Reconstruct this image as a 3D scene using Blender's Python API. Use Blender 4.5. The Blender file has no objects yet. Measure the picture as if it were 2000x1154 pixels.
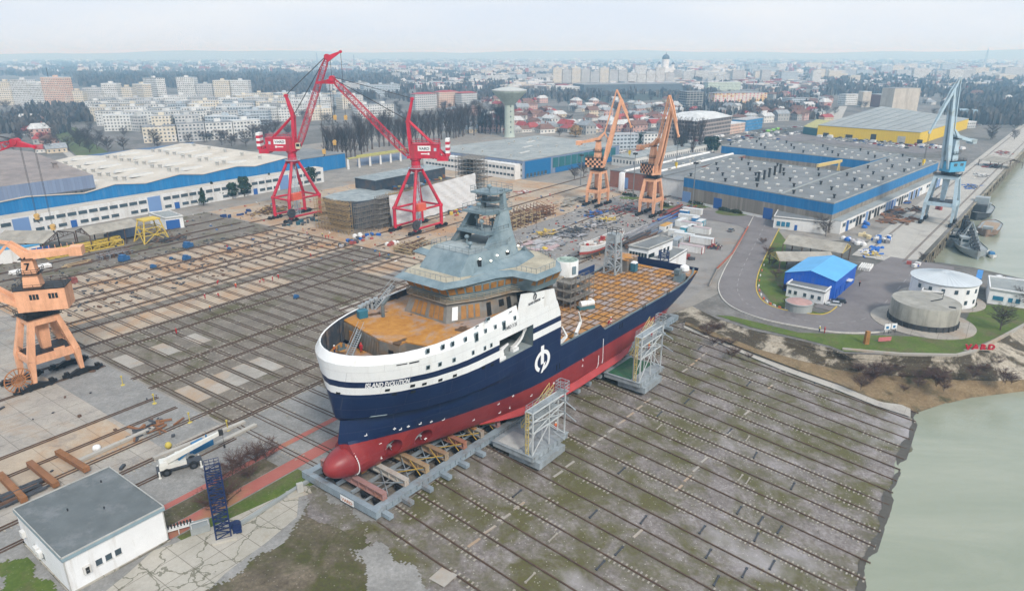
import bpy, bmesh, math, random
from mathutils import Vector, Matrix
random.seed(11)
C = bpy.context.scene.collection
rad = math.radians
# ---------------------------------------------------------------- survey frame (camera solved from the photo)
FPX, CX, CY, HZ, CAMH = 1333., 1000., 577., 105., 70.
PITCH = math.atan((CY-HZ)/FPX); SP, CP = math.sin(PITCH), math.cos(PITCH)
AZ = rad(35.8)
AX = (math.sin(AZ), math.cos(AZ)); SXV = (math.cos(AZ), -math.sin(AZ))
ANG = math.atan2(AX[1], AX[0])
SLOPE, S0, WATER = .12, -70., -7.7
def W(a, s): return (a*AX[0]+s*SXV[0], a*AX[1]+s*SXV[1])
def AS(x, y): return (x*AX[0]+y*AX[1], x*SXV[0]+y*SXV[1])
def G(u, v, z=0.):
    dx=(u-CX)/FPX; dy=-(v-CY)/FPX
    X, Y, Z = dx, CP+dy*SP, -SP+dy*CP
    t=(z-CAMH)/Z
    return (X*t, Y*t)
def GA(u, v, z=0.): return AS(*G(u, v, z))
def zg(a, s): return -SLOPE*max(0, s-S0)
def GS(u, v):           # point on the slipway
    dx=(u-CX)/FPX; dy=-(v-CY)/FPX
    X, Y, Z = dx, CP+dy*SP, -SP+dy*CP
    t=(SLOPE*S0-CAMH)/(Z+SLOPE*(X*SXV[0]+Y*SXV[1]))
    return AS(X*t, Y*t)
def HT(u, vb, vt):      # height of something standing at pixel (u,vb) whose top reaches vt
    x, y = G(u, vb); k=-(vt-CY)/FPX
    # (y*SP+z*CP)/(y*CP-z*SP)=k, z measured from the camera
    z=(k*y*CP-y*SP)/(CP+k*SP)
    return z+CAMH
# ---------------------------------------------------------------- mesh builder
class MB:
    def __init__(s, flip=False): s.v=[]; s.f=[]; s.m=[]; s.uv={}; s.k=-1. if flip else 1.; s.cur=0
    def mat(s, i): s.cur=i; return s
    def vs(s, pts):
        n=len(s.v); s.v += [(p[0], p[1]*s.k, p[2]) for p in pts]; return n
    def face(s, idx, uv=None):
        if uv: s.uv[len(s.f)]=uv
        s.f.append(tuple(idx)); s.m.append(s.cur)
    def poly(s, pts, uv=None):
        n=s.vs(pts); s.face(range(n, n+len(pts)), uv); return s
    def hexa(s, p):     # 8 pts: bottom 0-3, top 4-7
        n=s.vs(p)
        for q in ((0,3,2,1),(4,5,6,7),(0,1,5,4),(1,2,6,5),(2,3,7,6),(3,0,4,7)): s.face([n+i for i in q])
        return s
    def box(s, cx, cy, z0, dx, dy, dz, r=0.):
        c, n = math.cos(r), math.sin(r); P=[]
        for z in (z0, z0+dz):
            for a, b in ((-1,-1),(1,-1),(1,1),(-1,1)):
                x, y = a*dx/2, b*dy/2; P.append((cx+x*c-y*n, cy+x*n+y*c, z))
        return s.hexa(P)
    def rng(s, x0, x1, y0, y1, z0, z1): return s.box((x0+x1)/2, (y0+y1)/2, z0, x1-x0, y1-y0, z1-z0)
    def prism(s, pts, z0, z1, top=None, cap=True):      # pts 2D; top = other outline
        t=top or pts; n=len(pts)
        b=s.vs([(p[0], p[1], z0) for p in pts]); q=s.vs([(p[0], p[1], z1) for p in t])
        for i in range(n):
            j=(i+1)%n; s.face((b+i, b+j, q+j, q+i))
        if cap: s.face([b+i for i in reversed(range(n))]); s.face([q+i for i in range(n)])
        return s
    def beam(s, p, q, w=.3, h=None, up=(0,0,1)):
        h=w if h is None else h
        p, q = Vector(p), Vector(q); d=q-p
        if d.length<1e-6: return s
        d.normalize(); u=Vector(up)
        if abs(d.dot(u))>.98: u=Vector((1,0,0))
        r=d.cross(u).normalized(); u=r.cross(d)
        P=[]
        for o in (p, q):
            for a, b in ((-1,-1),(1,-1),(1,1),(-1,1)): P.append(tuple(o+r*a*w/2+u*b*h/2))
        n=s.vs(P)
        for f in ((0,1,5,4),(1,2,6,5),(2,3,7,6),(3,0,4,7),(3,2,1,0),(4,5,6,7)): s.face([n+i for i in f])
        return s
    def taper(s, p, q, w0, w1, h0=None, h1=None, up=(0,0,1)):
        h0=w0 if h0 is None else h0; h1=w1 if h1 is None else h1
        p, q = Vector(p), Vector(q); d=(q-p).normalized(); u=Vector(up)
        if abs(d.dot(u))>.98: u=Vector((1,0,0))
        r=d.cross(u).normalized(); u=r.cross(d); P=[]
        for o, w, h in ((p,w0,h0),(q,w1,h1)):
            for a, b in ((-1,-1),(1,-1),(1,1),(-1,1)): P.append(tuple(o+r*a*w/2+u*b*h/2))
        n=s.vs(P)
        for f in ((0,1,5,4),(1,2,6,5),(2,3,7,6),(3,0,4,7),(3,2,1,0),(4,5,6,7)): s.face([n+i for i in f])
        return s
    def tube(s, p, q, r, r2=None, n=10, caps=True):
        r2=r if r2 is None else r2
        p, q = Vector(p), Vector(q); d=(q-p).normalized()
        u=Vector((0,0,1)) if abs(d.z)<.9 else Vector((1,0,0)); a=d.cross(u).normalized(); b=d.cross(a)
        R=[]
        for o, rr in ((p,r),(q,r2)): R += [tuple(o+(a*math.cos(2*math.pi*i/n)+b*math.sin(2*math.pi*i/n))*rr) for i in range(n)]
        k=s.vs(R)
        for i in range(n): j=(i+1)%n; s.face((k+i, k+j, k+n+j, k+n+i))
        if caps: s.face([k+i for i in range(n)]); s.face([k+n+i for i in reversed(range(n))])
        return s
    def lathe(s, prof, cx=0., cy=0., n=24):
        k=None
        for r, z in prof:
            q=s.vs([(cx+r*math.cos(2*math.pi*i/n), cy+r*math.sin(2*math.pi*i/n), z) for i in range(n)])
            if k is not None:
                for i in range(n): j=(i+1)%n; s.face((k+i, k+j, q+j, q+i))
            k=q
        return s
    def ring(s, pts_list, close=True):     # loft through rings of equal length
        k=None
        for pts in pts_list:
            q=s.vs(pts); n=len(pts)
            if k is not None:
                for i in range(n if close else n-1): j=(i+1)%n; s.face((k+i, k+j, q+j, q+i))
            k=q
        return s
    def rail(s, pts, h=1.05, w=.06, step=2., bars=2, closed=False):    # guard rail along a 3D polyline
        P=list(pts)+([pts[0]] if closed else [])
        for p, q in zip(P, P[1:]):
            L=math.dist(p, q); n=max(1, round(L/step))
            for b in range(bars):
                z=h*(b+1)/bars; s.beam((p[0],p[1],p[2]+z),(q[0],q[1],q[2]+z), w)
            for i in range(n+1):
                t=i/n; x=[p[k]+(q[k]-p[k])*t for k in range(3)]; s.beam(x, (x[0],x[1],x[2]+h), w)
        return s
    def truss(s, p, q, w0, w1, n, t=.18, d=.09, up=(0,0,1)):      # four-chord lattice girder
        p, q = Vector(p), Vector(q); ax=(q-p); dr=ax.normalized(); u=Vector(up)
        if abs(dr.dot(u))>.98: u=Vector((1,0,0))
        r=dr.cross(u).normalized(); u=r.cross(dr); L=[]
        for i in range(n+1):
            o=p+ax*i/n; w=w0+(w1-w0)*i/n
            L.append([o+r*a*w/2+u*b*w/2 for a, b in ((-1,-1),(1,-1),(1,1),(-1,1))])
        for k in range(4): 
            for i in range(n): s.beam(L[i][k], L[i+1][k], t)
        for i in range(n+1):
            for k in range(4): s.beam(L[i][k], L[i][(k+1)%4], d)
        for i in range(n):
            for k in range(4):
                a, b = (k, (k+1)%4) if i%2 else ((k+1)%4, k)
                s.beam(L[i][a], L[i+1][b], d)
        return s
    def scaf(s, x0, x1, y0, y1, z0, z1, sx=2.4, sy=1.2, sz=2., t=.09, planks=True):
        nx=max(1, round((x1-x0)/sx)); ny=max(1, round((y1-y0)/sy)); nz=max(1, round((z1-z0)/sz))
        X=[x0+(x1-x0)*i/nx for i in range(nx+1)]; Y=[y0+(y1-y0)*i/ny for i in range(ny+1)]; Z=[z0+(z1-z0)*i/nz for i in range(nz+1)]
        for x in X:
            for y in Y: s.beam((x,y,z0), (x,y,z1+.9), t)
        for z in Z[1:]:
            for y in Y: s.beam((x0,y,z),(x1,y,z),t); s.beam((x0,y,z+.9),(x1,y,z+.9),t*.7)
            for x in X: s.beam((x,y0,z),(x,y1,z),t)
            if planks: s.rng(x0, x1, y0+.05, y1-.05, z+.03, z+.09)
        for i in range(nx):
            for k in range(nz):
                if (i+k)%3==0: s.beam((X[i],Y[0],Z[k]),(X[i+1],Y[0],Z[k+1]),t*.8)
        return s
    def build(s, name, mats, parent=None, smooth=False, kind=None, auto=None):
        me=bpy.data.meshes.new(name); me.from_pydata(s.v, [], s.f)
        if not isinstance(mats, (list, tuple)): mats=[mats]
        for m in mats: me.materials.append(m)
        if len(mats)>1: me.polygons.foreach_set('material_index', s.m)
        if s.uv:
            l=me.uv_layers.new(name='UVMap')
            for fi, uvs in s.uv.items():
                for li, c in zip(me.polygons[fi].loop_indices, uvs): l.data[li].uv=c
        elif s.k<0 or True:
            bm=bmesh.new(); bm.from_mesh(me); bmesh.ops.recalc_face_normals(bm, faces=bm.faces); bm.to_mesh(me); bm.free()
        if smooth: me.polygons.foreach_set('use_smooth', [True]*len(me.polygons))
        me.update()
        o=bpy.data.objects.new(name, me); C.objects.link(o)
        if auto: me.set_sharp_from_angle(angle=rad(auto))
        if parent: o.parent=parent
        if kind: o['kind']=kind
        return o
def thing(name, label, cat, a, s, z=0., rot=0., group=None):       # Empty at a yard position; local x runs along the ship axis, y inland
    o=bpy.data.objects.new(name, None); C.objects.link(o); x, y = W(a, s)
    o.location=(x, y, z); o.rotation_euler=(0,0,ANG+rot); o.empty_display_size=.5
    return tag(o, label, cat, group)
def thingw(name, label, cat, x, y, z=0., rot=0., group=None):      # the same in map coordinates
    o=bpy.data.objects.new(name, None); C.objects.link(o)
    o.location=(x, y, z); o.rotation_euler=(0,0,rot); o.empty_display_size=.5
    return tag(o, label, cat, group)
def tag(o, label, cat, group=None):
    o['label']=label; o['category']=cat
    if group: o['group']=group
    return o
def kids(o): return [c for c in ALLKIDS.get(o.name, [])]
ALLKIDS={}
def dup(root, children, label=None, loc=None, rot=None, scale=None, group=None):   # copy a thing, its parts and their sub-parts
    r=root.copy(); C.objects.link(r)
    if loc is not None: r.location=loc
    if rot is not None: r.rotation_euler=(0,0,rot)
    if scale is not None: r.scale=scale if isinstance(scale, tuple) else (scale,)*3
    if label: r['label']=label
    if group: r['group']=group
    m={root: r}
    for c in children:
        d=c.copy(); C.objects.link(d); d.parent=m.get(c.parent, r); m[c]=d
    return r
# ---------------------------------------------------------------- materials
def rgb(h): # '#rrggbb' sRGB -> linear
    h=h.lstrip('#'); v=[int(h[i:i+2],16)/255 for i in (0,2,4)]
    return tuple(c/12.92 if c<=.04045 else ((c+.055)/1.055)**2.4 for c in v)
def L3(c): return c if isinstance(c, tuple) else (rgb(c) if isinstance(c, str) else (c,c,c))
class N:
    def __init__(s, name):
        s.m=bpy.data.materials.new(name); s.m.use_nodes=True; s.t=s.m.node_tree; s.b=s.t.nodes['Principled BSDF']
        s.b.inputs['Specular IOR Level'].default_value=.3
    def n(s, typ, **kw):
        x=s.t.nodes.new(typ)
        for k, v in kw.items():
            if k.startswith('_'): x.inputs[int(k[1:]) if k[1:].isdigit() else k[1:].replace('_',' ')].default_value=v
            else: setattr(x, k, v)
        return x
    def l(s, a, b): s.t.links.new(a, b)
    def noise(s, scale, detail=4., rough=.6, co=None, dist=0.):
        x=s.n('ShaderNodeTexNoise'); x.inputs['Scale'].default_value=scale; x.inputs['Detail'].default_value=detail
        x.inputs['Roughness'].default_value=rough; x.inputs['Distortion'].default_value=dist
        s.l(co or s.co(), x.inputs['Vector']); return x.outputs['Fac']
    def co(s, which='Object'):
        if not hasattr(s, '_co'): s._co=s.n('ShaderNodeTexCoord')
        return s._co.outputs[which]
    def pos(s): return s.n('ShaderNodeNewGeometry').outputs['Position']
    def ramp(s, fac, stops, interp='LINEAR'):
        r=s.n('ShaderNodeValToRGB'); e=r.color_ramp; e.interpolation=interp
        while len(e.elements)<len(stops): e.elements.new(.5)
        for q, (p, c) in zip(e.elements, stops): q.position=p; q.color=(*L3(c),1)
        s.l(fac, r.inputs['Fac']); return r.outputs['Color']
    def mix(s, fac, a, b, blend='MIX'):
        x=s.n('ShaderNodeMix'); x.data_type='RGBA'; x.blend_type=blend
        for v, i in ((fac,0),(a,6),(b,7)):
            if hasattr(v, 'is_linked') or isinstance(v, bpy.types.NodeSocket): s.l(v, x.inputs[i])
            elif i==0: x.inputs[0].default_value=v
            else: x.inputs[i].default_value=(*L3(v),1)
        return x.outputs[2]
    def math(s, op, a, b=0., c=None):
        x=s.n('ShaderNodeMath'); x.operation=op
        for v, i in ((a,0),(b,1),(c,2)):
            if v is None: continue
            if isinstance(v, bpy.types.NodeSocket): s.l(v, x.inputs[i])
            else: x.inputs[i].default_value=v
        return x.outputs[0]
    def mask(s, fac, lo, hi):
        x=s.n('ShaderNodeMapRange'); x.inputs['From Min'].default_value=lo; x.inputs['From Max'].default_value=hi
        s.l(fac, x.inputs['Value']); return x.outputs['Result']
    def bump(s, fac, d=.1, st=.5):
        x=s.n('ShaderNodeBump'); x.inputs['Strength'].default_value=st; x.inputs['Distance'].default_value=d
        s.l(fac, x.inputs['Height']); s.l(x.outputs['Normal'], s.b.inputs['Normal']); return s
    def out(s, col, rough=.7, metal=0.):
        if isinstance(col, bpy.types.NodeSocket): s.l(col, s.b.inputs['Base Color'])
        else: s.b.inputs['Base Color'].default_value=(*L3(col),1)
        s.b.inputs['Roughness'].default_value=rough; s.b.inputs['Metallic'].default_value=metal
        return s.m
MATS={}
def M(name, col, rough=.65, var=.18, scale=.6, metal=0., dirt=None, damt=.35, dscale=.25, streak=False):
    """weathered plain material: fine tonal noise and a second colour in patches (or vertical streaks)"""
    if name in MATS: return MATS[name]
    n=N(name); c=L3(col)
    f=n.noise(scale, 5, .65)
    base=n.mix(n.mask(f, .3, .7), tuple(x*(1-var) for x in c), tuple(min(.95, x*(1+var)) for x in c))
    if dirt:
        co=n.co()
        if streak:
            mp=n.n('ShaderNodeMapping'); mp.inputs['Scale'].default_value=(1,1,.12); n.l(co, mp.inputs['Vector']); co=mp.outputs[0]
        g=n.noise(dscale, 6, .7, co)
        base=n.mix(n.mask(g, .62-damt*.35, .75), base, dirt)
    MATS[name]=n.out(base, rough, metal); return MATS[name]
# ================================================================ SETTING
def gravel(name, stops, grass, gscale=.06, gthr=(.52,.62), speck=.5, pale=None, bump=.05):
    n=N(name); p=n.pos()
    fine=n.noise(1.6, 6, .75, p); mid=n.noise(.22, 5, .65, p); big=n.noise(.035, 4, .6, p)
    base=n.ramp(n.math('ADD', n.math('MULTIPLY', fine, .55), n.math('MULTIPLY', mid, .45)), stops)
    g=n.math('ADD', n.math('MULTIPLY', n.noise(gscale, 6, .62, p, .6), .75), n.math('MULTIPLY', n.noise(.5, 4, .7, p), .25))
    gc=n.mix(n.noise(.4, 5, .7, p), grass[0], grass[1])
    gc=n.mix(n.mask(n.noise(2.5,3,.7,p), .35, .7), gc, grass[2])
    base=n.mix(n.mask(g, *gthr), base, gc)
    if pale: base=n.mix(n.mask(big, .56, .7), base, n.mix(fine, pale[0], pale[1]))
    if speck:
        v=n.n('ShaderNodeTexVoronoi'); v.inputs['Scale'].default_value=1.3; n.l(p, v.inputs['Vector'])
        base=n.mix(n.math('MULTIPLY', n.math('LESS_THAN', v.outputs['Distance'], .13), speck), base, (.5,.48,.45))
    n.bump(fine, bump, .6)
    return n.out(base, .95)
m_slip=gravel('slip_gravel', [(.28,(.06,.05,.041)),(.5,(.18,.16,.152)),(.72,(.38,.355,.36))], [(.075,.078,.024),(.12,.115,.042),(.09,.075,.045)], .1, (.42,.58), .5, ((.24,.225,.235),(.43,.41,.43)))
m_yardg=gravel('yard_ballast', [(.25,(.06,.05,.042)),(.5,(.165,.143,.118)),(.75,(.33,.3,.26))], [(.085,.085,.034),(.13,.12,.055),(.08,.066,.042)], .07, (.5,.62), .2)
m_paleg=gravel('pale_gravel', [(.25,(.12,.115,.11)),(.5,(.23,.225,.215)),(.75,(.38,.37,.36))], [(.05,.06,.02),(.08,.085,.03),(.09,.08,.05)], .06, (.58,.68), .2)
m_grass=gravel('verge_grass', [(.3,(.045,.075,.012)),(.5,(.08,.12,.02)),(.7,(.14,.17,.04))], [(.11,.1,.04),(.16,.135,.075),(.07,.075,.03)], .13, (.5,.62), .15)
m_scrub=gravel('dry_scrub', [(.3,(.05,.04,.03)),(.5,(.12,.098,.07)),(.7,(.23,.19,.14))], [(.055,.062,.016),(.09,.092,.026),(.06,.05,.03)], .09, (.44,.56), .25)
def concrete(name, c0, c1, stain, rust=None, joint=0., rustthr=(.55,.7), slab=6., crack=0.):
    n=N(name); p=n.pos()
    mp=n.n('ShaderNodeMapping'); mp.vector_type='TEXTURE'; mp.inputs['Rotation'].default_value=(0,0,ANG); n.l(p, mp.inputs['Vector']); q=mp.outputs[0]
    b=n.mix(n.mask(n.math('ADD', n.math('MULTIPLY', n.noise(.12,5,.65,p),.6), n.math('MULTIPLY', n.noise(1.5,5,.7,p),.4)), .35,.65), c0, c1)
    b=n.mix(n.math('MULTIPLY', n.mask(n.noise(.09,7,.72,p,.4), .56,.68), .75), b, stain)
    if rust: b=n.mix(n.math('MULTIPLY', n.mask(n.noise(.055,6,.7,q,.3), *rustthr), .8), b, rust)
    if joint:
        k=n.n('ShaderNodeTexBrick'); k.offset=0.; k.inputs['Scale'].default_value=1.; k.inputs['Brick Width'].default_value=slab; k.inputs['Row Height'].default_value=slab
        k.inputs['Mortar Size'].default_value=.06; k.inputs['Color1'].default_value=(.9,.9,.9,1); k.inputs['Color2'].default_value=(1,1,1,1); k.inputs['Mortar'].default_value=(.35,.33,.3,1)
        n.l(q, k.inputs['Vector']); b=n.mix(joint, b, k.outputs['Color'], 'MULTIPLY')
    if crack:
        v=n.n('ShaderNodeTexVoronoi'); v.feature='DISTANCE_TO_EDGE'; v.inputs['Scale'].default_value=.13
        wv=n.n('ShaderNodeVectorMath'); wv.operation='ADD'; nz=n.n('ShaderNodeTexNoise'); nz.inputs['Scale'].default_value=.5; nz.inputs['Detail'].default_value=4; n.l(p,nz.inputs['Vector']); sc=n.n('ShaderNodeVectorMath'); sc.operation='SCALE'; sc.inputs['Scale'].default_value=3.; n.l(nz.outputs['Color'],sc.inputs[0]); n.l(p,wv.inputs[0]); n.l(sc.outputs[0],wv.inputs[1]); n.l(wv.outputs[0],v.inputs['Vector'])
        b=n.mix(n.math('MULTIPLY',n.math('LESS_THAN',v.outputs['Distance'],.014),crack*.75), b, (.07,.07,.035))
    n.bump(n.noise(2.,5,.7,p), .03, .4)
    return n.out(b, .85)
m_conc=concrete('yard_concrete', (.27,.245,.22), (.42,.385,.335), (.13,.12,.125), (.35,.24,.15), .7, (.52,.68), 6., .18)
m_tan=concrete('tan_concrete', (.32,.26,.2), (.46,.38,.29), (.15,.13,.13), (.38,.22,.11), .6, (.47,.62), 9.4)
m_pad=concrete('pad_concrete', (.29,.27,.24), (.39,.365,.33), (.24,.22,.19), (.36,.24,.14), 0., (.48,.64))
m_old=concrete('old_concrete', (.33,.31,.26), (.46,.43,.38), (.17,.155,.12), (.3,.24,.16), .75, (.6,.72), 4.2, .85)
m_asph=concrete('asphalt', (.145,.13,.13), (.2,.185,.185), (.11,.1,.1))
m_lane=concrete('quay_concrete', (.34,.32,.29), (.44,.42,.38), (.24,.22,.21), None, .35, slab=8.)
m_bank=gravel('bank_rubble', [(.3,(.16,.135,.105)),(.5,(.34,.3,.24)),(.7,(.54,.49,.41))], [(.035,.028,.022),(.07,.052,.04),(.09,.075,.045)], .13, (.455,.53), .3, None, .3)
m_city=gravel('town_ground', [(.3,(.09,.085,.08)),(.5,(.17,.16,.15)),(.7,(.3,.29,.28))], [(.06,.065,.05),(.1,.09,.08),(.08,.08,.07)], .012, (.45,.6), 0.)
SHEETN=[0]
def sheet(name, pts, z, mat, kind='structure'):     # flat sheet from map points; each lies a few mm above the one before
    if not callable(z) and z>0: SHEETN[0]+=1; z=.008+.0035*SHEETN[0]
    mb=MB(); mb.poly([(p[0],p[1],z if not callable(z) else z(p)) for p in pts]); o=mb.build(name, mat, kind=kind)
    bm=bmesh.new(); bm.from_mesh(o.data); bmesh.ops.triangulate(bm, faces=bm.faces, ngon_method='EAR_CLIP')
    for f in bm.faces:
        if f.normal.z<0: f.normal_flip()
    bm.to_mesh(o.data); bm.free(); return o
def rectAS(name, a0, a1, s0, s1, z, mat, kind='structure'): return sheet(name, [W(a0,s0),W(a1,s0),W(a1,s1),W(a0,s1)], z, mat, kind)
BANKTOP=[(1352,598),(1400,622),(1470,645),(1560,664),(1625,680),(1650,690),(1760,693),(1868,696),(1900,688),(1945,665),(2000,636),(2110,600)]
BANKBOT=[(1338,628),(1400,650),(1480,680),(1560,702),(1640,722),(1720,732),(1800,738),(1880,742),(1940,744),(2010,740),(2080,732),(2230,705)]
bt=[G(*p) for p in BANKTOP]
def bz(i): return [-.15,-.9,-2.1,-3.3,-4.3,-4.9,-5.2,-5.3,-5.4,-5.4,-5.5,-5.6][i]
bb=[G(u,v,bz(i)) for i,(u,v) in enumerate(BANKBOT)]
far=[(15000,9000),(9000,15000),(-9000,15000),(-15000,9000),(-15000,-300),(-400,-300)]
land=[W(-300,-70),W(172,-70)]+bt+[(420,200),(420,225),G(2000,545),G(1900,522),G(1833,512),G(1800,512),W(640,5.2),W(3000,260)]+far
sheet('ground', land, 0., m_city)
# slipway: a sloping apron running down under the water
sheet('slipway', [W(-300,-70),W(174,-70),W(182,-13),W(-300,-13)], lambda p: zg(*AS(*p))-.0, m_slip)
# foot of the slipway, uneven and slumped where it meets the river
mb=MB(); random.seed(9); NA,NS=150,26; ix={}
ph=[random.uniform(0,6.28) for _ in range(8)]
def lump(a,s): return .5*(.16*math.sin(a*.21+ph[0]+s*.3)+.12*math.sin(a*.53+ph[1]-s*.5)+.05*math.sin(a*1.13+ph[2]+s*.9))
V=[]
for i in range(NA):
    for j in range(NS):
        a=10+i*1.2; s_=-13+j*.9; t=min(1,j/6)
        V.append((*W(a,s_), zg(a,s_)+t*(lump(a,s_)+random.uniform(-.015,.015)+.02)))
n0=mb.vs(V)
for i in range(NA-1):
    for j in range(NS-1): mb.face((n0+i*NS+j,n0+(i+1)*NS+j,n0+(i+1)*NS+j+1,n0+i*NS+j+1))
mb.build('slipway_foot', m_slip, None, True, 'structure')
# the river: one sheet
def water():
    n=N('river_water'); p=n.pos()
    f=n.noise(.5,4,.6,p); g=n.noise(.02,3,.5,p)
    mp=n.n('ShaderNodeMapping'); mp.inputs['Rotation'].default_value=(0,0,.6); mp.inputs['Scale'].default_value=(.018,.07,1); n.l(p,mp.inputs['Vector']); g=n.mask(n.noise(1.,6,.65,mp.outputs[0],.6),.35,.65)
    n.bump(n.math('ADD', n.math('MULTIPLY', f, .5), n.math('MULTIPLY', n.noise(2.2,3,.6,p), .3)), 
.5, .3)
    m=n.out(n.mix(g, (.23,.255,.19), (.3,.315,.245)), .16); n.b.inputs['Specular IOR Level'].default_value=.5; return m
m_water=water()
sheet('river', [W(-300,-14),W(300,-14),W(420,-40),W(3000,230),(4000,-300),(-100,-400)], WATER, m_water)
# the bank beside the slipway
mb=MB()
for i in range(len(bt)-1):
    k=6
    for j in range(k):
        def q(i, t):
            a, b = bt[i], bb[i]; z=bz(i)*t
            w=.25*math.sin(i*7.1+t*9)
            return (a[0]+(b[0]-a[0])*t+w, a[1]+(b[1]-a[1])*t+w, z+.25*math.sin(i*3.3+t*11)*(0<t<1))
        mb.poly([q(i,j/k),q(i+1,j/k),q(i+1,(j+1)/k),q(i,(j+1)/k)])
mb.poly([(*W(166,-72),.005),(bt[0][0]+.4,bt[0][1]+2,.005),(bt[0][0]+.4,bt[0][1]-.6,-.1),(*bb[0],-.12),(*W(168,-67),-.3)])
mb.build('bank', m_bank, kind='structure')
sheet('riverbed', [(-12500,-650),(12500,-650),(12500,15000),(-12500,15000)], lambda p: -10.5, m_bank)
# low shore between the bank foot and the water
sh=[G(1338,637,-.4)]+bb[1:]+[G(2230,760,-7.75),G(2000,768,-7.75),G(1900,775,-7.8),G(1840,790,-7.8),G(1790,812,-7.85),G(1740,800,-6.6),G(1640,752,-5.4)]
mb=MB()
low=[G(1338,634,-.2),G(1400,660,-1.2),G(1480,692,-2.5),G(1560,722,-3.8),G(1640,750,-5.1),G(1715,782,-6.4),G(1790,806,-7.7),G(1850,790,-7.85),G(1900,778,-7.85),G(2000,766,-7.9),G(2090,755,-7.9),G(2240,735,-7.9)]
lz=[-.2,-1.2,-2.5,-3.8,-5.1,-6.4,-7.7,-7.85,-7.85,-7.9,-7.9,-7.9]
for i in range(len(bb)-1): mb.poly([(*bb[i],bz(i)),(*bb[i+1],bz(i+1)),(*low[i+1],lz[i+1]),(*low[i],lz[i])])
m_reed=gravel('reed_shore', [(.3,(.09,.06,.035)),(.5,(.19,.135,.075)),(.7,(.3,.23,.14))], [(.06,.065,.025),(.1,.085,.04),(.05,.04,.03)], .09, (.5,.62), .15)
mb.build('shore', m_reed, kind='structure')
# dark wet margin along the waterline of the slipway
n=N('wet_margin'); p=n.pos(); m_wet=n.out(n.mix(n.noise(.8,5,.7,p), (.035,.03,.022), (.11,.1,.085)), .5)
mb=MB(); sw=S0-WATER/SLOPE
random.seed(5); prev=None
for i in range(160):
    a=20+i; w0=sw-.3-random.random()*.35-.45*math.sin(i*.31)-.25*math.sin(i*.83); w1=sw+.9
    cur=((*W(a,w0),zg(a,w0)+.1+lump(a,w0)),(*W(a,w1),zg(a,w1)+.1+lump(a,w1)))
    if prev: mb.poly([prev[0],cur[0],cur[1],prev[1]])
    prev=cur
mb.build('shoreline', m_wet, kind='structure')
# concrete path along the slipway's far edge
mb=MB()
pl=[(1335,638,6),(1420,673,10),(1523,715,13),(1635,754,16),(1710,785,15),(1778,810,10)]
def gsl(u,v): q=GS(u,v); return q if q[1]>S0 else GA(u,v)
pts=[(gsl(u,v-w),gsl(u,v+w*.6)) for u,v,w in pl]
for (p0,p1),(q0,q1) in zip(pts,pts[1:]): mb.poly([(*W(*p0),zg(*p0)+.3),(*W(*q0),zg(*q0)+.3),(*W(*q1),zg(*q1)+.3),(*W(*p1),zg(*p1)+.3)])
mb.build('slipway_path', m_lane, kind='structure')
# ---------------- yard surfaces, each sheet a few millimetres above the last
Z=.012
sheet('yard_ground', [W(-160,-460),W(560,-470),W(560,-30),W(300,-30),G(1640,470),G(1500,470),G(1430,560),G(1352,598),W(174,-70),W(-160,-70)], Z, concrete('outer_yard', (.19,.175,.155), (.31,.285,.255), (.12,.11,.1), (.27,.2,.15), .3))
rectAS('ballast_yard', 64, 171, -300, -70.2, Z*2, m_yardg)
rectAS('concrete_pavement', 63.5, 172, -246, -198, Z*3, m_tan)
rectAS('concrete_pavement', 66, 130, -194, -181.5, Z*3, m_tan)
rectAS('concrete_pavement', 172, 330, -300, -176, Z*2, m_tan)
rectAS('concrete_pavement', 150, 430, -176, -70.3, Z*2+.004, concrete('stock_yard', (.19,.18,.17), (.28,.265,.25), (.13,.12,.12), (.25,.18,.13), 0.))
rectAS('crane_lane', 120, 340, -150, -137.5, Z*3+.006, m_conc)
rectAS('crane_lane', 120, 340, -122.5, -115, Z*3+.006, m_conc)
rectAS('crane_lane', 150, 330, -176, -162, Z*3+.006, m_tan)
rectAS('gravel_ground', 20, 63, -116, -70.2, Z*2, m_paleg)
rectAS('gravel_ground', 63.2, 86, -116, -88, Z*3, m_paleg)
rectAS('concrete_pavement', -40, 63, -300, -117, Z*2, m_conc)
rectAS('ballast_strip', 52, 63.4, -185, -118, Z*3, m_paleg)
rectAS('concrete_pavement', -30, 51, -139.6, -124, Z*3, m_tan)
for a in (66.1,75.0,83.5): rectAS('concrete_pad', a-.6, a+3.2, -167.5+.6*((a-66)/9), -158.4, Z*3, m_pad)
for a in (65.7,70.4,75.1,79.9,84.6): rectAS('concrete_pad', a-.2, a+3.3, -139.2, -129.8, Z*3, m_pad)
def redpaint():
    n=N('red_walkway'); p=n.pos(); f=n.noise(.35,5,.7,p)
    return n.out(n.mix(n.mask(n.noise(.09,4,.6,p),.5,.66), n.mix(f,(.3,.085,.07),(.42,.15,.12)), n.mix(f,(.3,.14,.06),(.38,.22,.13))), .85)
m_redw=redpaint()
rectAS('painted_path', 28, 86, -101.6, -100.2, Z*4+.006, m_redw)
rectAS('painted_path', 28, 76, -95.6, -92.6, Z*4+.006, m_redw)
rectAS('grass_verge', 40, 62.5, -92.3, -85, Z*4, m_grass)
rectAS('grass_verge', 40, 61, -100, -95.8, Z*4, m_scrub)
sheet('grass_verge', [W(12,-96),W(62,-86),W(66,-70.3),W(12,-70.3)], Z*3, m_paleg)
sheet('concrete_apron', [G(300,1075),G(340,1062),G(585,952),G(580,1010),G(520,1060),G(440,1120),G(400,1160),G(200,1160),G(250,1120)], Z*4, m_old)
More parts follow.
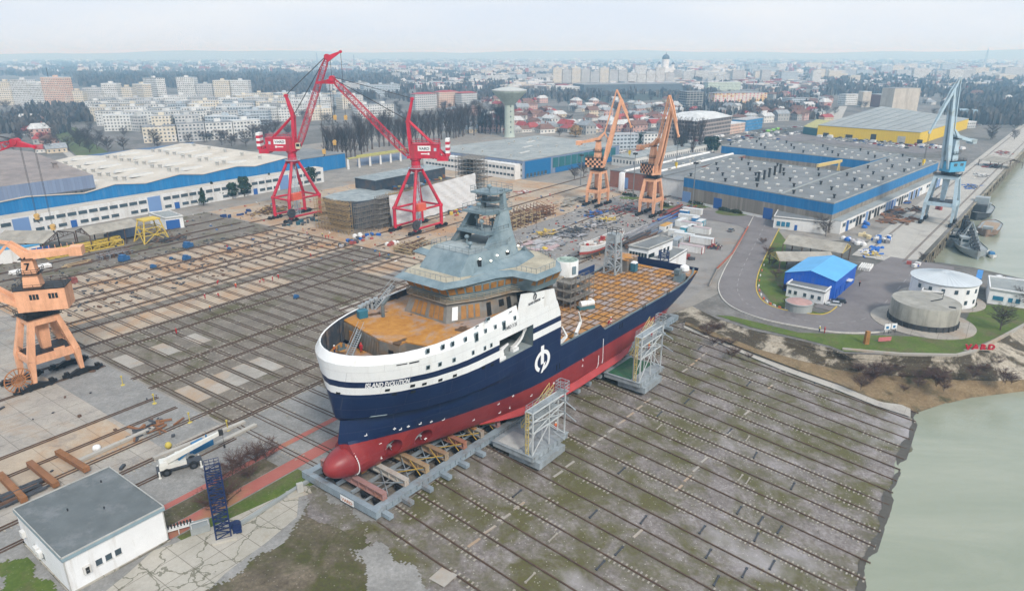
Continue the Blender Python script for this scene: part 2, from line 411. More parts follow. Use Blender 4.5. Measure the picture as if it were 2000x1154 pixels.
def inside(p, P):
    c=False; x,y=p
    for (x0,y0),(x1,y1) in zip(P,P[1:]+P[:1]):
        if (y0>y)!=(y1>y) and x<(x1-x0)*(y-y0)/(y1-y0)+x0: c=not c
    return c
def drape(name, px, mat, off, cell=.7, seed=1):      # ragged-edged patch laid over the ground, slope included
    P=[(lambda q: q if q[1]>S0 else GA(u,v))(GS(u,v)) for u,v in px]; R=random.Random(seed); mb=MB(); a0,a1=min(p[0] for p in P),max(p[0] for p in P); s0,s1=min(p[1] for p in P),max(p[1] for p in P); idx={}; V=[]
    na,ns=int((a1-a0)/cell)+2,int((s1-s0)/cell)+2
    def vid(i,j):
        if (i,j) not in idx: a,s_=a0+i*cell,s0+j*cell; idx[i,j]=len(V); V.append((*W(a,s_),zg(a,s_)+off))
        return idx[i,j]
    F=[]
    for i in range(na):
        for j in range(ns):
            A_,B_=i*cell,j*cell; c=(a0+A_+.7*math.sin(B_*.9+A_*.3)+R.uniform(-.35,.35),s0+B_+.6*math.sin(A_*.8)+R.uniform(-.35,.35))
            if inside(c,P): F.append((vid(i,j),vid(i+1,j),vid(i+1,j+1),vid(i,j+1)))
    mb.vs(V); [mb.face(f) for f in F]; return mb.build(name, mat, kind='structure')
drape('grass_bank', [(380,1175),(450,1125),(540,1065),(585,1030),(600,980),(640,985),(700,1030),(735,1075),(800,1175)], m_scrub, .13, .3)
drape('gravel_ground', [(690,1068),(740,1062),(800,1110),(860,1175),(730,1175)], m_paleg, .16, .3, 2)
drape('grass_bank', [(600,945),(640,975),(720,1020),(760,1010),(745,1045),(650,1035),(595,1005)], m_slip, .145, .3, 3)
drape('grass_bank', [(0,1100),(40,1085),(110,1160),(60,1180),(0,1180)], m_grass, .13, .3, 4)
rectAS('concrete_pad', 57.5, 60.5, -56.5, -53.4, Z, m_pad).location.z=-1.75
# grass on the peninsula and beside the bend of the road
sheet('grass_verge', [G(*p) for p in [(1398,616),(1470,640),(1560,660),(1625,677),(1650,687),(1868,692),(1945,660),(2000,632),(2060,600),(2000,592),(1900,598),(1870,660),(1700,655),(1560,650),(1430,618)]], Z*2, m_grass)
sheet('grass_verge', [G(*p) for p in [(1512,440),(1535,470),(1535,540),(1560,600),(1600,612),(1660,606),(1650,618),(1590,616),(1510,596),(1478,555),(1484,500)]], Z*2+.002, m_grass)
# ---------------- the road: a ribbon with kerbs and painted lines
RP=[(1490,445,26),(1478,470,27),(1462,500,30),(1448,530,34),(1446,560,42),(1470,590,42),(1520,612,32),(1590,622,32),(1660,615,40),(1705,580,58),(1745,540,66),(1765,510,60),(1800,490,52)]
def ribbon(name, P, z, mat, off0=-1, off1=1):
    mb=MB(); C2=[G(u,v) for u,v,w in P]; pts=[]
    for i,(u,v,w) in enumerate(P):
        a=C2[max(0,i-1)]; b=C2[min(len(C2)-1,i+1)]; d=Vector((b[0]-a[0],b[1]-a[1])).normalized(); nrm=Vector((-d.y,d.x))
        q0=G(u-w,v); q1=G(u+w,v); hw=math.dist(q0,q1)/2
        if abs(d.x)>.8: hw=min(hw, 6.5)
        hw=min(hw,11)
        pts.append((Vector(C2[i]),nrm,hw))
    return pts
def cr(P, k=6):      # Catmull-Rom through road points (map points, half width)
    out=[]
    for i in range(len(P)-1):
        p=[P[max(0,i-1)],P[i],P[i+1],P[min(len(P)-1,i+2)]]
        for j in range(k):
            t=j/k
            out.append(tuple(.5*((2*p[1][c])+(-p[0][c]+p[2][c])*t+(2*p[0][c]-5*p[1][c]+4*p[2][c]-p[3][c])*t*t+(-p[0][c]+3*p[1][c]-3*p[2][c]+p[3][c])*t**3) for c in range(3)))
    return out+[P[-1]]
ROAD=cr([(*G(u,v),h) for u,v,h in [(1502,425,6.5),(1490,448,6),(1476,475,5.6),(1460,505,5.4),(1446,535,5.4),(1440,565,5.6),(1456,592,5.6),(1500,612,5.4),(1570,626,5.6),(1640,632,7),(1700,618,9.5),(1740,580,11),(1775,540,12),(1800,512,10)]])
def rnorm(i):
    a=ROAD[max(0,i-1)]; b=ROAD[min(len(ROAD)-1,i+1)]; d=Vector((b[0]-a[0],b[1]-a[1])).normalized(); return Vector((-d.y,d.x))
def road_strip(name, f0, f1, z, mat, dz=0., sel=lambda i: True, kind='structure', both=True):
    mb=MB()
    for i in range(len(ROAD)-1):
        if not sel(i): continue
        P=[]
        for k in (i,i+1):
            n=rnorm(k); c=ROAD[k]; o0,o1=f0(c[2]),f1(c[2])
            P.append(((c[0]+n.x*o0,c[1]+n.y*o0),(c[0]+n.x*o1,c[1]+n.y*o1)))
        (a0,a1),(b0,b1)=P
        if dz: mb.hexa([(*a0,z),(*b0,z),(*b1,z),(*a1,z),(*a0,z+dz),(*b0,z+dz),(*b1,z+dz),(*a1,z+dz)])
        else: mb.poly([(*a0,z),(*b0,z),(*b1,z),(*a1,z)])
    return mb.build(name, mat, kind=kind)
road_strip('road', lambda h:-h, lambda h:h, .2, m_asph)
sheet('parking_area', [G(*p) for p in [(1590,600),(1640,612),(1700,600),(1740,545),(1700,520),(1672,540),(1640,560)]], Z*4+.004, m_asph)
m_line=M('road_paint', (.36,.35,.33), .7, .2)
m_kerb=M('kerb_stone', (.5,.48,.44), .8, .15)
m_yel=M('yellow_kerb', (.5,.36,.06), .7, .2)
road_strip('kerb', lambda h:-h-.3, lambda h:-h, .0, m_kerb, .32, lambda i: i<58)
road_strip('kerb', lambda h:h, lambda h:h+.3, .0, m_yel, .32, lambda i: 4<i<62)
road_strip('road_marking', lambda h:-.06, lambda h:.06, .215, m_line, 0., lambda i: i%2==0)
sheet('yard_road', [G(*p) for p in [(1235,392),(1330,408),(1470,418),(1520,425),(1510,450),(1470,455),(1440,440),(1400,432),(1300,420),(1200,415)]], Z*4+.002, m_asph)
# quay deck and wall
Q0=G(1783,510); Q1=W(640,4.5)
QD=Vector((Q1[0]-Q0[0],Q1[1]-Q0[1])).normalized(); QN=Vector((-QD.y,QD.x)); QROT=math.atan2(QD.y,QD.x)
def QP(t,w): return (Q0[0]+QD.x*t+QN.x*w, Q0[1]+QD.y*t+QN.y*w)
sheet('quay_deck', [QP(-6,-1),QP(900,-1),QP(900,19),QP(-6,19)], Z*4+.004, m_lane)
m_qw=M('quay_wall_concrete', (.33,.29,.22), .9, .3, .5, dirt=(.09,.08,.06), damt=.7, dscale=.12, streak=True)
mb=MB()
mb.hexa([(*QP(-8,-1),WATER-1),(*QP(900,-1),WATER-1),(*QP(900,-.2),WATER-1),(*QP(-8,-.2),WATER-1),(*QP(-8,-1),.05),(*QP(900,-1),.05),(*QP(900,-.2),.05),(*QP(-8,-.2),.05)])
for t in range(0,620,5):
    mb.hexa([(*QP(t,-1.9),WATER-1),(*QP(t+1.1,-1.9),WATER-1),(*QP(t+1.1,-1),WATER-1),(*QP(t,-1),WATER-1),(*QP(t,-1.9),-.6),(*QP(t+1.1,-1.9),-.6),(*QP(t+1.1,-1),-.6),(*QP(t,-1),-.6)])
mb.hexa([(*QP(-8,-2.6),-.6),(*QP(900,-2.6),-.6),(*QP(900,-1.003),-.6),(*QP(-8,-1.003),-.6),(*QP(-8,-2.6),-.15),(*QP(900,-2.6),-.15),(*QP(900,-1.003),-.15),(*QP(-8,-1.003),-.15)])
o=mb.build('quay_wall', m_qw); tag(o, 'long stained concrete quay wall with fender piers beside the basin', 'quay wall')
# banks closing the basin
mb=MB()
edge=[(420,225),G(2000,545),G(1900,522),G(1833,512),G(1800,512),QP(-6,-1)]
for a,b in zip(edge,edge[1:]): mb.poly([(*a,.0),(*b,.0),(b[0]+1.,b[1]+5,WATER-.5),(a[0]+1.,a[1]+5,WATER-.5)])
mb.build('basin_bank', m_bank, kind='structure')
# ---------------- railway tracks
m_rail=M('rusty_rail', (.1,.065,.048), .75, .25, .8)
m_slpr=M('sleeper_concrete', (.31,.285,.245), .9, .25, .9)
def strack(a, s0, s1, pads=True, seed=0, gap=.42):
    R=random.Random(seed); mb=MB(); P=[(s0, .05)]
    if s0<S0<s1: P.append((S0,.05))
    P.append((s1, zg(a,s1)+.05 if s1>S0 else .05))
    for o in (-gap,gap):
        for (p,z),(q,y) in zip(P,P[1:]):
            mb.beam((*W(a+o,p),z+.09),(*W(a+o,q),y+.09),.08,.18)
    mb.mat(1); s=s0; on=True
    while s<s1:
        if R.random()<(.05 if on else .035): on=not on
        if on and (pads or R.random()<.5):
            z=zg(a,s)
            for o in (-gap-.42,gap+.42):
                if R.random()<.12: continue
                x,y=W(a+o+R.uniform(-.08,.08),s); mb.box(x,y,z+.02,.5,.28,.1,ANG)
        s+=.82
    return mb.build('rail_track', [m_rail,m_slpr], kind='structure')
random.seed(3)
for k in range(-2,23):
    a=65.1+4.62*k
    if a<60.4 and k<-1: continue
    if k>=-1: strack(a, -69.9 if k<0 else (-88 if k<5 else -72), -5.4, seed=k, gap=.07)
for k in range(0,24):
    a=65.1+4.62*k; strack(a, -250, -88.2 if a<86 else -72, False, 100+k)
def atrack(s, a0, a1, gap=.42, pads=True):
    mb=MB()
    for o in (-gap,gap): mb.beam((*W(a0,s+o),.17),(*W(a1,s+o),.17),.14,.2)
    mb.mat(1); a=a0
    while a<a1 and pads:
        for o in (-.9,.9):
            x,y=W(a,s+o); mb.box(x,y,.03,.3,.55,.1,ANG)
        a+=.95
    return mb.build('rail_track', [m_rail,m_slpr], kind='structure')
for s in (-116.3,-124.1,-144.4,-152.2,-172.4,-180,-193,-200.5): atrack(s, 63 if s<-130 else -30, 172)
for s in (-214.5,-219,-231,-245.5,-258,-268,-281): atrack(s, 63, 168, .5, False)
for s,a0,a1 in ((-164.7,-30,63),(-174.4,-30,63),(-148,120,420),(-139.5,120,420),(-121.5,120,420),(-116,120,420),(-190.5,175,360),(-204.5,175,360),(-251,170,360),(-264.5,170,360),(-131.5,-30,62),(-139,-30,62),(-110.5,20,62)): atrack(s,a0,a1,.35,False)
for w in (2.2,15.2):
    mb=MB(); mb.beam((*QP(-4,w),.14),(*QP(880,w),.14),.2,.14); mb.beam((*QP(-4,w+.5),.14),(*QP(880,w+.5),.14),.2,.14); mb.build('rail_track', m_rail, kind='structure')
# ================================================================ THE SHIP
TH=rad(2.5)
SHX=(AX[0]*math.cos(TH)+SXV[0]*math.sin(TH), AX[1]*math.cos(TH)+SXV[1]*math.sin(TH))
SHY=(-AX[0]*math.sin(TH)+SXV[0]*math.cos(TH), -AX[1]*math.sin(TH)+SXV[1]*math.cos(TH))
SO=W(62, -77-.0437*53)
def SWd(x, y): return (SO[0]+x*SHX[0]+y*SHY[0], SO[1]+x*SHX[1]+y*SHY[1])
def Sray(u, v):
    dx=(u-CX)/FPX; dy=-(v-CY)/FPX; return (dx, CP+dy*SP, -SP+dy*CP)
def Sloc(X, Y): x=X-SO[0]; y=Y-SO[1]; return (x*SHX[0]+y*SHX[1], x*SHY[0]+y*SHY[1])
def Splane(u, v, y0):
    r=Sray(u,v); t=(y0+SO[0]*SHY[0]+SO[1]*SHY[1])/(r[0]*SHY[0]+r[1]*SHY[1]); x,_=Sloc(r[0]*t, r[1]*t); return x, CAMH+r[2]*t
def Sz(u, v, z): return Sloc(*G(u, v, z))
BM=12.3; KEEL=3.5; DECK=12.5; FDECK=26.; TOP=25.3
def ip(z, Z, V):
    if z<=Z[0]: return V[0]
    for i in range(len(Z)-1):
        if z<=Z[i+1]: t=(z-Z[i])/(Z[i+1]-Z[i]); return V[i]+(V[i+1]-V[i])*t
    return V[-1]
def zbot(x): return ip(x, [70,78,86,95,103,110,114.6], [3.5,4.3,5.6,7.4,9.3,11.4,12.2])
def hb(x, z):
    ZZ=[3.5,6,10,14.2,15.2,18,22,26.3]
    Le=ip(z,ZZ,[52,46,40,33,27,24,21,18.5]); p=ip(z,ZZ,[1.5,1.5,1.6,1.75,1.9,1.95,2,2]); q=ip(z,ZZ,[1,1,.95,.86,.72,.64,.56,.5])
    x0=ip(z,[3.5,10.2,14.2,15.2,26.3],[2.5,-.4,.5,-.3,-1.2])
    if 8.5<z<14.2: Le-=9*math.sin((z-8.5)/5.7*3.1416)*max(0,1-max(0,x)/26)
    t=min(1,max(0,(x-x0)/Le)); y=BM*(1-(1-t)**p)**q if t>0 else 0
    zb=zbot(x); r=2.6
    if z<zb+r: y=max(0, y-r+math.sqrt(max(0,r*r-(r-(z-zb))**2))) if y>r else y*.6+.4*y*(z-zb)/r
    if x>.4 and 3.5<z<11.6: bq=3.*(max(0,1-((z-6.6)/4.6)**2) if z>6.6 else math.sqrt(max(0,1-((z-6.6)/3.15)**2))); y=(max(0,y)**3+bq**3)**(1/3)
    if x>104: y-= .012*(x-104)**2
    return y
def HP(u, v):        # pixel on the port hull side -> ship x, z
    y=BM
    for _ in range(40):
        x, z=Splane(u, v, y); y=.5*y+.5*hb(x, min(26.3,max(3.6,z)))
    return x, z
m_hull=None
def hullpaint():
    n=N('hull_paint'); co=n.co(); sx=n.n('ShaderNodeSeparateXYZ'); n.l(co, sx.inputs[0]); x, z=sx.outputs[0], sx.outputs[2]
    # painted bands: red antifouling, navy, white stripe, navy stripe, white upper works
    sh=n.math('MULTIPLY', n.math('MAXIMUM', n.math('SUBTRACT', 1., n.math('DIVIDE', x, 45.3)), 0.), .45)
    ze=n.math('SUBTRACT', z, sh)
    boot=n.math('GREATER_THAN', n.math('ADD', z, n.math('MULTIPLY', x, .0125)), 10.1)
    fwd=n.math('LESS_THAN', x, 45.4)
    blot=n.noise(.18,5,.65,co)
    mp=n.n('ShaderNodeMapping'); mp.inputs['Scale'].default_value=(1.,1.,.06); n.l(co, mp.inputs['Vector']); st=n.noise(.9,5,.7,mp.outputs[0])
    red=n.mix(n.mask(blot,.35,.68), (.21,.019,.023), (.29,.034,.034)); red=n.mix(n.math('MULTIPLY',n.mask(st,.55,.8),.3), red, (.36,.12,.1))
    navy=n.mix(n.mask(blot,.35,.7), (.002,.011,.052), (.005,.02,.073)); navy=n.mix(n.math('MULTIPLY',n.mask(st,.58,.8),.14), navy, (.09,.11,.15))
    white=n.mix(n.mask(blot,.3,.7), (.7,.72,.73), (.8,.81,.81)); white=n.mix(n.math('MULTIPLY',n.mask(st,.54,.8),.3), white, (.4,.38,.34))
    c=n.mix(boot, red, navy)
    def band(lo, hi): return n.math('MULTIPLY', n.math('MULTIPLY', n.math('GREATER_THAN', ze, lo), n.math('LESS_THAN', ze, hi)), fwd)
    c=n.mix(band(19.4,20.75), c, white); c=n.mix(band(21.85,99.), c, white)
    bk=n.n('ShaderNodeTexBrick'); bk.inputs['Scale'].default_value=1.; bk.inputs['Brick Width'].default_value=7.5; bk.inputs['Row Height'].default_value=2.4; bk.inputs['Mortar Size'].default_value=.035
    cb=n.n('ShaderNodeCombineXYZ'); n.l(x, cb.inputs[0]); n.l(z, cb.inputs[1]); n.l(cb.outputs[0], bk.inputs['Vector'])
    c=n.mix(n.math('MULTIPLY', bk.outputs['Fac'], .22), c, (.1,.1,.11)); rs=n.math('MULTIPLY', n.mask(n.noise(.35,6,.75,mp.outputs[0]),.64,.78), .3); c=n.mix(rs, c, (.2,.12,.08))
    n.bump(n.math('ADD', n.math('MULTIPLY', bk.outputs['Fac'], -.5), n.math('MULTIPLY', n.noise(.5,2,.5,co), 1.)), .1, .4)
    m=n.out(c, .42); n.b.inputs['Specular IOR Level'].default_value=.4; return m
m_hull=hullpaint()
m_white=M('white_ship_paint', (.74,.75,.75), .5, .08, .4, dirt=(.45,.42,.37), damt=.2, streak=True)
m_grey=M('primer_blue_grey', (.155,.215,.245), .6, .2, .3, dirt=(.26,.31,.33), damt=.45, dscale=.15)
m_grey2=M('primer_and_shade_grey', (.1,.14,.16), .6, .25, .3, dirt=(.2,.19,.17), damt=.4)
m_raw=M('raw_plate_grey', (.17,.165,.155), .7, .3, .35, dirt=(.25,.15,.07), damt=.45, dscale=.3)
m_roofdk=M('sandy_deck_primer', (.43,.39,.3), .85, .2, .4, dirt=(.28,.25,.2), damt=.5)
m_gdeck=M('pale_grey_deck', (.3,.34,.35), .8, .25, .35, dirt=(.16,.19,.2), damt=.5)
def rustdeck(name, grid, gt=(.5,.64)):
    n=N(name); co=n.co(); f=n.noise(.5,6,.7,co); g=n.noise(.13,6,.7,co,.4)
    c=n.mix(n.mask(f,.3,.7), (.34,.14,.025), (.5,.25,.06))
    c=n.mix(n.math('MULTIPLY',n.mask(g,*gt),.85), c, n.mix(f,(.22,.2,.21),(.36,.34,.34)))
    if grid:
        k=n.n('ShaderNodeTexBrick'); k.offset=0.; k.inputs['Scale'].default_value=1.; k.inputs['Brick Width'].default_value=3.1; k.inputs['Row Height'].default_value=2.05; k.inputs['Mortar Size'].default_value=.02
        k.inputs['Color1'].default_value=(0,0,0,1); k.inputs['Color2'].default_value=(1,1,1,1); k.inputs['Mortar'].default_value=(.3,.3,.3,1); n.l(co,k.inputs['Vector'])
        c=n.mix(n.math('MULTIPLY', n.mask(k.outputs['Color'],.66,.72), .75), c, n.mix(f,(.25,.225,.24),(.36,.33,.34)))
        c=n.mix(n.math('MULTIPLY', n.math('LESS_THAN', k.outputs['Color'],.2), .5), c, (.33,.2,.1))
    else: c=n.mix(n.mask(n.noise(.3,3,.5,co), .62,.66), c, (.1,.06,.035))
    return n.out(c, .85)
m_rust=rustdeck('rusty_deck_plate', False, (.47,.6)); m_rustg=rustdeck('rusty_cargo_deck', True)
m_board=M('brown_board', (.3,.15,.05), .8, .25, .8)
m_dark=M('dark_opening', (.012,.014,.016), .6, .1)
m_glass=M('dark_glass', (.02,.03,.035), .15, .1)
m_steel=M('galvanised_steel', (.3,.33,.35), .5, .2, .5)
m_railg=M('grey_handrail', (.2,.24,.26), .6, .1)
m_text=M('white_lettering', (.78,.79,.8), .6, .03)
m_tdark=M('dark_lettering', (.03,.035,.05), .6, .03)
x,y=SO
ship=thingw('ship', 'large unfinished navy and red vessel with white bow and grey bridge on the cradle', 'ship', x, y, 0, math.atan2(SHX[1],SHX[0]))
def SB(): return MB(True)
# ---- hull shell
ST=[-1.2,-.9,-.4,.2,.8,1.6,2.6,3.8,5.2,7,9,11,13,15.5,18,20.5,23.5]
ST=ST+[26.2,29,32.5,36.1,39,42.2,45.3]
AFT=[45.3,52,60.6,62.4,70,77,84,91,97,100,104,108,111,113,114.6]
FR=[0,.03,.09,.19,.34,.567,.78,1.]            # bottom to z=12.5 by fraction (5.2 .. 8.6 are exact forward)
ZU=[13.4,14.2,15.2,16.8,18.5,20.6,22.8,24.1,25.3]
TUN=[]                                          # thruster cells (x0,x1)
for px in ((767,884),(817,871)):
    X,Zc=HP(*px); TUN.append((X-1.75, X+1.75))
TUN.sort(); print('TUN',TUN)
if TUN[0][1]>TUN[1][0]-.4: mid=(TUN[0][1]+TUN[1][0])/2; TUN=[(mid-3.7,mid-.2),(mid+.2,mid+3.7)]
ST=sorted([s for s in ST if all(not(a-.5<s<b+.5) for a,b in TUN)]+[c for ab in TUN for c in ab])
TZ=(KEEL+.19*9, KEEL+.567*9)
def bulwark(x): return ip(x,[45.3,60.6,62.4,97,100,108,114.6],[15.2,14.9,13.2,13.0,13.1,13.7,14.3])
hull=SB()
def slant(x,z): return x if x<43 or z<21.9 else x-(z-21.9)*.45*(x-43)/2.3
def stem(x,z):      # collapse forward stations onto the stem line of that level
    x0=ip(z,[3.5,10.2,14.2,15.2,26.3],[2.5,-.4,.5,-.3,-1.2]); return max(x,x0)
def levels(x, fwd):
    zb=zbot(x); L=[zb+f*(DECK-zb) for f in FR]
    if fwd: return L+ZU
    b=bulwark(x); return L+[DECK+(b-DECK)*t for t in (.5,1.)]
def P(x, z, sd): 
    xx=stem(x,z); return (slant(xx,z), sd*hb(xx,z), z)
for sd in (1,-1):
    for stations, fwd in ((ST,True),(AFT,False)):
        for i in range(len(stations)-1):
            xa, xb=stations[i], stations[i+1]; la, lb=levels(xa,fwd), levels(xb,fwd)
            for j in range(len(la)-1):
                if fwd and sd==1 and 26.1<xa and xb<36.2 and 18.4<la[j] and la[j+1]<22.9: continue
                if any(abs(xa-a)<.01 and abs(xb-b)<.01 for a,b in TUN) and TZ[0]-.01<=la[j] and la[j+1]<=TZ[1]+.01 and sd==1: continue
                q=[P(xa,la[j],sd),P(xb,lb[j],sd),P(xb,lb[j+1],sd),P(xa,la[j+1],sd)]
                u=[]
                for p in q:
                    if not u or math.dist(p,u[-1])>1e-4: u.append(p)
                if len(u)>2 and math.dist(u[0],u[-1])<1e-4: u.pop()
                if len(u)>2: hull.poly(u)
    # flat bottom
for stations in (ST,AFT):
    for xa,xb in zip(stations,stations[1:]):
        za,zc=zbot(xa),zbot(xb)
        if hb(xb,zc)>.05: hull.poly([P(xa,za,-1),P(xb,zc,-1),P(xb,zc,1),P(xa,za,1)])
# transom
xe=114.6; L=levels(xe,False)
for j in range(len(L)-1): hull.poly([P(xe,L[j],-1),P(xe,L[j],1),P(xe,L[j+1],1),P(xe,L[j+1],-1)])
# ring patches round the thruster tunnels
for a,b in TUN:
    sq=[]; ci=[]
    for k in range(24):
        t=2*math.pi*k/24; c,s=math.cos(t),math.sin(t); m=max(abs(c),abs(s))
        def pt(u,v): X=(a+b)/2+u*(b-a)/2; Zz=(TZ[0]+TZ[1])/2+v*(TZ[1]-TZ[0])/2; return P(X,Zz,1)
        sq.append(pt(c/m,s/m)); ci.append(pt(.92*c,.92*s))
    hull.ring([sq,ci])
ho=hull.build('hull', m_hull, ship, smooth=True)
bm=bmesh.new(); bm.from_mesh(ho.data); bmesh.ops.remove_doubles(bm, verts=bm.verts, dist=.002); bm.normal_update()
for fc in bm.faces:
    ce=fc.calc_center_median()
    if fc.normal.dot(Vector(((ce.x-50)*.02, ce.y, (ce.z-14)*.3)))<0: fc.normal_flip()
bm.normal_update()
bm.to_mesh(ho.data); bm.free(); ho.data.set_sharp_from_angle(angle=rad(24))
m_tun=M('tunnel_red', (.2,.022,.024), .5, .2)
for a,b in TUN:
    mb=SB(); R=[]
    for d in (0,.8,1.6,2.6):
        R.append([(lambda p:(p[0],p[1]-d,p[2]))(P((a+b)/2+.92*math.cos(2*math.pi*k/24)*(b-a)/2,(TZ[0]+TZ[1])/2+.92*math.sin(2*math.pi*k/24)*(TZ[1]-TZ[0])/2,1)) for k in range(24)])
    mb.ring(R); mb.poly(R[-1]); o=mb.build('thruster_tunnel', m_tun, ship, True)
    c=[sum(p[i] for p in R[2])/24 for i in range(3)]
    mb=SB(); mb.tube((c[0],c[1],c[2]),(c[0],c[1]+1.,c[2]),.3,.18,8)
    for k in range(4): t=k*1.57+.4; mb.beam((c[0],c[1]+.4,c[2]),(c[0]+1.2*math.cos(t),c[1]+.45,c[2]+1.2*math.sin(t)),.32,.06)
    mb.build('propeller', m_steel, o)
# ---- bulbous bow
mb=SB(); R=[]
for i in range(19):
    t=i/18; x=-3.4+11*t**1.4; r=max(0,1-(1-min(1,(x+3.4)/6.4))**2.1)**.5*(1-.12*max(0,x-3.)/4)
    R.append([(x, 3.*r*math.cos(2*math.pi*k/20), 6.6+(2.9 if math.sin(2*math.pi*k/20)>0 else 2.85)*r*math.sin(2*math.pi*k/20)) for k in range(20)])
mb.ring(R); mb.build('bulbous_bow', m_hull, ship, True)
# ---- bow rim (sloping white bulwark top), inner bulwark and decks
XS=[-1.2,-.8,-.2,.6,1.6,2.8,4.4,6.4,9,12,15.5,19.5,24,28,31.9]
def rimz(x): return ip(x,[-1.2,6,14,32],[26.7,26.5,26.7,27.6])
def inner(x,w): return max(0.,hb(x,TOP)-w)
mb=SB(); inn=SB()
pr=None
ring=[]
for x in XS: ring.append((x,hb(x,TOP)))
full=[(x,-y) for x,y in reversed(ring)]+ring[1:]
def off(pts,w):
    out=[]
    for i,(x,y) in enumerate(pts):
        a=Vector(pts[max(0,i-1)]); b=Vector(pts[min(len(pts)-1,i+1)]); d=(b-a).normalized(); n=Vector((d.y,-d.x))
        if n.dot(Vector((16-x,-y)))<0: n=-n
        out.append((x+n.x*w,y+n.y*w))
    return out
o1=[(x,y,TOP) for x,y in full]; f2=off(full,.75); f3=off(full,1.0)
o2=[(x,y,rimz(fx[0])) for (x,y),fx in zip(f2,full)]; o3=[(x,y,rimz(fx[0])-.06) for (x,y),fx in zip(f3,full)]
mb.ring([o1,o2,o3],False); mb.build('bow_rim', m_white, ship, True, auto=35)
o4=[(x,y,22.3) for x,y in f3]
inn.ring([o3,o4],False)
for (p,q) in zip(o3[::2],o3[2::2]): # bulwark stanchions
    inn.beam((p[0]+.25*(1 if p[0]<1 else 0),p[1]*.97,22.4),(p[0]+.25*(1 if p[0]<1 else 0),p[1]*.97,p[2]-.1),.12,.4)
inn.build('bulwark_inner', M('bulwark_dark',(.05,.065,.085),.7,.3,.5,dirt=(.2,.12,.07),damt=.3), ship)
BX=10.2
lo=[(x,y) for x,y in f3 if x<BX+1.5]
mb=SB(); mb.prism(lo, 22.2, 22.4); mb.build('mooring_deck', m_rust, ship)
hi=[(10.7,-inner(10.7,1.)),(8.7,1.4),(9.2,5.3),(10.8,5.2),(12.2,inner(12.2,1.))]
up=hi+[(x,inner(x,1.)) for x in (14,18,24,30,37,44)]+[(x,-inner(x,1.)) for x in (44,37,30,24,18,14)]
mb=SB(); mb.prism(up, 25.75, 26.); mb.build('foredeck', m_rust, ship)
mb=SB(); mb.ring([[(x+.02,y,22.4) for x,y in hi],[(x+.02,y,25.75) for x,y in hi]],False)
for k in range(22):
    t=-10+k*.5
    mb.box(10.64-2.*(t+11)/12.4,t,22.45,.14,.1,3.2)
bh=mb.build('break_bulkhead', m_raw, ship)
for xx,dy in ((9.75,-5.5),(9.0,3.6),(11.4,7.2)): mb=SB(); mb.box(xx,dy,22.45,.3,1.,2.15); mb.build('doorway', m_dark, ship)
mb=SB(); mb.box(10.05,-7.5,22.45,.2,1.3,2.3); mb.build('boarded_window', m_board, ship)
def ladder(p,q,w,nm='stair'):
    mb=SB(); d=Vector(q)-Vector(p); r=Vector((-d.y,d.x,0)).normalized()*w/2
    for s in (1,-1):
        a=Vector(p)+r*s; b=Vector(q)+r*s; mb.beam(a,b,.12,.25); mb.beam(a+Vector((0,0,1)),b+Vector((0,0,1)),.06)
    n=int(d.length/.4)
    for i in range(n): c=Vector(p)+d*(i+.5)/n; mb.beam(c-r,c+r,.22,.05)
    return mb.build(nm, m_steel, ship)
ladder((6.2,-3.8,22.4),(10.4,-5.2,26.),1.1); ladder((17.5,-10.4,26.),(22,-9.6,29.6),1.1)
# mooring gear
for x,y in ((3.2,-2.2),(4.6,3.2),(6.8,6.6),(7.4,-7.2)):
    mb=SB()
    for d in (-.5,.5): mb.tube((x+d,y,22.4),(x+d,y,23.3),.24,n=10)
    mb.box(x,y,22.4,1.7,.8,.15); mb.build('bollard', m_grey2, ship)
for x,y in ((14,-9.6),(15,-9.9),(16.1,-10.2),(17.3,-10.5),(18.4,-10.6)):
    mb=SB(); mb.lathe([(.25,26),(.25,27.2),(.45,27.5),(.45,27.9),(.1,28)],x,y,10); mb.build('vent_pipe', m_steel, ship)
mb=SB(); mb.box(13.5,-8.6,26,1.6,1.2,1.3,.3); mb.box(13.5,-8.6,27.3,1.7,1.3,.1,.3); mb.build('deck_locker', M('teal_locker',(.03,.14,.2),.5), ship)
mb=SB(); mb.tube((16,-6,26),(16,-6,28.2),.3); mb.taper((16,-6,28.2),(18.2,-6.5,29.2),.5,.3); mb.build('deck_davit', m_grey2, ship)
# openings and inside of the recess in the port side
mb=SB(); mb.rng(26.2,36.1,3.5,12.1,18.2,18.45); mb.build('recess_deck', m_gdeck, ship)
mb=SB(); mb.rng(26.0,26.2,3.4,12.2,18.3,23.0); mb.rng(36.1,36.3,3.4,12.2,18.3,23.0); mb.rng(26,36.3,3.2,3.4,18.3,23.0); mb.rng(26,36.3,3.4,12.1,22.85,23.05); mb.build('recess_lining', m_grey2, ship)
mb=SB()
for t in range(8):
    a=t/8*1.5; b=(t+1)/8*1.5; mb.taper((34.6-3.4*math.sin(a)*.0-2.8*(1-math.cos(a)),11.6-1.2*math.sin(a),22.3-3.4*math.sin(a)),(34.6-2.8*(1-math.cos(b)),11.6-1.2*math.sin(b),22.3-3.4*math.sin(b)),.7,.7,.4,.4)
mb.box(32.2,10.9,18.45,1.6,.8,.6); mb.build('davit_arm', m_white, ship)
mb=SB(); random.seed(4)
mb.box(27.6,11.4,18.45,1.8,1,.5); mb.box(27.4,11.4,18.95,1.,.8,1.5,.3); mb.taper((27.5,11.5,20.4),(29.6,11.5,20.9),.5,.25); mb.taper((27.2,11.3,19.6),(26.6,11.8,21.4),.4,.2); mb.tube((27,11,19.2),(28.5,11,19.2),.5); mb.build('launch_winch', m_white, ship)
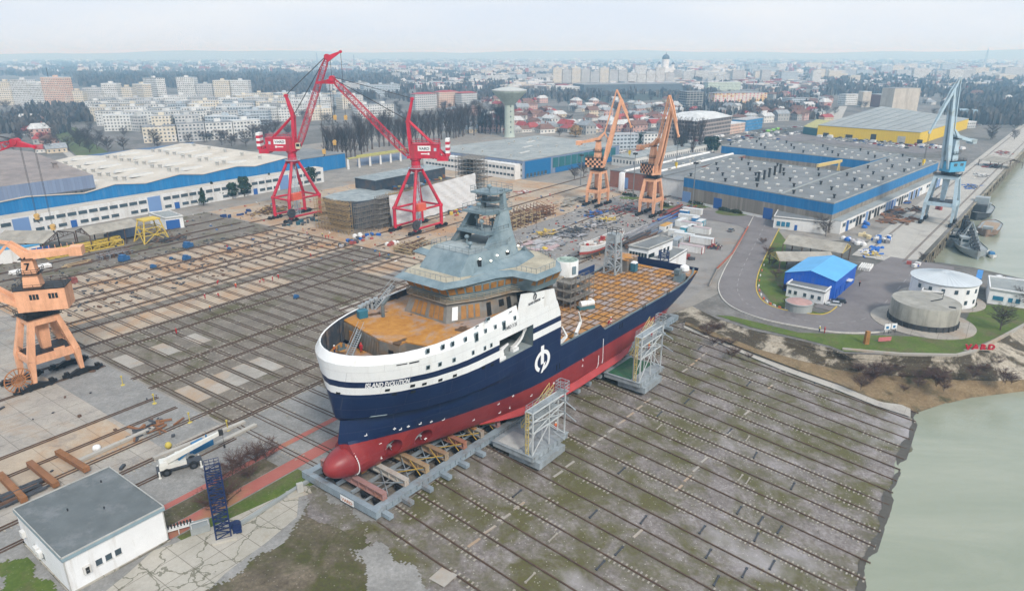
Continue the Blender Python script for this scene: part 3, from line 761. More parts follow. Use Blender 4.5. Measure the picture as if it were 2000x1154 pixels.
# ---- rail, portholes and marks on the port side
def hull_frame(x, z):
    y=hb(x,z); e=.15; dx=Vector((2*e,hb(x+e,z)-hb(x-e,z),0)).normalized(); dz=Vector((0,hb(x,z+e)-hb(x,z-e),2*e)).normalized()
    n=dx.cross(dz); n=-n if n.y<0 else n; return Vector((x,y,z)),dx,dz,n
def patch(mb,x,z,w,h,d=.05):
    p,dx,dz,n=hull_frame(x,z); P=[]
    for o in (-.08,d):
        for a,b in ((-1,-1),(1,-1),(1,1),(-1,1)): P.append(tuple(p+dx*a*w/2+dz*b*h/2+n*o))
    mb.hexa(P)
def c5(x,y): return (580+x/2.885,360+y/2.885)
def c7(x,y): return (580+x/2.885,650+y/2.885)
WIN=[(c5(737,938),.8,1.),(c5(822,915),.8,1.),(c5(877,898),.8,1.),(c5(950,872),.75,.95),(c5(1011,860),1.1,2.),(c5(1063,825),.7,.9),(c5(1118,802),.7,.9),(c5(1166,795),1.,2.),(c5(1228,752),.7,.9),(c5(1076,758),1.2,.7),
 (c5(738,1030),.8,.9),(c5(805,1012),.8,.9),(c5(885,988),.75,.9),(c5(992,947),.7,.9),(c5(1058,922),.7,.9),(c5(1094,905),.7,.9)]
for p,w,h in WIN:
    x,z=HP(*p); mb=SB(); w*=.82; h*=.82; patch(mb,x,z,w,h,.09); f=mb.build('porthole', m_grey, ship); mb=SB(); patch(mb,x,z,w*.72,h*.76,.12); mb.build('pane', m_glass, f)
for p in [c7(510,322),c7(652,298),c7(718,287),c7(232,340),c7(808,265),c7(890,240),c7(1052,195),c7(1100,180),c7(655,332),c7(548,345)]:
    x,z=HP(*p); mb=SB(); patch(mb,x,z,.75,.45,.05); mb.build('hull_opening', m_dark, ship)
for p,w,h in [(c5(591,1014),1.7,.14),(c5(661,1002),1.6,.14),(c5(1016,799),.8,.14),(c5(1205,718),.7,.12),(c5(1387,639),.7,.12)]:
    x,z=HP(*p); mb=SB(); patch(mb,x,z,w,h,.05); mb.build('freeing_slot', m_dark, ship)
x,z=HP(*c7(458,468)); mb=SB(); patch(mb,x,z,2.6,.5,.04); mb.build('primer_patch', m_grey, ship)
# pairs of dark scupper slots and small white draught marks
for p in [c6 for c6 in ((1213,636),(1258,600),(1305,572),(1090,716))]:
    for d in (-.5,.5):
        x,z=Splane(*p,12.3); mb=SB(); patch(mb,x+d,z,.28,1.2,.04); mb.build('scupper_slot', m_dark, ship)
for p in [c7(388,578),c7(470,622),c7(550,540),c7(628,527),c7(694,513),c7(757,500),c7(824,490),c7(583,545),c7(725,596),c7(743,622),c7(474,703),c7(994,492),c7(1142,450),c7(1198,420),c7(1320,355),c7(1448,283),c7(1608,187),c7(1135,402),c7(1218,355),c7(890,585),c7(1190,470),c7(1610,150),c7(1600,265)]:
    x,z=HP(*p); mb=SB(); r=random.Random(int(p[0]*7)); k=r.randint(0,2)
    mb_w=.14
    if k==0: patch(mb,x,z,.1,.5); patch(mb,x,z,.5,.1)
    elif k==1: patch(mb,x,z,.1,.5); patch(mb,x+.18,z-.25,.3,.1)
    else: patch(mb,x,z,.5,.1); patch(mb,x+.1,z+.2,.1,.36)
    mb.build('draught_mark', m_text, ship)
for (xa,za,zb) in ((1.6,5.2,10.9),(62.,5.5,11.4),(60.2,3.6,8.)):
    mb=SB(); n=16
    for i in range(n):
        z=za+(zb-za)*i/n; patch(mb,xa,z,.16,(zb-za)/n*.8,.05)
    if xa<5:
        mb=SB()
        for i in range(n):
            z=3.9+(9.6-3.9)*i/n; r=math.sqrt(max(0,1-((z-6.6)/2.95)**2)); x0=1.6-.05*i
            mb.box(x0,3.*r+.03,z,.14,.1,.3)
    mb.build('draught_scale', m_text, ship)
# ---- lettering
def glyphs(txt, size, bold=0.):
    cu=bpy.data.curves.new('lettering_source','FONT'); cu.body=txt; cu.size=size; cu.offset=bold; cu.resolution_u=3
    o=bpy.data.objects.new('lettering_source', cu); C.objects.link(o); bpy.context.view_layer.update()
    me=bpy.data.meshes.new_from_object(o.evaluated_get(bpy.context.evaluated_depsgraph_get())); V=[tuple(v.co) for v in me.vertices]; F=[tuple(p.vertices) for p in me.polygons]
    bpy.data.objects.remove(o); bpy.data.curves.remove(cu); bpy.data.meshes.remove(me); return V,F
def subdiv(V,F,L):
    bm=bmesh.new(); vs=[bm.verts.new(v) for v in V]
    for f in F:
        try: bm.faces.new([vs[i] for i in f])
        except ValueError: pass
    bmesh.ops.triangulate(bm, faces=bm.faces)
    for _ in range(3):
        e=[e for e in bm.edges if e.calc_length()>L]
        if e: bmesh.ops.subdivide_edges(bm, edges=e, cuts=1); bmesh.ops.triangulate(bm, faces=bm.faces)
    bm.verts.index_update(); r=([tuple(v.co) for v in bm.verts],[tuple(v.index for v in f.verts) for f in bm.faces]); bm.free(); return r
def hulltext(txt, p0, p1, size, mat, name='ship_name', bold=.02, band=False):
    x0,z0=HP(*p0); x1,z1=HP(*p1); V,F=glyphs(txt,size,bold); w=max(v[0] for v in V); V,F=subdiv(V,F,.8); mb=SB(); pts=[]
    for vx,vy,_ in V:
        t=vx/w; x=x0+(x1-x0)*t; z=((20.82+.45*(1-x/45.3)) if band is True else band)+vy*.92 if band else z0+(z1-z0)*t+vy*.92
        pts.append((x,hb(x,z)+.07,z))
    mb.vs(pts)
    for f in F: mb.face(f)
    return mb.build(name, mat, ship)
hulltext('ISLAND EVOLUTION', c7(384,291), c7(634,266), 1.35, m_text, bold=.045, band=True)
hulltext('VARD 3 25', c5(1168,720), c5(1238,698), .95, m_tdark, 'builder_mark', .02, 24.25)
def flat(txt,p0,p1,size,y,mat,name,bold=.02):
    x0,z0=Splane(*p0,y); x1,z1=Splane(*p1,y); V,F=glyphs(txt,size,bold); w=max(v[0] for v in V); mb=SB()
    mb.vs([(x0+(x1-x0)*vx/w, y, z0+(z1-z0)*vx/w+vy) for vx,vy,_ in V])
    for f in F: mb.face(f)
    return mb.build(name, mat, ship)
def emblem(cx,cz,w,h,y,mat,name):
    mb=SB(); n=40; ro=1.; ri=.66
    for k in range(n):
        a=2*math.pi*k/n; b=2*math.pi*(k+1)/n
        if 3.0<a<3.5: continue
        mb.poly([(cx+w*r*math.sin(t),y,cz+h*r*math.cos(t)) for r,t in ((ro,a-1.57+1.57),(ro,b),(ri,b),(ri,a))])
    # upright bar that leaves the ring at the top and a stroke that leaves it at the bottom
    mb.poly([(cx-.22*w,y+.004,cz-.3*h),(cx+.18*w,y+.004,cz-.3*h),(cx+.18*w,y+.004,cz+1.45*h),(cx-.22*w,y+.004,cz+1.45*h)])
    mb.poly([(cx+.18*w,y+.004,cz-.28*h),(cx+.45*w,y+.004,cz-.2*h),(cx+.05*w,y+.004,cz-1.12*h),(cx-.22*w,y+.004,cz-1.12*h)])
    return mb.build(name, mat, ship)
emblem(39.1,14.3,2.5,2.2,12.37,m_text,'hull_emblem')
# ---- white side screens carrying on above the rim, both sides
for sd in (1,-1):
    mb=SB(); pr=[(31.6,25.2),(43.6,25.2),(42.6,28.),(32.6,29.6),(31.9,27.6)]
    a=[(x,sd*12.32,z) for x,z in pr]; b=[(x,sd*12.0,z) for x,z in pr]
    n=mb.vs(a); k=mb.vs(b); L=len(pr); mb.face(range(n,n+L)); mb.face(range(k,k+L))
    for i in range(L): mb.face((n+i,n+(i+1)%L,k+(i+1)%L,k+i))
    mb.build('side_screen', m_white, ship)
    mb=SB(); P2=[(42.4,26.3),(45.3,21.9),(45.3,12.5)]
    mb.poly([(42.7,sd*12.2,27.9),(43.4,sd*12.2,26.3),(45.2,sd*12.2,21.9),(45.2,sd*12.2,12.5),(45.2,sd*3,12.5),(45.2,sd*3,21.9),(43.4,sd*3,26.3),(42.7,sd*3,27.9)]); mb.build('end_bulkhead', m_raw, ship)
flat('ISLAND OFFSHORE', c5(1305,684), c5(1372,652), .62, 12.40, m_tdark, 'owner_name')
x,z=Splane(*c5(1342,632),12.4); emblem(x,z,.55,.62,12.40,m_tdark,'small_emblem')
# ---- accommodation front on the foredeck
LB=[(20.3,-5.2),(20.3,5.2),(26.5,8.2),(34.,9.6),(46,9.8),(46,-9.8),(34,-9.6),(26.5,-8.2)]
LT=[(21.6,-4.4),(21.6,4.4),(27.2,7.3),(34.3,8.7),(46,9.),(46,-9.),(34.3,-8.7),(27.2,-7.3)]
mb=SB(); mb.prism(LB,25.9,29.3,LT); mb.build('deckhouse', m_raw, ship)
def wallpanel(mb,p,q,tp,tq,z0,z1,u,w,v0,v1,d=.07):     # panel on a sloping wall between base p-q and top tp-tq
    def pt(t,s): return Vector((p[0]+(q[0]-p[0])*t+((tp[0]+(tq[0]-tp[0])*t)-(p[0]+(q[0]-p[0])*t))*s, p[1]+(q[1]-p[1])*t+((tp[1]+(tq[1]-tp[1])*t)-(p[1]+(q[1]-p[1])*t))*s, z0+(z1-z0)*s))
    L=math.dist(p,q); a,b=(u-w/2)/L,(u+w/2)/L; H=z1-z0
    c=[pt(a,v0/H),pt(b,v0/H),pt(b,v1/H),pt(a,v1/H)]; n=(c[1]-c[0]).cross(c[3]-c[0]).normalized(); m=Vector(((p[0]+q[0])/2-33,(p[1]+q[1])/2,0)); n=-n if n.dot(m)<0 else n
    mb.hexa([tuple(x-n*.1) for x in c]+[tuple(x+n*d) for x in c])
for i,U in ((0,[(2.2,.95),(3.4,.95),(4.6,.95),(6.6,1.),(7.9,1.),(9.1,1.)]),(1,[(1.6,1.1),(3.3,1.),(4.7,1.),(6,.9)]),(7,[(1.6,1.1),(3.3,1.),(4.7,1.)]),(2,[])):
    for k,(u,w) in enumerate(U):
        mb=SB(); wallpanel(mb,LB[i],LB[(i+1)%8],LT[i],LT[(i+1)%8],25.9,29.3,u,w,.45,2.6); mb.build('boarded_window', m_white if (i==1 and k==0) else m_board, ship)
for (i,u,w,a,b) in ((1,8.,1.1,.1,2.3),(2,1.6,1.,.1,2.4),(2,4.6,1.2,1.1,2.3),(2,6.4,1.,.1,2.4),(3,2.5,3.,.9,2.5)):
    L=math.dist(LB[i],LB[i+1])
    if u<L-w/2:
        mb=SB(); wallpanel(mb,LB[i],LB[i+1],LT[i],LT[i+1],25.9,29.3,u,w,a,b,.05); mb.build('doorway', m_dark, ship)
WK=[(20.9,-4.9),(20.9,4.9),(27,8.2),(33,9.7),(36.5,12.2),(44,12.4),(46,12.2),(46,-12.2),(44,-12.4),(36.5,-12.2),(33,-9.7),(27,-8.2)]
mb=SB(); mb.prism(WK,29.3,29.55); mb.build('bridge_walkway', M('walkway_rusty',(.27,.24,.2),.8,.25,.4,dirt=(.3,.17,.07),damt=.5,dscale=.3), ship)
mb=SB(); mb.rail([(x,y,29.55) for x,y in WK[11:]+WK[:6]],1.,.07,1.5,3); mb.build('walkway_rail', M('rail_buff',(.33,.29,.22),.7,.2), ship)
# ---- wheelhouse
BB=[(22.3,-4.6),(22.3,4.6),(27.6,7.3),(33.6,8.9),(35.6,13.),(41.5,13.2),(43,9),(43,-9),(41.5,-13.2),(35.6,-13.),(33.6,-8.9),(27.6,-7.3)]
BT=[(20.6,-5.2),(20.6,5.2),(26.8,8.),(33.2,9.6),(34.6,14.2),(42.,14.4),(43.4,9.6),(43.4,-9.6),(42.,-14.4),(34.6,-14.2),(33.2,-9.6),(26.8,-8.)]
mb=SB(); mb.prism(BB,29.5,32.35,BT); mb.build('wheelhouse', m_grey, ship)
NW=[5,4,4,4,3,0,0,0,3,4,4,4]
for i in range(12):
    p,q,tp,tq=BB[i],BB[(i+1)%12],BT[i],BT[(i+1)%12]; L=math.dist(p,q)
    for k in range(NW[i]):
        mb=SB(); wallpanel(mb,p,q,tp,tq,29.5,32.35,L*(k+.5)/NW[i],L/NW[i]*.74,1.35,2.5); mb.build('bridge_window', m_board, ship)
RF=[(18.9,-5.9),(18.9,5.9),(22.6,7.3),(29.8,8.9),(32.2,10.4),(32.6,15.4),(40.4,15.4),(44,12.6),(46.5,7),(46.5,-7),(44,-12.6),(40.4,-15.4),(32.6,-15.4),(32.2,-10.4),(29.8,-8.9),(22.6,-7.3)]
RB=[(20.4,-5.5),(20.4,5.5),(23,6.9),(29.8,8.3),(32.6,9.9),(33.2,14.8),(40.2,14.8),(43.8,12.4),(46,7),(46,-7),(43.8,-12.4),(40.2,-14.8),(33.2,-14.8),(32.6,-9.9),(29.8,-8.3),(23,-6.9)]
RT=[(20.6,-5.1),(20.6,5.1),(23.4,6.3),(31,7.4),(33.4,9.2),(34,14.4),(39.8,14.4),(43.4,12),(46,6.6),(46,-6.6),(43.4,-12),(39.8,-14.4),(34,-14.4),(33.4,-9.2),(31,-7.4),(23.4,-6.3)]
mb=SB(); mb.prism(RB,32.3,32.7,RF,False); mb.prism(RF,32.7,33.45,RT,False); b=mb.vs([(x,y,32.3) for x,y in RB]); mb.face(range(b,b+16)); mb.build('bridge_roof', m_grey, ship)
mb=SB(); b=mb.vs([(x,y,33.4) for x,y in RT]); mb.face(range(b,b+16)); mb.build('roof_deck', m_roofdk, ship)
mb=SB(); mb.rail([(20.9,-5,33.4),(20.9,5,33.4),(23.4,6.,33.4)],.9,.05,1.2,1); mb.rail([(34,10,33.4),(34.2,14.2,33.4),(39.6,14.2,33.4),(43.2,11.8,33.4),(45.8,6.6,33.4),(45.8,-6.6,33.4),(43.2,-11.8,33.4),(39.6,-14.2,33.4),(34.2,-14.2,33.4)],.9,.06,1.2,1); mb.build('roof_stanchions', m_railg, ship)
mb=SB(); n=mb.vs([(41.2,4.2,33.4),(43.6,4.2,33.4),(43.6,6.8,33.4),(41.2,6.8,33.4),(42.2,5.4,35.4)])
for k in range(4): mb.face((n+k,n+(k+1)%4,n+4))
mb.build('roof_cone', m_grey2, ship)
# ---- top house with sloping front and side fairings
HB=[(24.2,-4.9),(24.2,4.9),(26.6,6.),(37.5,6.4),(41,5),(41,-5),(37.5,-6.4),(26.6,-6.)]
HTp=[(27.2,-4.6),(27.2,4.6),(28.6,5.2),(37.,5.4),(40,4.4),(40,-4.4),(37.,-5.4),(28.6,-5.2)]
mb=SB(); mb.prism(HB,33.3,36.6,HTp); mb.build('top_house', m_grey, ship)
mb=SB(); mb.prism([(28,4.8),(24,6.2),(31,8.2),(38,9.6),(42.5,8.),(41,5.6)],33.42,33.5,[(29.2,5.2),(26.5,6.1),(31.4,7.2),(37,7.6),(40.5,6.6),(40,5.6)]); 
for sd in (1,-1):
    mb=SB(); mb.prism([(29,sd*5.2),(25.5,sd*6.3),(31.,sd*7.4),(35.5,sd*9.),(43,sd*7.4),(43,sd*5.2)],33.42,34.5,[(30,sd*4.9),(30.6,sd*5.6),(32,sd*6.),(36.5,sd*6.4),(42,sd*6.2),(42.4,sd*4.9)]); mb.build('roof_fairing', m_grey, ship)
mb=SB(); mb.prism([(x+(.35 if x<35 else -.3),y*.9) for x,y in HTp],36.6,36.68); mb.build('house_top_deck', m_gdeck, ship)
mb=SB(); mb.rail([(x,y,36.65) for x,y in [HTp[0],HTp[1],HTp[3],HTp[4],HTp[5],HTp[6],HTp[7]]],1.,.05,1.6,2,True); mb.build('house_top_rail', m_railg, ship)
for q in ((28.8,5.62,33.9,.85,.3,1.7,.08),(36.6,5.75,33.7,1.,.3,1.8,.02)): mb=SB(); mb.box(*q); mb.build('doorway', m_dark, ship)
ml=bpy.data.materials.new('lit_work_lamp'); ml.use_nodes=True; ml.node_tree.nodes['Principled BSDF'].inputs['Emission Color'].default_value=(1,.9,.7,1); ml.node_tree.nodes['Principled BSDF'].inputs['Emission Strength'].default_value=3.5
for p in ((28.9,5.75,35.8),(31.4,6.15,35.),(33.4,5.95,35.5),(36.4,6.,35.6),(39.6,5.95,36.)):
    mb=SB(); mb.lathe([(0,p[2]-.16),(.15,p[2]-.1),(.2,p[2]),(.15,p[2]+.12),(0,p[2]+.17)],p[0],p[1],8); mb.build('work_lamp', ml, ship)
# ---- mast: two raked fins with platforms between
def fin(y0,y1,prof,name,mat):      # prof: (x_front, x_back, z) from base to top, y runs from y0 to y1 over the height
    mb=SB(); R=[]; z0,z1=prof[0][2],prof[-1][2]
    for a,b,z in prof:
        t=(z-z0)/(z1-z0); y=y0+(y1-y0)*t; w=.75-.35*t; R.append([(a,y-w,z),(b,y-w,z),(b,y+w,z),(a,y+w,z)])
    mb.ring(R); n=mb.vs(R[-1]); mb.face(range(n,n+4)); return mb.build(name,mat,ship)
FP=[(30.5,40.4,33.3),(32.1,40.,36.5),(35.2,39.9,39.2),(37.6,40.1,42.3)]
fin(5.2,2.9,FP,'mast_fin',m_grey); fin(-5.2,-2.9,[(32,37,33.3),(32.6,37,36.5),(34.6,38.2,39.2),(36.6,39.4,42.3)],'mast_fin',m_grey2)  # starboard fin takes a darker grey: the shade on its face is painted in
mb=SB(); mb.taper((39.4,2.6,42.2),(39.7,2.1,46.2),1.2,.8,1.,.7); mb.build('mast_post', m_grey, ship)
PLT=[([(33.4,-3.8),(33.2,3.2),(34.6,4.2),(39.,4.2),(39.,-4.)],38.7,.35),([(34.4,-3.2),(34.3,2.6),(35.6,3.4),(41.2,3.2),(41.2,-3.3)],42.2,.4),([(37.2,-2.4),(37.1,1.6),(38,2.2),(41.6,2.),(41.6,-2.4)],43.8,.3),([(36.2,-2.7),(36.1,2.1),(37.4,2.8),(42.2,2.5),(42.2,-2.7)],45.5,.32)]
for pts,z,h in PLT:
    mb=SB(); mb.prism([(x,y) for x,y in pts],z,z+h,[(x*1.0,y*1.03) for x,y in pts]); p=mb.build('mast_platform', m_grey, ship)
    mb=SB(); mb.rail([(x,y,z+h) for x,y in pts],1.,.05,1.3,2,True); mb.build('guard_rail', m_railg, p)
mb=SB(); mb.taper((37.6,-1,42.4),(38.2,-.8,45.6),.9,.6); mb.build('radar_post', m_grey2, ship)
for x,y,z,h in ((35,1,39.1,1.4),(36.5,-1.5,39.1,1.6),(38,1.,39.1,1.1),(35.4,0,42.6,.9),(38,.4,45.8,.7),(30.5,2,36.7,.7),(33,-1,36.7,1.)):
    mb=SB(); mb.tube((x,y,z),(x,y,z+h),.16); mb.lathe([(0,z+h-.1),(.4,z+h),(.5,z+h+.3),(.3,z+h+.6),(0,z+h+.7)],x,y,10); mb.build('antenna_stand', m_grey, ship)

# ---- cargo deck
mb=SB(); xs=[45.3,60,80,100,106,110,113.4]; pts=[(x,hb(x,DECK)-.15) for x in xs]; mb.prism(pts+[(x,-y) for x,y in reversed(pts)],12.2,12.5); mb.build('cargo_deck', m_rustg, ship)
m_bar=M('rusty_flat_bar',(.17,.1,.05),.8,.25,.6)
mb=SB()
for k in range(13): y=-10.6+k*1.77; mb.beam((48,y,12.62),(111.5,y,12.62),.16,.2)
for k in range(21): x=49+k*3.1; mb.beam((x,-10.6,12.6),(x,10.65,12.6),.16,.18)
mb.build('deck_grid', m_bar, ship)
mb=SB()
for sd in (1,-1):
    L=[(x,sd*(hb(x,DECK)-.25)) for x in [45.5,52,60.4]]; mb.ring([[(x,y,12.5) for x,y in L],[(x,y,bulwark(x)) for x,y in L]],False)
    L=[(x,sd*(hb(x,DECK)-.22)) for x in [62.5,80,97,104,110,114]]; mb.ring([[(x,y,12.4) for x,y in L],[(x,y,bulwark(x)) for x,y in L]],False)
mb.build('deck_bulwark', m_bar, ship)
mb=SB()
for sd in (1,-1):
    L=[(x,sd*(hb(x,DECK))) for x in [45.5,52,60.6,62.4,80,97,104,110,114]]
    mb.ring([[(x,y+.04*sd,bulwark(x)+.02) for x,y in L],[(x,y-sd*.5,bulwark(x)+.06) for x,y in L],[(x,y-sd*.5,bulwark(x)-.1) for x,y in L]],False)
mb.build('capping_rail', m_grey2, ship)
mb=SB(); mb.rail([(63,11.6,12.5),(104,11.4,12.5)],.9,.05,2.2,1); mb.rail([(46.5,11.4,12.5),(60,11.4,12.5)],1.,.05,1.5,2); mb.rail([(47,-11.6,12.5),(100,-11.4,12.5)],.9,.05,2.5,1); mb.build('deck_stanchions', m_railg, ship)
# starboard bulwark inner blue panel, stern horns
mb=SB(); mb.rng(86,97,-12.1,-11.8,12.5,15.2); mb.build('blue_bulwark', M('navy_plate',(.015,.04,.12),.5,.2), ship)
for sd in (1,):
    mb=SB(); mb.prism([(107.5,sd*11.6),(114.2,sd*10.8),(114.2,sd*7.4),(109.5,sd*7.4)],13.1,13.6); mb.build('quarter_platform', m_rust, ship)
    mb=SB(); mb.prism([(104.5,sd*8.),(107.4,sd*8.),(107.4,sd*10.6),(104.5,sd*10.6)],12.55,14.6,[(105.2,sd*8.2),(107.2,sd*8.2),(107.2,sd*10.4),(105.2,sd*10.4)]); mb.box(105.6,sd*8.9,14.6,2.,1.5,1.2); mb.build('towing_pins', m_grey2, ship)
    mb=SB(); mb.lathe([(0.9,14.55),(1.3,15.),(1.2,15.9),(.4,16.4),(0,16.4)],108.6,sd*9.4,9); mb.build('covered_winch', m_white, ship)
# deck machinery of the working area
def deckcrane(x,y,rot,h,L):
    mb=SB(); mb.lathe([(.8,12.5),(.7,13.2),(.55,13.3),(.5,12.5+h)],x,y,10)
    c,s=math.cos(rot),math.sin(rot); p=(x,y,12.5+h); q=(x+c*L*.5,y+s*L*.5,12.5+h+L*.35); r=(x+c*L*.2,y+s*L*.2,12.5+h+L*.9)
    mb.taper(p,q,.6,.45); mb.taper(q,r,.4,.25); mb.beam((p[0],p[1],p[2]-.8),((p[0]+q[0])/2,(p[1]+q[1])/2,(p[2]+q[2])/2),.2); return mb.build('deck_crane', m_white, ship)
deckcrane(47.6,10.2,.3,1.6,4.2); deckcrane(54.5,10.,-.2,1.8,5.)
mb=SB(); mb.box(47.4,11.2,12.5,2.2,1.2,.8,.3); mb.tube((48.6,10.6,13.),(50.4,11.3,13.),.35); mb.taper((47,11.4,13.2),(49.8,10.8,14.2),.5,.3); mb.build('deck_winch', m_white, ship)
x,y=Sz(1144,602,12.6); mb=SB(); mb.box(x,y,12.5,4.2,1.6,.7,.5); mb.build('skid_base', M('teal_skid',(.06,.14,.16),.6), ship); mb=SB(); mb.tube((x-1.6,y-.6,13.9),(x+1.7,y+1,13.9),.75,n=12); mb.lathe([(.3,13.7),(.5,14.9),(0,15)],x+1,y+.6,8); mb.build('pump_unit', m_white, ship)
# ---- white cylinder casing (funnel trunk) aft of the bridge
fx,fy=Sz(1106,588,12.5)
mb=SB(); mb.lathe([(2.4,12.5),(2.4,19.4)],fx,fy,28); mb.build('pedestal_trunk', m_raw, ship)
mb=SB(); mb.lathe([(2.7,19.4),(2.7,23.1),(2.65,23.2)],fx,fy,32); t=mb.build('pedestal_casing', m_white, ship, True, auto=30)
mb=SB(); mb.lathe([(2.65,23.2),(2.3,23.25),(2.1,22.8),(0,22.8)],fx,fy,28); mb.beam((fx-2.3,fy,23.2),(fx+2.3,fy,23.2),.2); mb.beam((fx,fy-2.3,23.2),(fx,fy+2.3,23.2),.2); mb.build('casing_top', M('green_grey_primer',(.3,.38,.34),.7), t)
mb=SB(); mb.box(fx-.9,fy+2.5,20.2,1.,.5,1.9,.35); mb.build('access_door', m_grey, t)
mb=SB(); mb.scaf(fx-5,fx-3.4,fy-4,fy+4.6,12.5,19,1.6,2.,1.9,.1); mb.scaf(fx-3.4,fx+4.6,fy+3.4,fy+4.9,12.5,19,2.,1.5,1.9,.1); mb.scaf(fx+3.4,fx+5,fy-4,fy+3.4,12.5,18,1.6,2.,1.9,.1)
x,y=SWd(0,0)
m_scaf=M('scaffold_steel',(.2,.185,.165),.7,.3,.5)
sc=thingw('scaffold','grey tube scaffold wrapped round the white cylinder on the ship deck','scaffold',x,y,0,math.atan2(SHX[1],SHX[0])); mb.build('scaffold_frame', m_scaf, sc)
# bilge keel
mb=SB()
for i in range(12):
    a,b=26+i*4.3,26+(i+1)*4.3
    w=lambda x: .1+1.15*min(1,(x-25.9)/8,(78-x)/6)
    P4=[]
    for x in (a,b):
        y=hb(x,4.7); P4.append(((x,y-.15,4.75),(x,y+w(x)*.85,4.75-w(x)*.75)))
    mb.poly([P4[0][0],P4[0][1],P4[1][1],P4[1][0]]); mb.poly([(p[0],p[1],p[2]-.14) for p in (P4[0][0],P4[0][1],P4[1][1],P4[1][0])])
    mb.poly([P4[0][1],P4[1][1],(P4[1][1][0],P4[1][1][1],P4[1][1][2]-.14),(P4[0][1][0],P4[0][1][1],P4[0][1][2]-.14)])
mb.build('bilge_keel', M('antifouling_red',(.36,.05,.05),.5,.15,.3), ship)
# deckhouse on the starboard quarter
x,y=Sz(1228,517,12.5)
mb=SB(); mb.prism([(104.,-11.2),(104.,-5.6),(110,-5.6),(110,-11.2)],12.5,15.8); mb.build('starboard_house', m_raw, ship)
mb=SB(); mb.prism([(103.8,-11.4),(103.8,-5.4),(110.2,-5.4),(110.2,-11.4)],15.8,16.); mb.build('house_roof', m_rust, ship)
# ================================================================ CRADLE, ACCESS PLATFORMS, PEOPLE
m_crad=M('cradle_blue_grey', (.24,.29,.33), .55, .2, .35, dirt=(.17,.13,.1), damt=.35)
m_blk=M('black_bogie', (.02,.02,.022), .6, .3, .6)
sx0,sy0=SWd(0,0); SROT=math.atan2(SHX[1],SHX[0])
def sthing(name,label,cat,x,y,z=0,group=None): X,Y=SWd(x,y); return thingw(name,label,cat,X,Y,z,SROT,group)
cr=sthing('launch_cradle','long blue grey steel cradle on bogies carrying the ship at the slipway edge','cradle',0,0)
for sd in (1,-1):
    mb=SB(); mb.rng(-.6,108,sd*8.4-.45,sd*8.4+.45,.75,1.75); mb.rng(-.6,108,sd*8.4-.7,sd*8.4+.7,1.75,1.85); mb.rng(-.6,108,sd*8.4-.7,sd*8.4+.7,.65,.75)
    for k in range(80): mb.box(k*1.36,sd*8.95,.8,.08,.18,.9)
    mb.build('side_girder', m_crad, cr)
mb=SB(); mb.prism([(-1.6,-9.4),(-.6,-9.4),(-.2,9.4),(-1.2,9.4)],.6,1.9)
for k in range(12): mb.box(-1.5+.03*k,-8.6+k*1.55,.65,.25,.12,1.15)
mb.build('front_girder', m_crad, cr)
mb=SB(); mb.rng(106.8,108.2,-9,9,.6,1.9); mb.build('rear_girder', m_crad, cr)
mb=SB(); q=[(-1.66,1.2),(-1.54,4.2)]; mb.hexa([(-1.72,1.2,.85),(-1.6,4.4,.85),(-1.55,4.4,.85),(-1.66,1.2,.85),(-1.72,1.2,1.95),(-1.6,4.4,1.95),(-1.55,4.4,1.95),(-1.66,1.2,1.95)]); sg=mb.build('name_plate', m_white, cr)
V,F=glyphs('VARD',.82,.02); w_=max(v[0] for v in V); mb=SB(); mb.vs([(-1.735+.1*((1.5+2.6*v[0]/w_)-1.2)/3.2, 1.5+2.6*v[0]/w_, 1.05+v[1]) for v in V]); [mb.face(f) for f in F]
mb.build('lettering', M('orange_lettering',(.5,.16,.05),.6,.05), sg)
random.seed(8)
BEAMC=[('faded_pink_beam',(.36,.22,.22)),('pale_beam',(.5,.5,.47)),('tan_beam',(.38,.3,.19)),('brown_tan_beam',(.33,.26,.18)),('red_tan_beam',(.36,.17,.12)),('grey_beam',(.36,.35,.31))]
for i in range(15):
    x=1.9+i*4.85 if i<8 else 1.9+8*4.85+(i-8)*8.6
    nm,c=BEAMC[i%6]; m=M(nm,c,.7,.2,.4,dirt=(.2,.085,.03),damt=.6,dscale=.4)
    e=8.1; top=3.2 if i<2 else 3.3
    mb=SB(); mb.rng(x-.5,x+.5,-e,e,1.95,2.1); mb.rng(x-.09,x+.09,-e,e,2.1,top-.15); mb.rng(x-.5,x+.5,-e,e,top-.15,top)
    for y in range(-8,9,2): mb.box(x,y,2.1,.9,.08,top-2.25)
    b=mb.build('cross_beam', m, cr)
    for y in ((-6.6,-3.6,3.6,6.6)):
        mb=SB(); mb.rng(x-.7,x+.7,y-.9,y+.9,1.2,1.6)
        for d in (-.45,.45):
            for yy in (-.55,.55): mb.tube((x+d-.12,y+yy,.75),(x+d+.12,y+yy,.75),.42,n=10)
        mb.build('bogie', m_blk, b)
mb=SB(); 
for i in range(14):
    x=3.+i*4.8
    for sd in (1,-1): mb.beam((x,sd*2,2.),(x+3.4,sd*7.6,2.6),.14); mb.beam((x+3.4,sd*2,2.6),(x,sd*7.6,2.),.14); mb.beam((x,sd*4,1.6),(x+4,sd*4,1.6),.2)
for sd in (1,-1): mb.rng(0,100,sd*1.9-.2,sd*1.9+.2,1.3,1.9); mb.rng(0,100,sd*5-.15,sd*5+.15,1.2,1.5)
mb.build('bracing', m_crad, cr)
mb=SB()
for i in range(5): x=8+i*4.85; mb.beam((x,4,2.2),(x+2.8,7.8,3.2),.12); mb.beam((x+3.2,4,3.2),(x+2,7.9,2.2),.12)
mb.build('lashing_bar', M('yellow_steel',(.45,.3,.06),.6,.2), cr)
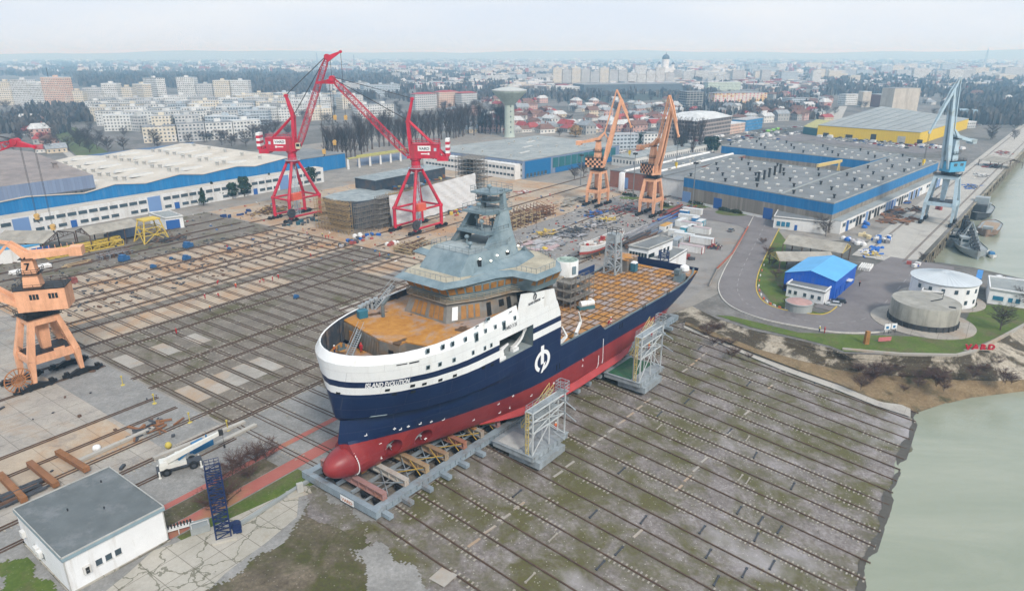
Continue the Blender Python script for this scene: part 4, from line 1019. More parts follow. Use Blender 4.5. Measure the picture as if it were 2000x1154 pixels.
for i in range(23):
    x=.6+i*4.55
    mb=SB(); mb.rng(x-.45,x+.45,8.8,10.9,.3,1.05); mb.rng(x-.28,x+.28,10.9,11.0,.42,.9); f=mb.build('end_shoe', m_crad, cr)
# keel blocks between beams and hull
for i in range(22):
    mb=SB(); mb.rng(3+i*3.2,4.2+i*3.2,-1.1,1.1,3.25,3.52); mb.build('keel_block', m_board, cr)
    if i>=2:
        for sd in (1,-1):
            if hb(4+i*3.2,3.6)>5.2: mb=SB(); mb.rng(3+i*3.2,3.8+i*3.2,sd*5.,sd*6.6,3.25,3.52); mb.build('bilge_block', m_board, cr)
m_gdk=M('green_deck',(.02,.1,.045),.7,.3,.4,dirt=(.1,.14,.1),damt=.4)
m_plat=M('platform_grey',(.29,.33,.36),.7,.25,.3,dirt=(.16,.16,.15),damt=.45)
m_yst=M('pale_yellow_steel',(.5,.4,.16),.6,.2)
def access(name,label,x0,x1,y0,y1,h,green):
    zt=1.9; t=sthing(name,label,'platform',x0,y0)
    B=lambda: MB(True)
    w,d=x1-x0,y1-y0
    mb=B(); mb.rng(0,w,0,d,.9,zt); mb.rng(-.15,w+.15,-.1,d+.15,zt,zt+.12)
    for k in range(8): mb.box(.5+k*(w-1)/7,d+.08,.9,.1,.14,zt-.9)
    mb.build('deck', m_plat, t)
    mb=B(); mb.rng(.8,w*.8,d*.35,d+1.,-.6,.75); mb.build('float_base', m_plat, t)
    if green: mb=B(); mb.rng(.4,w-.3,.8,d*.72,zt+.125,zt+.2); mb.build('green_mat', m_gdk, t)
    else: mb=B(); mb.rng(.4,w*.45,.8,d*.6,zt+.125,zt+.2); mb.build('pale_mat', M('pale_mat_m',(.4,.41,.4),.8), t)
    # tower on the outer edge
    ya,yb=d-2.,d-.4; xa,xb=.5,w-.6; z0=zt+.12
    mb=B()
    for x in (xa,(xa+xb)/2,xb):
        for y in (ya,yb): mb.beam((x,y,z0),(x,y,z0+h),.24 if x!=(xa+xb)/2 else .16)
    for z in (h*.52,h*.8,h):
        for y in (ya,yb): mb.beam((xa,y,z0+z),(xb,y,z0+z),.2)
        for x in (xa,xb): mb.beam((x,ya,z0+z),(x,yb,z0+z),.2)
    for y in (ya,yb):
        mb.beam((xa,y,z0),((xa+xb)/2,y,z0+h*.52),.14); mb.beam((xb,y,z0),((xa+xb)/2,y,z0+h*.52),.14); mb.beam((xa,y,z0+h*.52),(xb,y,z0+h*.8),.14); mb.beam((xb,y,z0+h*.52),(xa,y,z0+h*.8),.12)
    mb.build('tower_frame', M('pale_platform_steel',(.48,.51,.52),.6,.15,.5), t)
    for z in (h*.52,h*.8,h):
        mb=B(); mb.rng(xa+(0 if z==h else 1.5),xb-(0 if z==h else 2.),ya+.2,yb-.2,z0+z,z0+z+.08); f=mb.build('walkway', m_plat, t)
        mb=B(); mb.rail([(xa,ya,z0+z+.08),(xb,ya,z0+z+.08),(xb,yb,z0+z+.08),(xa,yb,z0+z+.08)],1.05,.055,2.2,2,True); mb.build('guard_rail', m_steel, f)
    mb=B(); mb.rng(xb-.6,xb+1.,ya-.2,yb+.2,z0+h+.1,z0+h+.2); mb.rail([(xb-.6,ya-.2,z0+h+.2),(xb+1,ya-.2,z0+h+.2),(xb+1,yb+.2,z0+h+.2),(xb-.6,yb+.2,z0+h+.2)],2.,.09,.9,3,True); mb.build('top_cage', m_steel, t)
    # stairs towards the ship, ladder with cage
    mb=B(); p=Vector((xa+.5,ya-.9,z0+h*.52)); q=Vector((xb-1.,ya-.9,z0+h+.6))
    for o in (-.45,.45): mb.beam(p+Vector((0,o,0)),q+Vector((0,o,0)),.14,.3); mb.beam(p+Vector((0,o,1)),q+Vector((0,o,1)),.09); 
    for k in range(16): c=p+(q-p)*(k+.5)/16; mb.beam(c-Vector((0,.45,0)),c+Vector((0,.45,0)),.25,.05); 
    for k in range(5):
        c=p+(q-p)*k/4
        for o in (-.45,.45): mb.beam(c+Vector((0,o,0)),c+Vector((0,o,1)),.08)
    mb.build('stair', m_yst, t)
    mb=B()
    for o in (-.3,.3): mb.beam((xa-.3,ya+.6+o,z0),(xa-.3,ya+.6+o,z0+h),.12)
    for k in range(int(h/.45)): mb.beam((xa-.3,ya+.3,z0+.3+k*.45),(xa-.3,ya+.9,z0+.3+k*.45),.09); 
    for k in range(4): z=z0+2.2+k*(h-2.2)/4; mb.beam((xa-.3,ya+.2,z),(xa-.9,ya+.6,z),.08); mb.beam((xa-.9,ya+.6,z),(xa-.3,ya+1.,z),.08)
    mb.build('ladder', m_yst, t)
    for k,(z,l) in enumerate(((h*.8,3.2),(h*.52,3.4),(h*.22,3.))):
        mb=B(); mb.beam((xb-.3-(k==2)*3.5,yb,z0+z+.3),(xb-1.3-(k==2)*3,yb+l,z0+z-.2),.22,.12); mb.build('outrigger', m_steel, t)
    mb=B(); mb.rail([(.2,.3,zt+.12),(w-.2,.3,zt+.12)],1,.05,1.6,2); mb.build('deck_rail', m_steel, t)
    return t
access('access_platform','grey steel access platform with ladder tower by the bow half of the ship',26.4,37.6,10.4,19.6,8.4,False)
access('access_platform','grey steel access platform with green deck beside the aft half of the hull',64.3,75.4,11.6,20.6,10.4,True)
# small red and white work boat on the tail of the cradle
t=sthing('work_boat','small red and white boat lying on the tail of the cradle','boat',107,5,1.9); mb=SB(); R=[]
for i in range(9):
    u=i/8; w=1.*math.sin(math.pi*min(1,.25+u*.6))*(1 if u<.6 else 1-((u-.6)/.4)**2*.98); R.append([(u*5-2.5,-w,1.),(u*5-2.5,-w*.7,.3),(u*5-2.5,0,.05+.3*max(0,u-.7)),(u*5-2.5,w*.7,.3),(u*5-2.5,w,1.)])
mb.ring(R,False); mb.poly(R[0]); mb.build('hull', M('boat_red',(.45,.05,.05),.5), t); mb=SB(); mb.ring([[(p[0],p[1]*.9,.6) for p in (r[0],r[-1])] for r in R],False); mb.box(-.6,0,.6,1.2,1.,.6); mb.build('deck', m_plat, t)
# ---------------------------------------------------------------- people
def man(pose, seed=0):
    J={'hip':(0,0,.93),'chest':(0,0,1.28),'neck':(0,0,1.48),'head':(.02,0,1.62),'crown':(.02,0,1.72)}
    for sd,n in ((1,'l'),(-1,'r')):
        J['sh'+n]=(0,sd*.19,1.42); J['el'+n]=(.03,sd*.27,1.15); J['wr'+n]=(.1,sd*.25,.92); J['hd'+n]=(.12,sd*.25,.84)
        J['hp'+n]=(0,sd*.1,.9); J['kn'+n]=(.02,sd*.11,.5); J['an'+n]=(0,sd*.12,.09); J['to'+n]=(.16,sd*.13,.05)
    if pose=='walk':
        J['knl']=(.2,.11,.52); J['anl']=(.26,.12,.1); J['tol']=(.42,.13,.08); J['knr']=(-.06,-.11,.5); J['anr']=(-.3,-.12,.14); J['tor']=(-.16,-.13,.05)
        J['ell']=(-.12,.26,1.17); J['wrl']=(-.08,.25,.95); J['hdl']=(-.05,.25,.87); J['elr']=(.14,-.26,1.18); J['wrr']=(.3,-.24,1.05); J['hdr']=(.36,-.24,1.0)
    if pose=='bend':
        for k,v in {'chest':(.28,0,1.12),'neck':(.46,0,1.18),'head':(.58,0,1.2),'crown':(.67,0,1.24),'shl':(.4,.19,1.14),'shr':(.4,-.19,1.14),'ell':(.44,.22,.86),'elr':(.44,-.22,.86),'wrl':(.55,.16,.62),'wrr':(.55,-.16,.62),'hdl':(.58,.15,.54),'hdr':(.58,-.15,.54)}.items(): J[k]=v
    if pose=='point':
        J['elr']=(.22,-.28,1.35); J['wrr']=(.46,-.28,1.38); J['hdr']=(.55,-.28,1.4)
    E=[('hip','chest'),('chest','neck'),('neck','head'),('head','crown')]
    for n in 'lr': E+=[('chest','sh'+n),('sh'+n,'el'+n),('el'+n,'wr'+n),('wr'+n,'hd'+n),('hip','hp'+n),('hp'+n,'kn'+n),('kn'+n,'an'+n),('an'+n,'to'+n)]
    R={'hip':.15,'chest':.165,'neck':.06,'head':.1,'crown':.085,'sh':.085,'el':.06,'wr':.045,'hd':.045,'hp':.105,'kn':.075,'an':.055,'to':.05}
    ks=list(J); me=bpy.data.meshes.new('person_body'); me.from_pydata([J[k] for k in ks],[(ks.index(a),ks.index(b)) for a,b in E],[])
    o=bpy.data.objects.new('person_body', me); C.objects.link(o); m=o.modifiers.new('s','SKIN'); 
    for i,k in enumerate(ks):
        r=R.get(k) or R[k[:-1]]; me.skin_vertices[0].data[i].radius=(r,r); me.skin_vertices[0].data[i].use_root=(k=='hip')
    o.modifiers.new('u','SUBSURF').levels=1
    bpy.context.view_layer.update(); res=bpy.data.meshes.new_from_object(o.evaluated_get(bpy.context.evaluated_depsgraph_get())); bpy.data.objects.remove(o); bpy.data.meshes.remove(me)
    hc=Vector(J['head']); hands=[Vector(J['hdl']),Vector(J['hdr'])]; feet=[Vector(J['anl']),Vector(J['anr'])]
    ch=Vector(J['chest'])
    for p in res.polygons:
        c=p.center; p.material_index=0
        if (c-hc).length<.17 or any((c-h).length<.09 for h in hands): p.material_index=1
        elif min((c-f).length for f in feet)<.14: p.material_index=2
        elif (c-ch).length<.24: p.material_index=3
        p.use_smooth=True
    return res,hc,Vector(J['crown'])-hc
m_skin=M('skin',(.45,.26,.18),.6,.05); m_boot=M('work_boots',(.03,.025,.02),.7,.1)
CLO={'red':M('red_coverall',(.42,.02,.03),.8,.15),'navy':M('navy_coverall',(.03,.04,.09),.8,.15),'orange':M('orange_vest',(.75,.2,.04),.8,.1),'yellow':M('yellow_vest',(.62,.6,.06),.8,.1),'dark':M('dark_jacket',(.02,.022,.03),.8,.1)}
HEL={'white':M('white_helmet',(.75,.75,.72),.4,.05),'yellow':M('yellow_helmet',(.7,.5,.05),.4,.05),'red':M('red_helmet',(.5,.03,.03),.4,.05)}
POSES={p:man(p) for p in ('stand','walk','bend','point')}
PCACHE={}
def person(x,y,z,rot,label,pose='stand',body='red',vest=None,helmet='white',sc=1.04):
    key=(pose,body,vest)
    if key not in PCACHE:
        me=POSES[pose][0].copy()
        for m in (CLO[body],m_skin,m_boot,CLO[vest or body]): me.materials.append(m)
        PCACHE[key]=me
    o=bpy.data.objects.new('person', PCACHE[key]); C.objects.link(o); o.location=(x,y,z); o.rotation_euler=(0,0,rot); o.scale=(sc,)*3
    tag(o,label,'person','workers about the shipyard')
    hk=('helmet',pose,helmet)
    if hk not in PCACHE:
        _,hc,up=POSES[pose]; mb=MB(); up=up.normalized()
        q=up.to_track_quat('Z','Y').to_matrix(); P=[]
        for r,zz in ((.15,.03),(.135,.04),(.125,.1),(.08,.15),(.0,.165)):
            P.append([tuple(hc+q@Vector((r*math.cos(2*math.pi*k/10)*1.1,r*math.sin(2*math.pi*k/10),zz))) for k in range(10)])
        mb.ring(P); h=mb.build('helmet', HEL[helmet], o, True); PCACHE[hk]=h.data
    else:
        h=bpy.data.objects.new('helmet', PCACHE[hk]); C.objects.link(h); h.parent=o
    return o
PEO=[ # pixel of the feet, floor height, pose, body, vest, helmet, label
 ((345,653),0,'stand','red',None,'red','person in red coveralls standing alone on the ballast left of the bow'),
 ((401,584),0,'stand','red',None,'white','person in red standing on a track, leftmost of the red group'),
 ((428,580),0,'bend','red',None,'white','person in red bending over the rails near the crossing'),
 ((411,608),0,'stand','navy','orange','yellow','person in orange vest and dark trousers on the ballast tracks'),
 ((425,556),0,'bend','red',None,'red','person in red crouched at the upper edge of the pale concrete'),
 ((461,563),0,'stand','red','orange','white','person in orange vest on the concrete strip edge'),
 ((508,553),0,'bend','red',None,'white','person in red bending beside another on the tracks'),
 ((516,552),0,'bend','red',None,'yellow','person in red with yellow helmet bending on the tracks'),
 ((533,549),0,'stand','red',None,'white','person in red standing left of the last pair on the tracks'),
 ((544,545),0,'walk','red',None,'white','person in red walking at the right end of the track group'),
 ((607,502),0,'walk','red','orange','white','person in orange vest walking alone on the tan concrete'),
 ((445,486),0,'bend','red',None,'red','person in red by the blue box on the tan concrete'),
 ((742,502),0,'walk','red','orange','yellow','person in orange vest behind the ship bow below the scaffold'),
 ((600,459),0,'stand','red',None,'white','person in red by the scattered parts near the scaffolded block'),
 ((630,463),0,'stand','navy','yellow','white','person in yellow vest among red workers near the scaffolded block'),
 ((636,466),0,'bend','red',None,'white','person in red bending near the scaffolded block corner'),
 ((642,466),0,'stand','red','orange','white','person in orange and red at the end of the group by the block'),
 ((592,452),0,'stand','red','yellow','yellow','person in yellow vest below the far red crane'),
 ((148,470),0,'stand','red',None,'white','person in red on the road beside the yellow lattice'),
 ((1074,384),0,'walk','red',None,'white','person in red crossing the open yard by the orange cranes'),
 ((1226,444),0,'stand','red',None,'white','person in red on the lane below the orange cranes'),
 ((1398,487),0,'stand','navy','yellow','white','person in yellow vest beside the white containers'),
 ((1406,489),0,'stand','dark',None,'white','person in dark clothes beside the white containers'),
 ((1600,649),0,'stand','navy','yellow','white','person in green yellow vest on the road bend edge'),
 ((1610,651),0,'stand','red',None,'red','person in red coveralls on the road bend edge'),
 ((1678,560),0,'walk','dark',None,'red','person in dark clothes walking past the painted parking bays'),
 ((1148,346),0,'stand','red',None,'white','person in red before the blue building front'),
 ((1210,372),0,'stand','dark',None,'white','person in dark clothes beside the brick building'),
]
def sp(x,y): return SWd(x,y)
random.seed(21)
for px,z,po,b,v,h,l in PEO:
    x,y=G(*px,z); person(x,y,z+.03,random.uniform(0,6.3),l,po,b,v,h)
for (u,v),z,po,b,ve,h,l in [((654,694),22.4,'stand','navy','orange','white','person in orange vest at the very tip of the mooring deck'),((706,689),22.4,'stand','red',None,'red','person in red coveralls standing on the rusty mooring deck'),((760,683),22.4,'bend','red','orange','white','person in orange by the doorway under the foredeck break'),
   ((1188,636),12.5,'bend','red',None,'white','person in red bending beside a colleague on the cargo deck'),((1193,634),12.5,'stand','red',None,'white','person in red standing on the cargo deck by the bulwark')]:
    x,y=Sz(u,v,z); X,Y=SWd(x,y); person(X,Y,z+.05,random.uniform(0,6),l,po,b,ve,h)
x,y=SWd(36.6,17.5); person(x,y,2.05,2.,'person in red with orange vest on the grey access platform deck','stand','red','orange','white')
x,y=SWd(71,19.3); person(x,y,1.9+.12+10.4*.8+.1,1.,'person in red on the upper walkway of the green decked platform','bend','red',None,'red')
x,y=SWd(70,19.4); person(x,y,1.9+.12+10.4*.52+.1,1.,'person in orange on the lower walkway of the green decked platform','stand','red','orange','yellow')
# ================================================================ CRANES
m_red=M('crane_red',(.52,.015,.045),.5,.2,.5,dirt=(.26,.05,.05),damt=.5,dscale=.5,streak=True)
m_red2=M('crane_orange_red',(.62,.11,.06),.5,.1)
m_cab=M('rope_steel',(.05,.05,.055),.5,.1)
m_hook=M('hook_yellow',(.55,.35,.12),.5,.15)
m_ora=M('crane_salmon',(.74,.39,.23),.6,.16,.5,dirt=(.5,.25,.14),damt=.5,dscale=.5,streak=True)
m_blk2=M('near_black',(.015,.015,.016),.5,.2)
m_cgr=M('crane_blue_grey',(.42,.54,.62),.55,.15,.25,dirt=(.25,.27,.26),damt=.4)
m_cbl=M('crane_house_blue',(.1,.36,.56),.5,.15)
def rot2(p,a): c,s=math.cos(a),math.sin(a); return (p[0]*c-p[1]*s, p[0]*s+p[1]*c, p[2])
class RB(MB):      # builder whose points are turned about z
    def __init__(s,a): super().__init__(); s.a=a
    def vs(s,pts): return super().vs([rot2(p,s.a) for p in pts])
def bogies(root,feet,rot,mat,L=4.2,h=1.1):
    for x,y in feet:
        mb=RB(rot); mb.hexa([(x-L,y-.45,.5),(x+L,y-.45,.5),(x+L,y+.45,.5),(x-L,y+.45,.5),(x-1,y-.45,h+.7),(x+1,y-.45,h+.7),(x+1,y+.45,h+.7),(x-1,y+.45,h+.7)])
        mb.rng(x-L,x+L,y-.55,y+.55,.35,.8)
        for k in (-.8,-.35,.35,.8): mb.tube((x+k*L,y-.6,.45),(x+k*L,y+.6,.45),.42,n=10)
        for k in (-1,1): mb.box(x+k*(L-.3),y+.2,.8,.9,.8,.7); mb.box(x+k*(L+.35),y,.4,.7,.6,.7)
        b=mb.build('bogie', mat, root)
def redcrane(label,px,slew,elev,X=None,Y=None,vlabel='VARD'):
    if px: X,Y=G(*px)
    r=thingw('portal_crane',label,'crane',X,Y,0,0,'red lattice boom portal cranes'); A=ANG
    L,Wd,kn,ap=8.2,5.6,9.6,25.2
    feet=[(-L,-Wd),(L,-Wd),(L,Wd),(-L,Wd)]
    for x,y in feet:
        mb=RB(A); mb.tube((x,y,1.2),(x,y,kn),.72,n=12); mb.lathe([(0,kn-.9),(.8,kn-.6),(.95,kn),(.7,kn+.7),(0,kn+.9)],x,y,12); mb.tube((x,y,kn),(x*.2,y*.28,ap),.72,.62,n=12); mb.build('leg',m_red,r,True,auto=40)
    mb=RB(A)
    for (p,q) in zip(feet,feet[1:]+feet[:1]): mb.tube((*p,kn),(*q,kn),.45,n=10)
    for sy in (-1,1): mb.tube((-L,sy*Wd,2.),(L,sy*Wd,2.),.45,n=10)
    mb.build('tie_beam',m_red,r,True,auto=40)
    bogies(r,feet,A,m_blk2,3.2,.8)
    mb=RB(A); mb.box(-L*.55,-Wd-.1,kn-.2,4.6,2.4,2.9); mb.build('switch_cabin',m_red2,r)
    mb=RB(A); mb.tube((-L-.3,-Wd-1.6,4.2),(-L-.3,-Wd-.9,4.2),2.,n=18); mb.tube((-L-.3,-Wd-1.9,4.2),(-L-.3,-Wd-.6,4.2),.5,n=10); mb.build('cable_reel',m_cab,r)
    mb=RB(A); mb.truss((0,0,1.5),(0,0,ap-1),1.7,1.5,12,.14,.08); mb.build('stair_tower',m_cgr,r)
    mb=RB(A); mb.lathe([(1.9,ap-1),(2.4,ap),(2.4,ap+.6),(1.9,ap+.8),(1.8,ap+3.6),(2.3,ap+3.9),(2.3,ap+4.6)],0,0,20); mb.build('slewing_column',m_red,r)
    mb=RB(A); mb.lathe([(2.5,ap+.5),(3.4,ap+.5),(3.4,ap+.62),(2.5,ap+.62)],0,0,20); mb.rail([(3.3*math.cos(k*.524),3.3*math.sin(k*.524),ap+.62) for k in range(12)],1,.07,2,2,True); mb.build('ring_walkway',m_cgr,r)
    z=ap+4.6; B=lambda: RB(slew)
    mb=B(); mb.rng(-13.5,3.2,-2.4,2.4,z,z+.9); mb.prism([(-13.5,-2.4),(-13.5,2.4),(-9,2.4),(-9,-2.4)],z-1.,z,None); mb.build('turntable',m_red,r)
    mb=B(); mb.rng(-10.2,1.2,-2.5,2.5,z+.9,z+5.6); mb.rng(-10.4,1.4,-2.7,2.7,z+5.6,z+5.8); h=mb.build('machinery_house',m_red,r)
    for sd in (1,-1):
        mb=B(); mb.rng(-6.6,-1.4,sd*2.52-.03,sd*2.52+.03,z+3.,z+5.1); s=mb.build('sign_board',m_white,h)
        V,F=glyphs(vlabel,1.45,.04); w=max(v[0] for v in V); fx=1 if rot2((0,-1,0),slew)[1]*sd>0 else -1; fl=-1 if math.cos(slew)*1<0 else 1
        d=-1 if (sd==1) else 1
        mb=B(); mb.vs([(-4.+d*(v[0]-w/2)*4.2/w, sd*2.58, z+3.5+v[1]) for v in V]); [mb.face(f) for f in F]; mb.build('lettering',m_tdark,s)
        mb=B(); mb.rng(-8.9,-7.9,sd*2.52-.04,sd*2.52+.04,z+3,z+4.2); mb.build('window',m_cgr,h)
        mb=B(); mb.rng(-5.2,-2.6,sd*2.52-.03,sd*2.52+.03,z+1.7,z+2.1); mb.prism([(-6.1,sd*2.55),(-5.3,sd*2.55),(-5.3,sd*2.5)],z+1.5,z+2.3); mb.build('maker_mark',m_white,h)
    for k in range(6):
        mb=B(); mb.rng(-14.2,-12.6,-2.2,2.2,z+.9+k*1.15,z+.9+(k+1)*1.15-.02); mb.build('counterweight',m_white if k%2 else m_red,r)
    mb=B(); mb.rail([(-10,-2.5,z+5.8),(1,-2.5,z+5.8),(1,2.5,z+5.8),(-10,2.5,z+5.8)],1.4,.1,2.2,2,True); mb.build('roof_rail',m_red,r)
    mb=B()
    for y in (-1.6,1.6): 
        mb.taper((1.6,y,z+.9),(2.4,y*.7,z+15.),1.1,1.,1.1,1.2); mb.taper((2.4,y*.7,z+14.8),(.2,y*.45,z+23.2),1.2,.7,1.2,.7)
        mb.tube((2.2,y*.7,z+14.8),(-12.2,y*1.2,z+1.),.36,n=8)
    for zz in (6,10,14.5,19): mb.beam((2.1-max(0,zz-15)*.26,-1.3,z+zz),(2.1-max(0,zz-15)*.26,1.3,z+zz),.4)
    mb.rng(1.4,3.2,-1.6,1.6,z+14.2,z+14.6); mb.tube((.2,-1.2,z+23.2),(.2,1.2,z+23.2),.7,n=12); mb.build('mast_frame',m_red,r)
    BL=41.; c,s=math.cos(elev),math.sin(elev); b0=Vector((3.2,0,z+1.2)); b1=b0+Vector((c*BL,0,s*BL))
    mb=B(); mb.truss(b0,b0+(b1-b0)*.12,1.6,2.3,2,.24,.13); mb.truss(b0+(b1-b0)*.12,b0+(b1-b0)*.9,2.3,2.1,17,.24,.12); mb.truss(b0+(b1-b0)*.9,b1,2.1,1.,2,.26,.14)
    mb.build('boom',m_red,r)
    dn=Vector((s,0,-c)); tip=b1+Vector((5.8,0,-1.6 if elev<.9 else 2.))
    mb=B(); mb.taper(b1-Vector((1.2*c,0,1.2*s)),tip,2.2,.6,2.4,.6); mb.tube(b1+Vector((0,-1.3,0)),b1+Vector((0,1.3,0)),1.1,n=14); mb.tube(tip+Vector((0,-.4,0)),tip+Vector((0,.4,0)),.6,n=10); mb.build('boom_head',m_red,r)
    mb=B(); top=Vector((.2,0,z+23.4)); kn2=Vector((2.6,0,z+15))
    for y in (-.8,-.3,.3,.8): mb.beam(top+Vector((0,y,0)),b1+Vector((0,y*.8,.6)),.09); mb.beam(kn2+Vector((0,y,0)),b1+Vector((-.6,y*.8,-.2)),.08)
    mb.build('luffing_rope',m_cab,r)
    hl=24.; mb=B()
    for o in (-.25,.25):
        mb.beam(b1+Vector((1.2,o,0)),(b1.x+1.2,o,b1.z-hl),.08); mb.beam(tip+Vector((0,o,0)),(tip.x,o,tip.z-hl-2),.08)
    mb.build('hoist_rope',m_cab,r)
    for q in ((b1.x+1.2,b1.z-hl),(tip.x,tip.z-hl-2)):
        mb=B(); mb.rng(q[0]-.6,q[0]+.6,-.4,.4,q[1]-1.8,q[1]); mb.tube((q[0],-.5,q[1]-.5),(q[0],.5,q[1]-.5),.75,n=10); hk=mb.build('hook_block',m_hook,r)
        mb=B(); mb.beam((q[0],0,q[1]-1.8),(q[0],0,q[1]-2.6),.3); mb.beam((q[0],0,q[1]-2.6),(q[0]+.5,0,q[1]-2.9),.3); mb.build('hook',m_cab,hk)
    mb=B(); mb.rng(3.3,5.2,-4.2,-2.5,z+1.2,z+3.6); cb=mb.build('operator_cab',M('cab_cream',(.55,.5,.35),.5,.1),r)
    mb=B(); mb.rng(5.2,5.24,-4.,-2.7,z+2.2,z+3.4); mb.rng(3.6,5.,-4.24,-4.2,z+2.2,z+3.4); mb.build('window',m_glass,cb)
    return r
redcrane('red portal crane with boom raised steeply, left of the pair above the yard',(583,424),0.,rad(67))
redcrane('red portal crane with boom leaning left, standing before the white tarpaulin',(818,447),math.pi,rad(46.5))
redcrane('red crane of which only the boom tip and hook reach the left edge',None,0.,rad(17),-204,226)
# ---- double-link level luffing cranes
def linkcrane(name,label,X,Y,prot,slew,hp,mat,house,jib,elev,group,checker=None,number=None,Lf=(4.6,3.4),fly=13.,flya=-1.15,k=1.,plate=False,hs=1.):
    r=thingw(name,label,'crane',X,Y,0,0,group); P=lambda: RB(prot); B=lambda: RB(slew)
    L,Wd=Lf; tl,tw=L*.52,Wd*.72; mid=hp*.42
    for x,y in ((-1,-1),(1,-1),(1,1),(-1,1)):
        mb=P(); z1=mid; f=.93
        mb.taper((x*L,y*Wd,1.3),(x*L*f,y*Wd*.97,z1),.75,1.35,.75,1.35,(1,0,0)); mb.taper((x*L*f,y*Wd*.97,z1),(x*tl,y*tw,hp-.6),1.35,1.1,1.35,1.1,(1,0,0)); mb.build('leg',mat,r)
    mb=P()
    for y in (-1,1): mb.rng(-L*.93,L*.93,y*Wd*.97-.35,y*Wd*.97+.35,mid-.9,mid+.9); mb.rng(-tl-.5,tl+.5,y*tw-.5,y*tw+.5,hp-1.6,hp)
    for x in (-1,1): mb.rng(x*L*.93-.35,x*L*.93+.35,-Wd*.97,Wd*.97,mid-.8,mid+.8); mb.rng(x*tl-.5,x*tl+.5,-tw,tw,hp-1.59,hp-.01)
    mb.build('portal_beam',mat,r)
    bogies(r,[(x*L,y*Wd) for x,y in ((-1,-1),(1,-1),(1,1),(-1,1))],prot,m_blk2,3.1 if not plate else 3.6,.9)
    mb=P(); mb.taper((0,0,mid-.5),(0,0,hp-.5),1.5,2.6,1.5,2.6,(1,0,0)); mb.build('centre_post',mat,r)
    mb=P(); mb.rng(-L*.9,L*.9,-Wd*.9,Wd*.9,mid+.9,mid+1.); mb.rail([(-L*.9,-Wd*.9,mid+1),(L*.9,-Wd*.9,mid+1),(L*.9,Wd*.9,mid+1),(-L*.9,Wd*.9,mid+1)],1.,.08,2,2,True); mb.build('portal_deck',m_blk2,r)
    mb=P(); mb.rng(-tl-.9,tl+.9,-tw-.9,tw+.9,hp,hp+.12); mb.rail([(-tl-.9,-tw-.9,hp+.1),(tl+.9,-tw-.9,hp+.1),(tl+.9,tw+.9,hp+.1),(-tl-.9,tw+.9,hp+.1)],1.,.08,1.5,2,True); mb.build('top_deck',m_blk2,r)
    if plate:
        mb=P(); mb.box(1.2,-Wd*.97-.42,mid-.4,2.2,.14,2.); mb.build('rated_load_plate',m_ora,r)
        mb=P(); mb.vs([])
        c=(-L-2.8,-Wd-.2,3.4)
        for q in range(18): t=q*2*math.pi/18; mb.beam(c,(c[0]+2.7*math.cos(t),c[1],c[2]+2.7*math.sin(t)),.16)
        for rr in (1.3,2.7):
            for q in range(18): t,u=q*2*math.pi/18,(q+1)*2*math.pi/18; mb.beam((c[0]+rr*math.cos(t),c[1],c[2]+rr*math.sin(t)),(c[0]+rr*math.cos(u),c[1],c[2]+rr*math.sin(u)),.2)
        mb.build('cable_reel',M('rusty_reel',(.35,.15,.06),.7,.3),r)
    mb=B(); mb.lathe([(2.2,hp+.1),(2.7,hp+.5),(2.7,hp+1.3),(3.3,hp+1.5)],0,0,20); mb.build('slewing_ring',m_blk2,r)
    z=hp+1.4; hx0,hx1,hw,hh=-6.2*hs,2.6,2.5*hs,4.4*hs
    mb=B(); mb.prism([(hx0,-hw),(hx1,-hw),(hx1,hw),(hx0,hw)],z,z+hh); h=mb.build('machinery_house',house,r)
    mb=B(); mb.prism([(hx0-.15,-hw-.15),(hx1+.15,-hw-.15),(hx1+.15,hw+.15),(hx0-.15,hw+.15)],z+hh,z+hh+.2); mb.rail([(hx0,-hw,z+hh+.2),(hx1,-hw,z+hh+.2),(hx1,hw,z+hh+.2),(hx0,hw,z+hh+.2)],.9,.07,1.8,2,True); mb.build('roof',m_blk2,h)
    if checker:
        n=6; ch=(hh-.1)/4
        mb=B(); mb.mat(0)
        for side in ('y-','y+','x-'):
            Ls=(hx1-hx0) if side!='x-' else 2*hw; m=int(Ls/1.05)
            for i in range(m):
                for j in range(4):
                    if (i+j)%2: continue
                    u0,u1=i*Ls/m,(i+1)*Ls/m; z0=z+.05+j*ch
                    if side=='y-': mb.rng(hx0+u0,hx0+u1,-hw-.04,-hw+.02,z0,z0+ch)
                    elif side=='y+': mb.rng(hx0+u0,hx0+u1,hw-.02,hw+.04,z0,z0+ch)
                    else: mb.rng(hx0-.04,hx0+.02,-hw+u0,-hw+u1,z0,z0+ch)
        mb.build('checker_band',m_blk2,h)
    for sd in (-1,1):
        for i in range(2):
            x=hx0+1.4+i*3.6; zz=z+hh*.55
            if checker: continue
            mb=B(); mb.rng(x,x+1.9,sd*hw-.05,sd*hw+.05,zz,zz+1.2); w=mb.build('window',m_glass,h)
            mb=B(); [mb.rng(x+q*.63-.05,x+q*.63+.05,sd*(hw+.06)-.02,sd*(hw+.06)+.02,zz-.05,zz+1.25) for q in range(4)]; mb.build('window_frame',mat,w)
    mb=B(); cx,cz=-.4,z+hh; mb.prism([(cx-1.9,-1.5),(cx+1.5,-1.5),(cx+1.5,1.5),(cx-1.9,1.5)],cz,cz+8.2*k,[(cx-1.2,-.9),(cx+.8,-.9),(cx+.8,.9),(cx-1.2,.9)]); col=mb.build('column',mat,r)
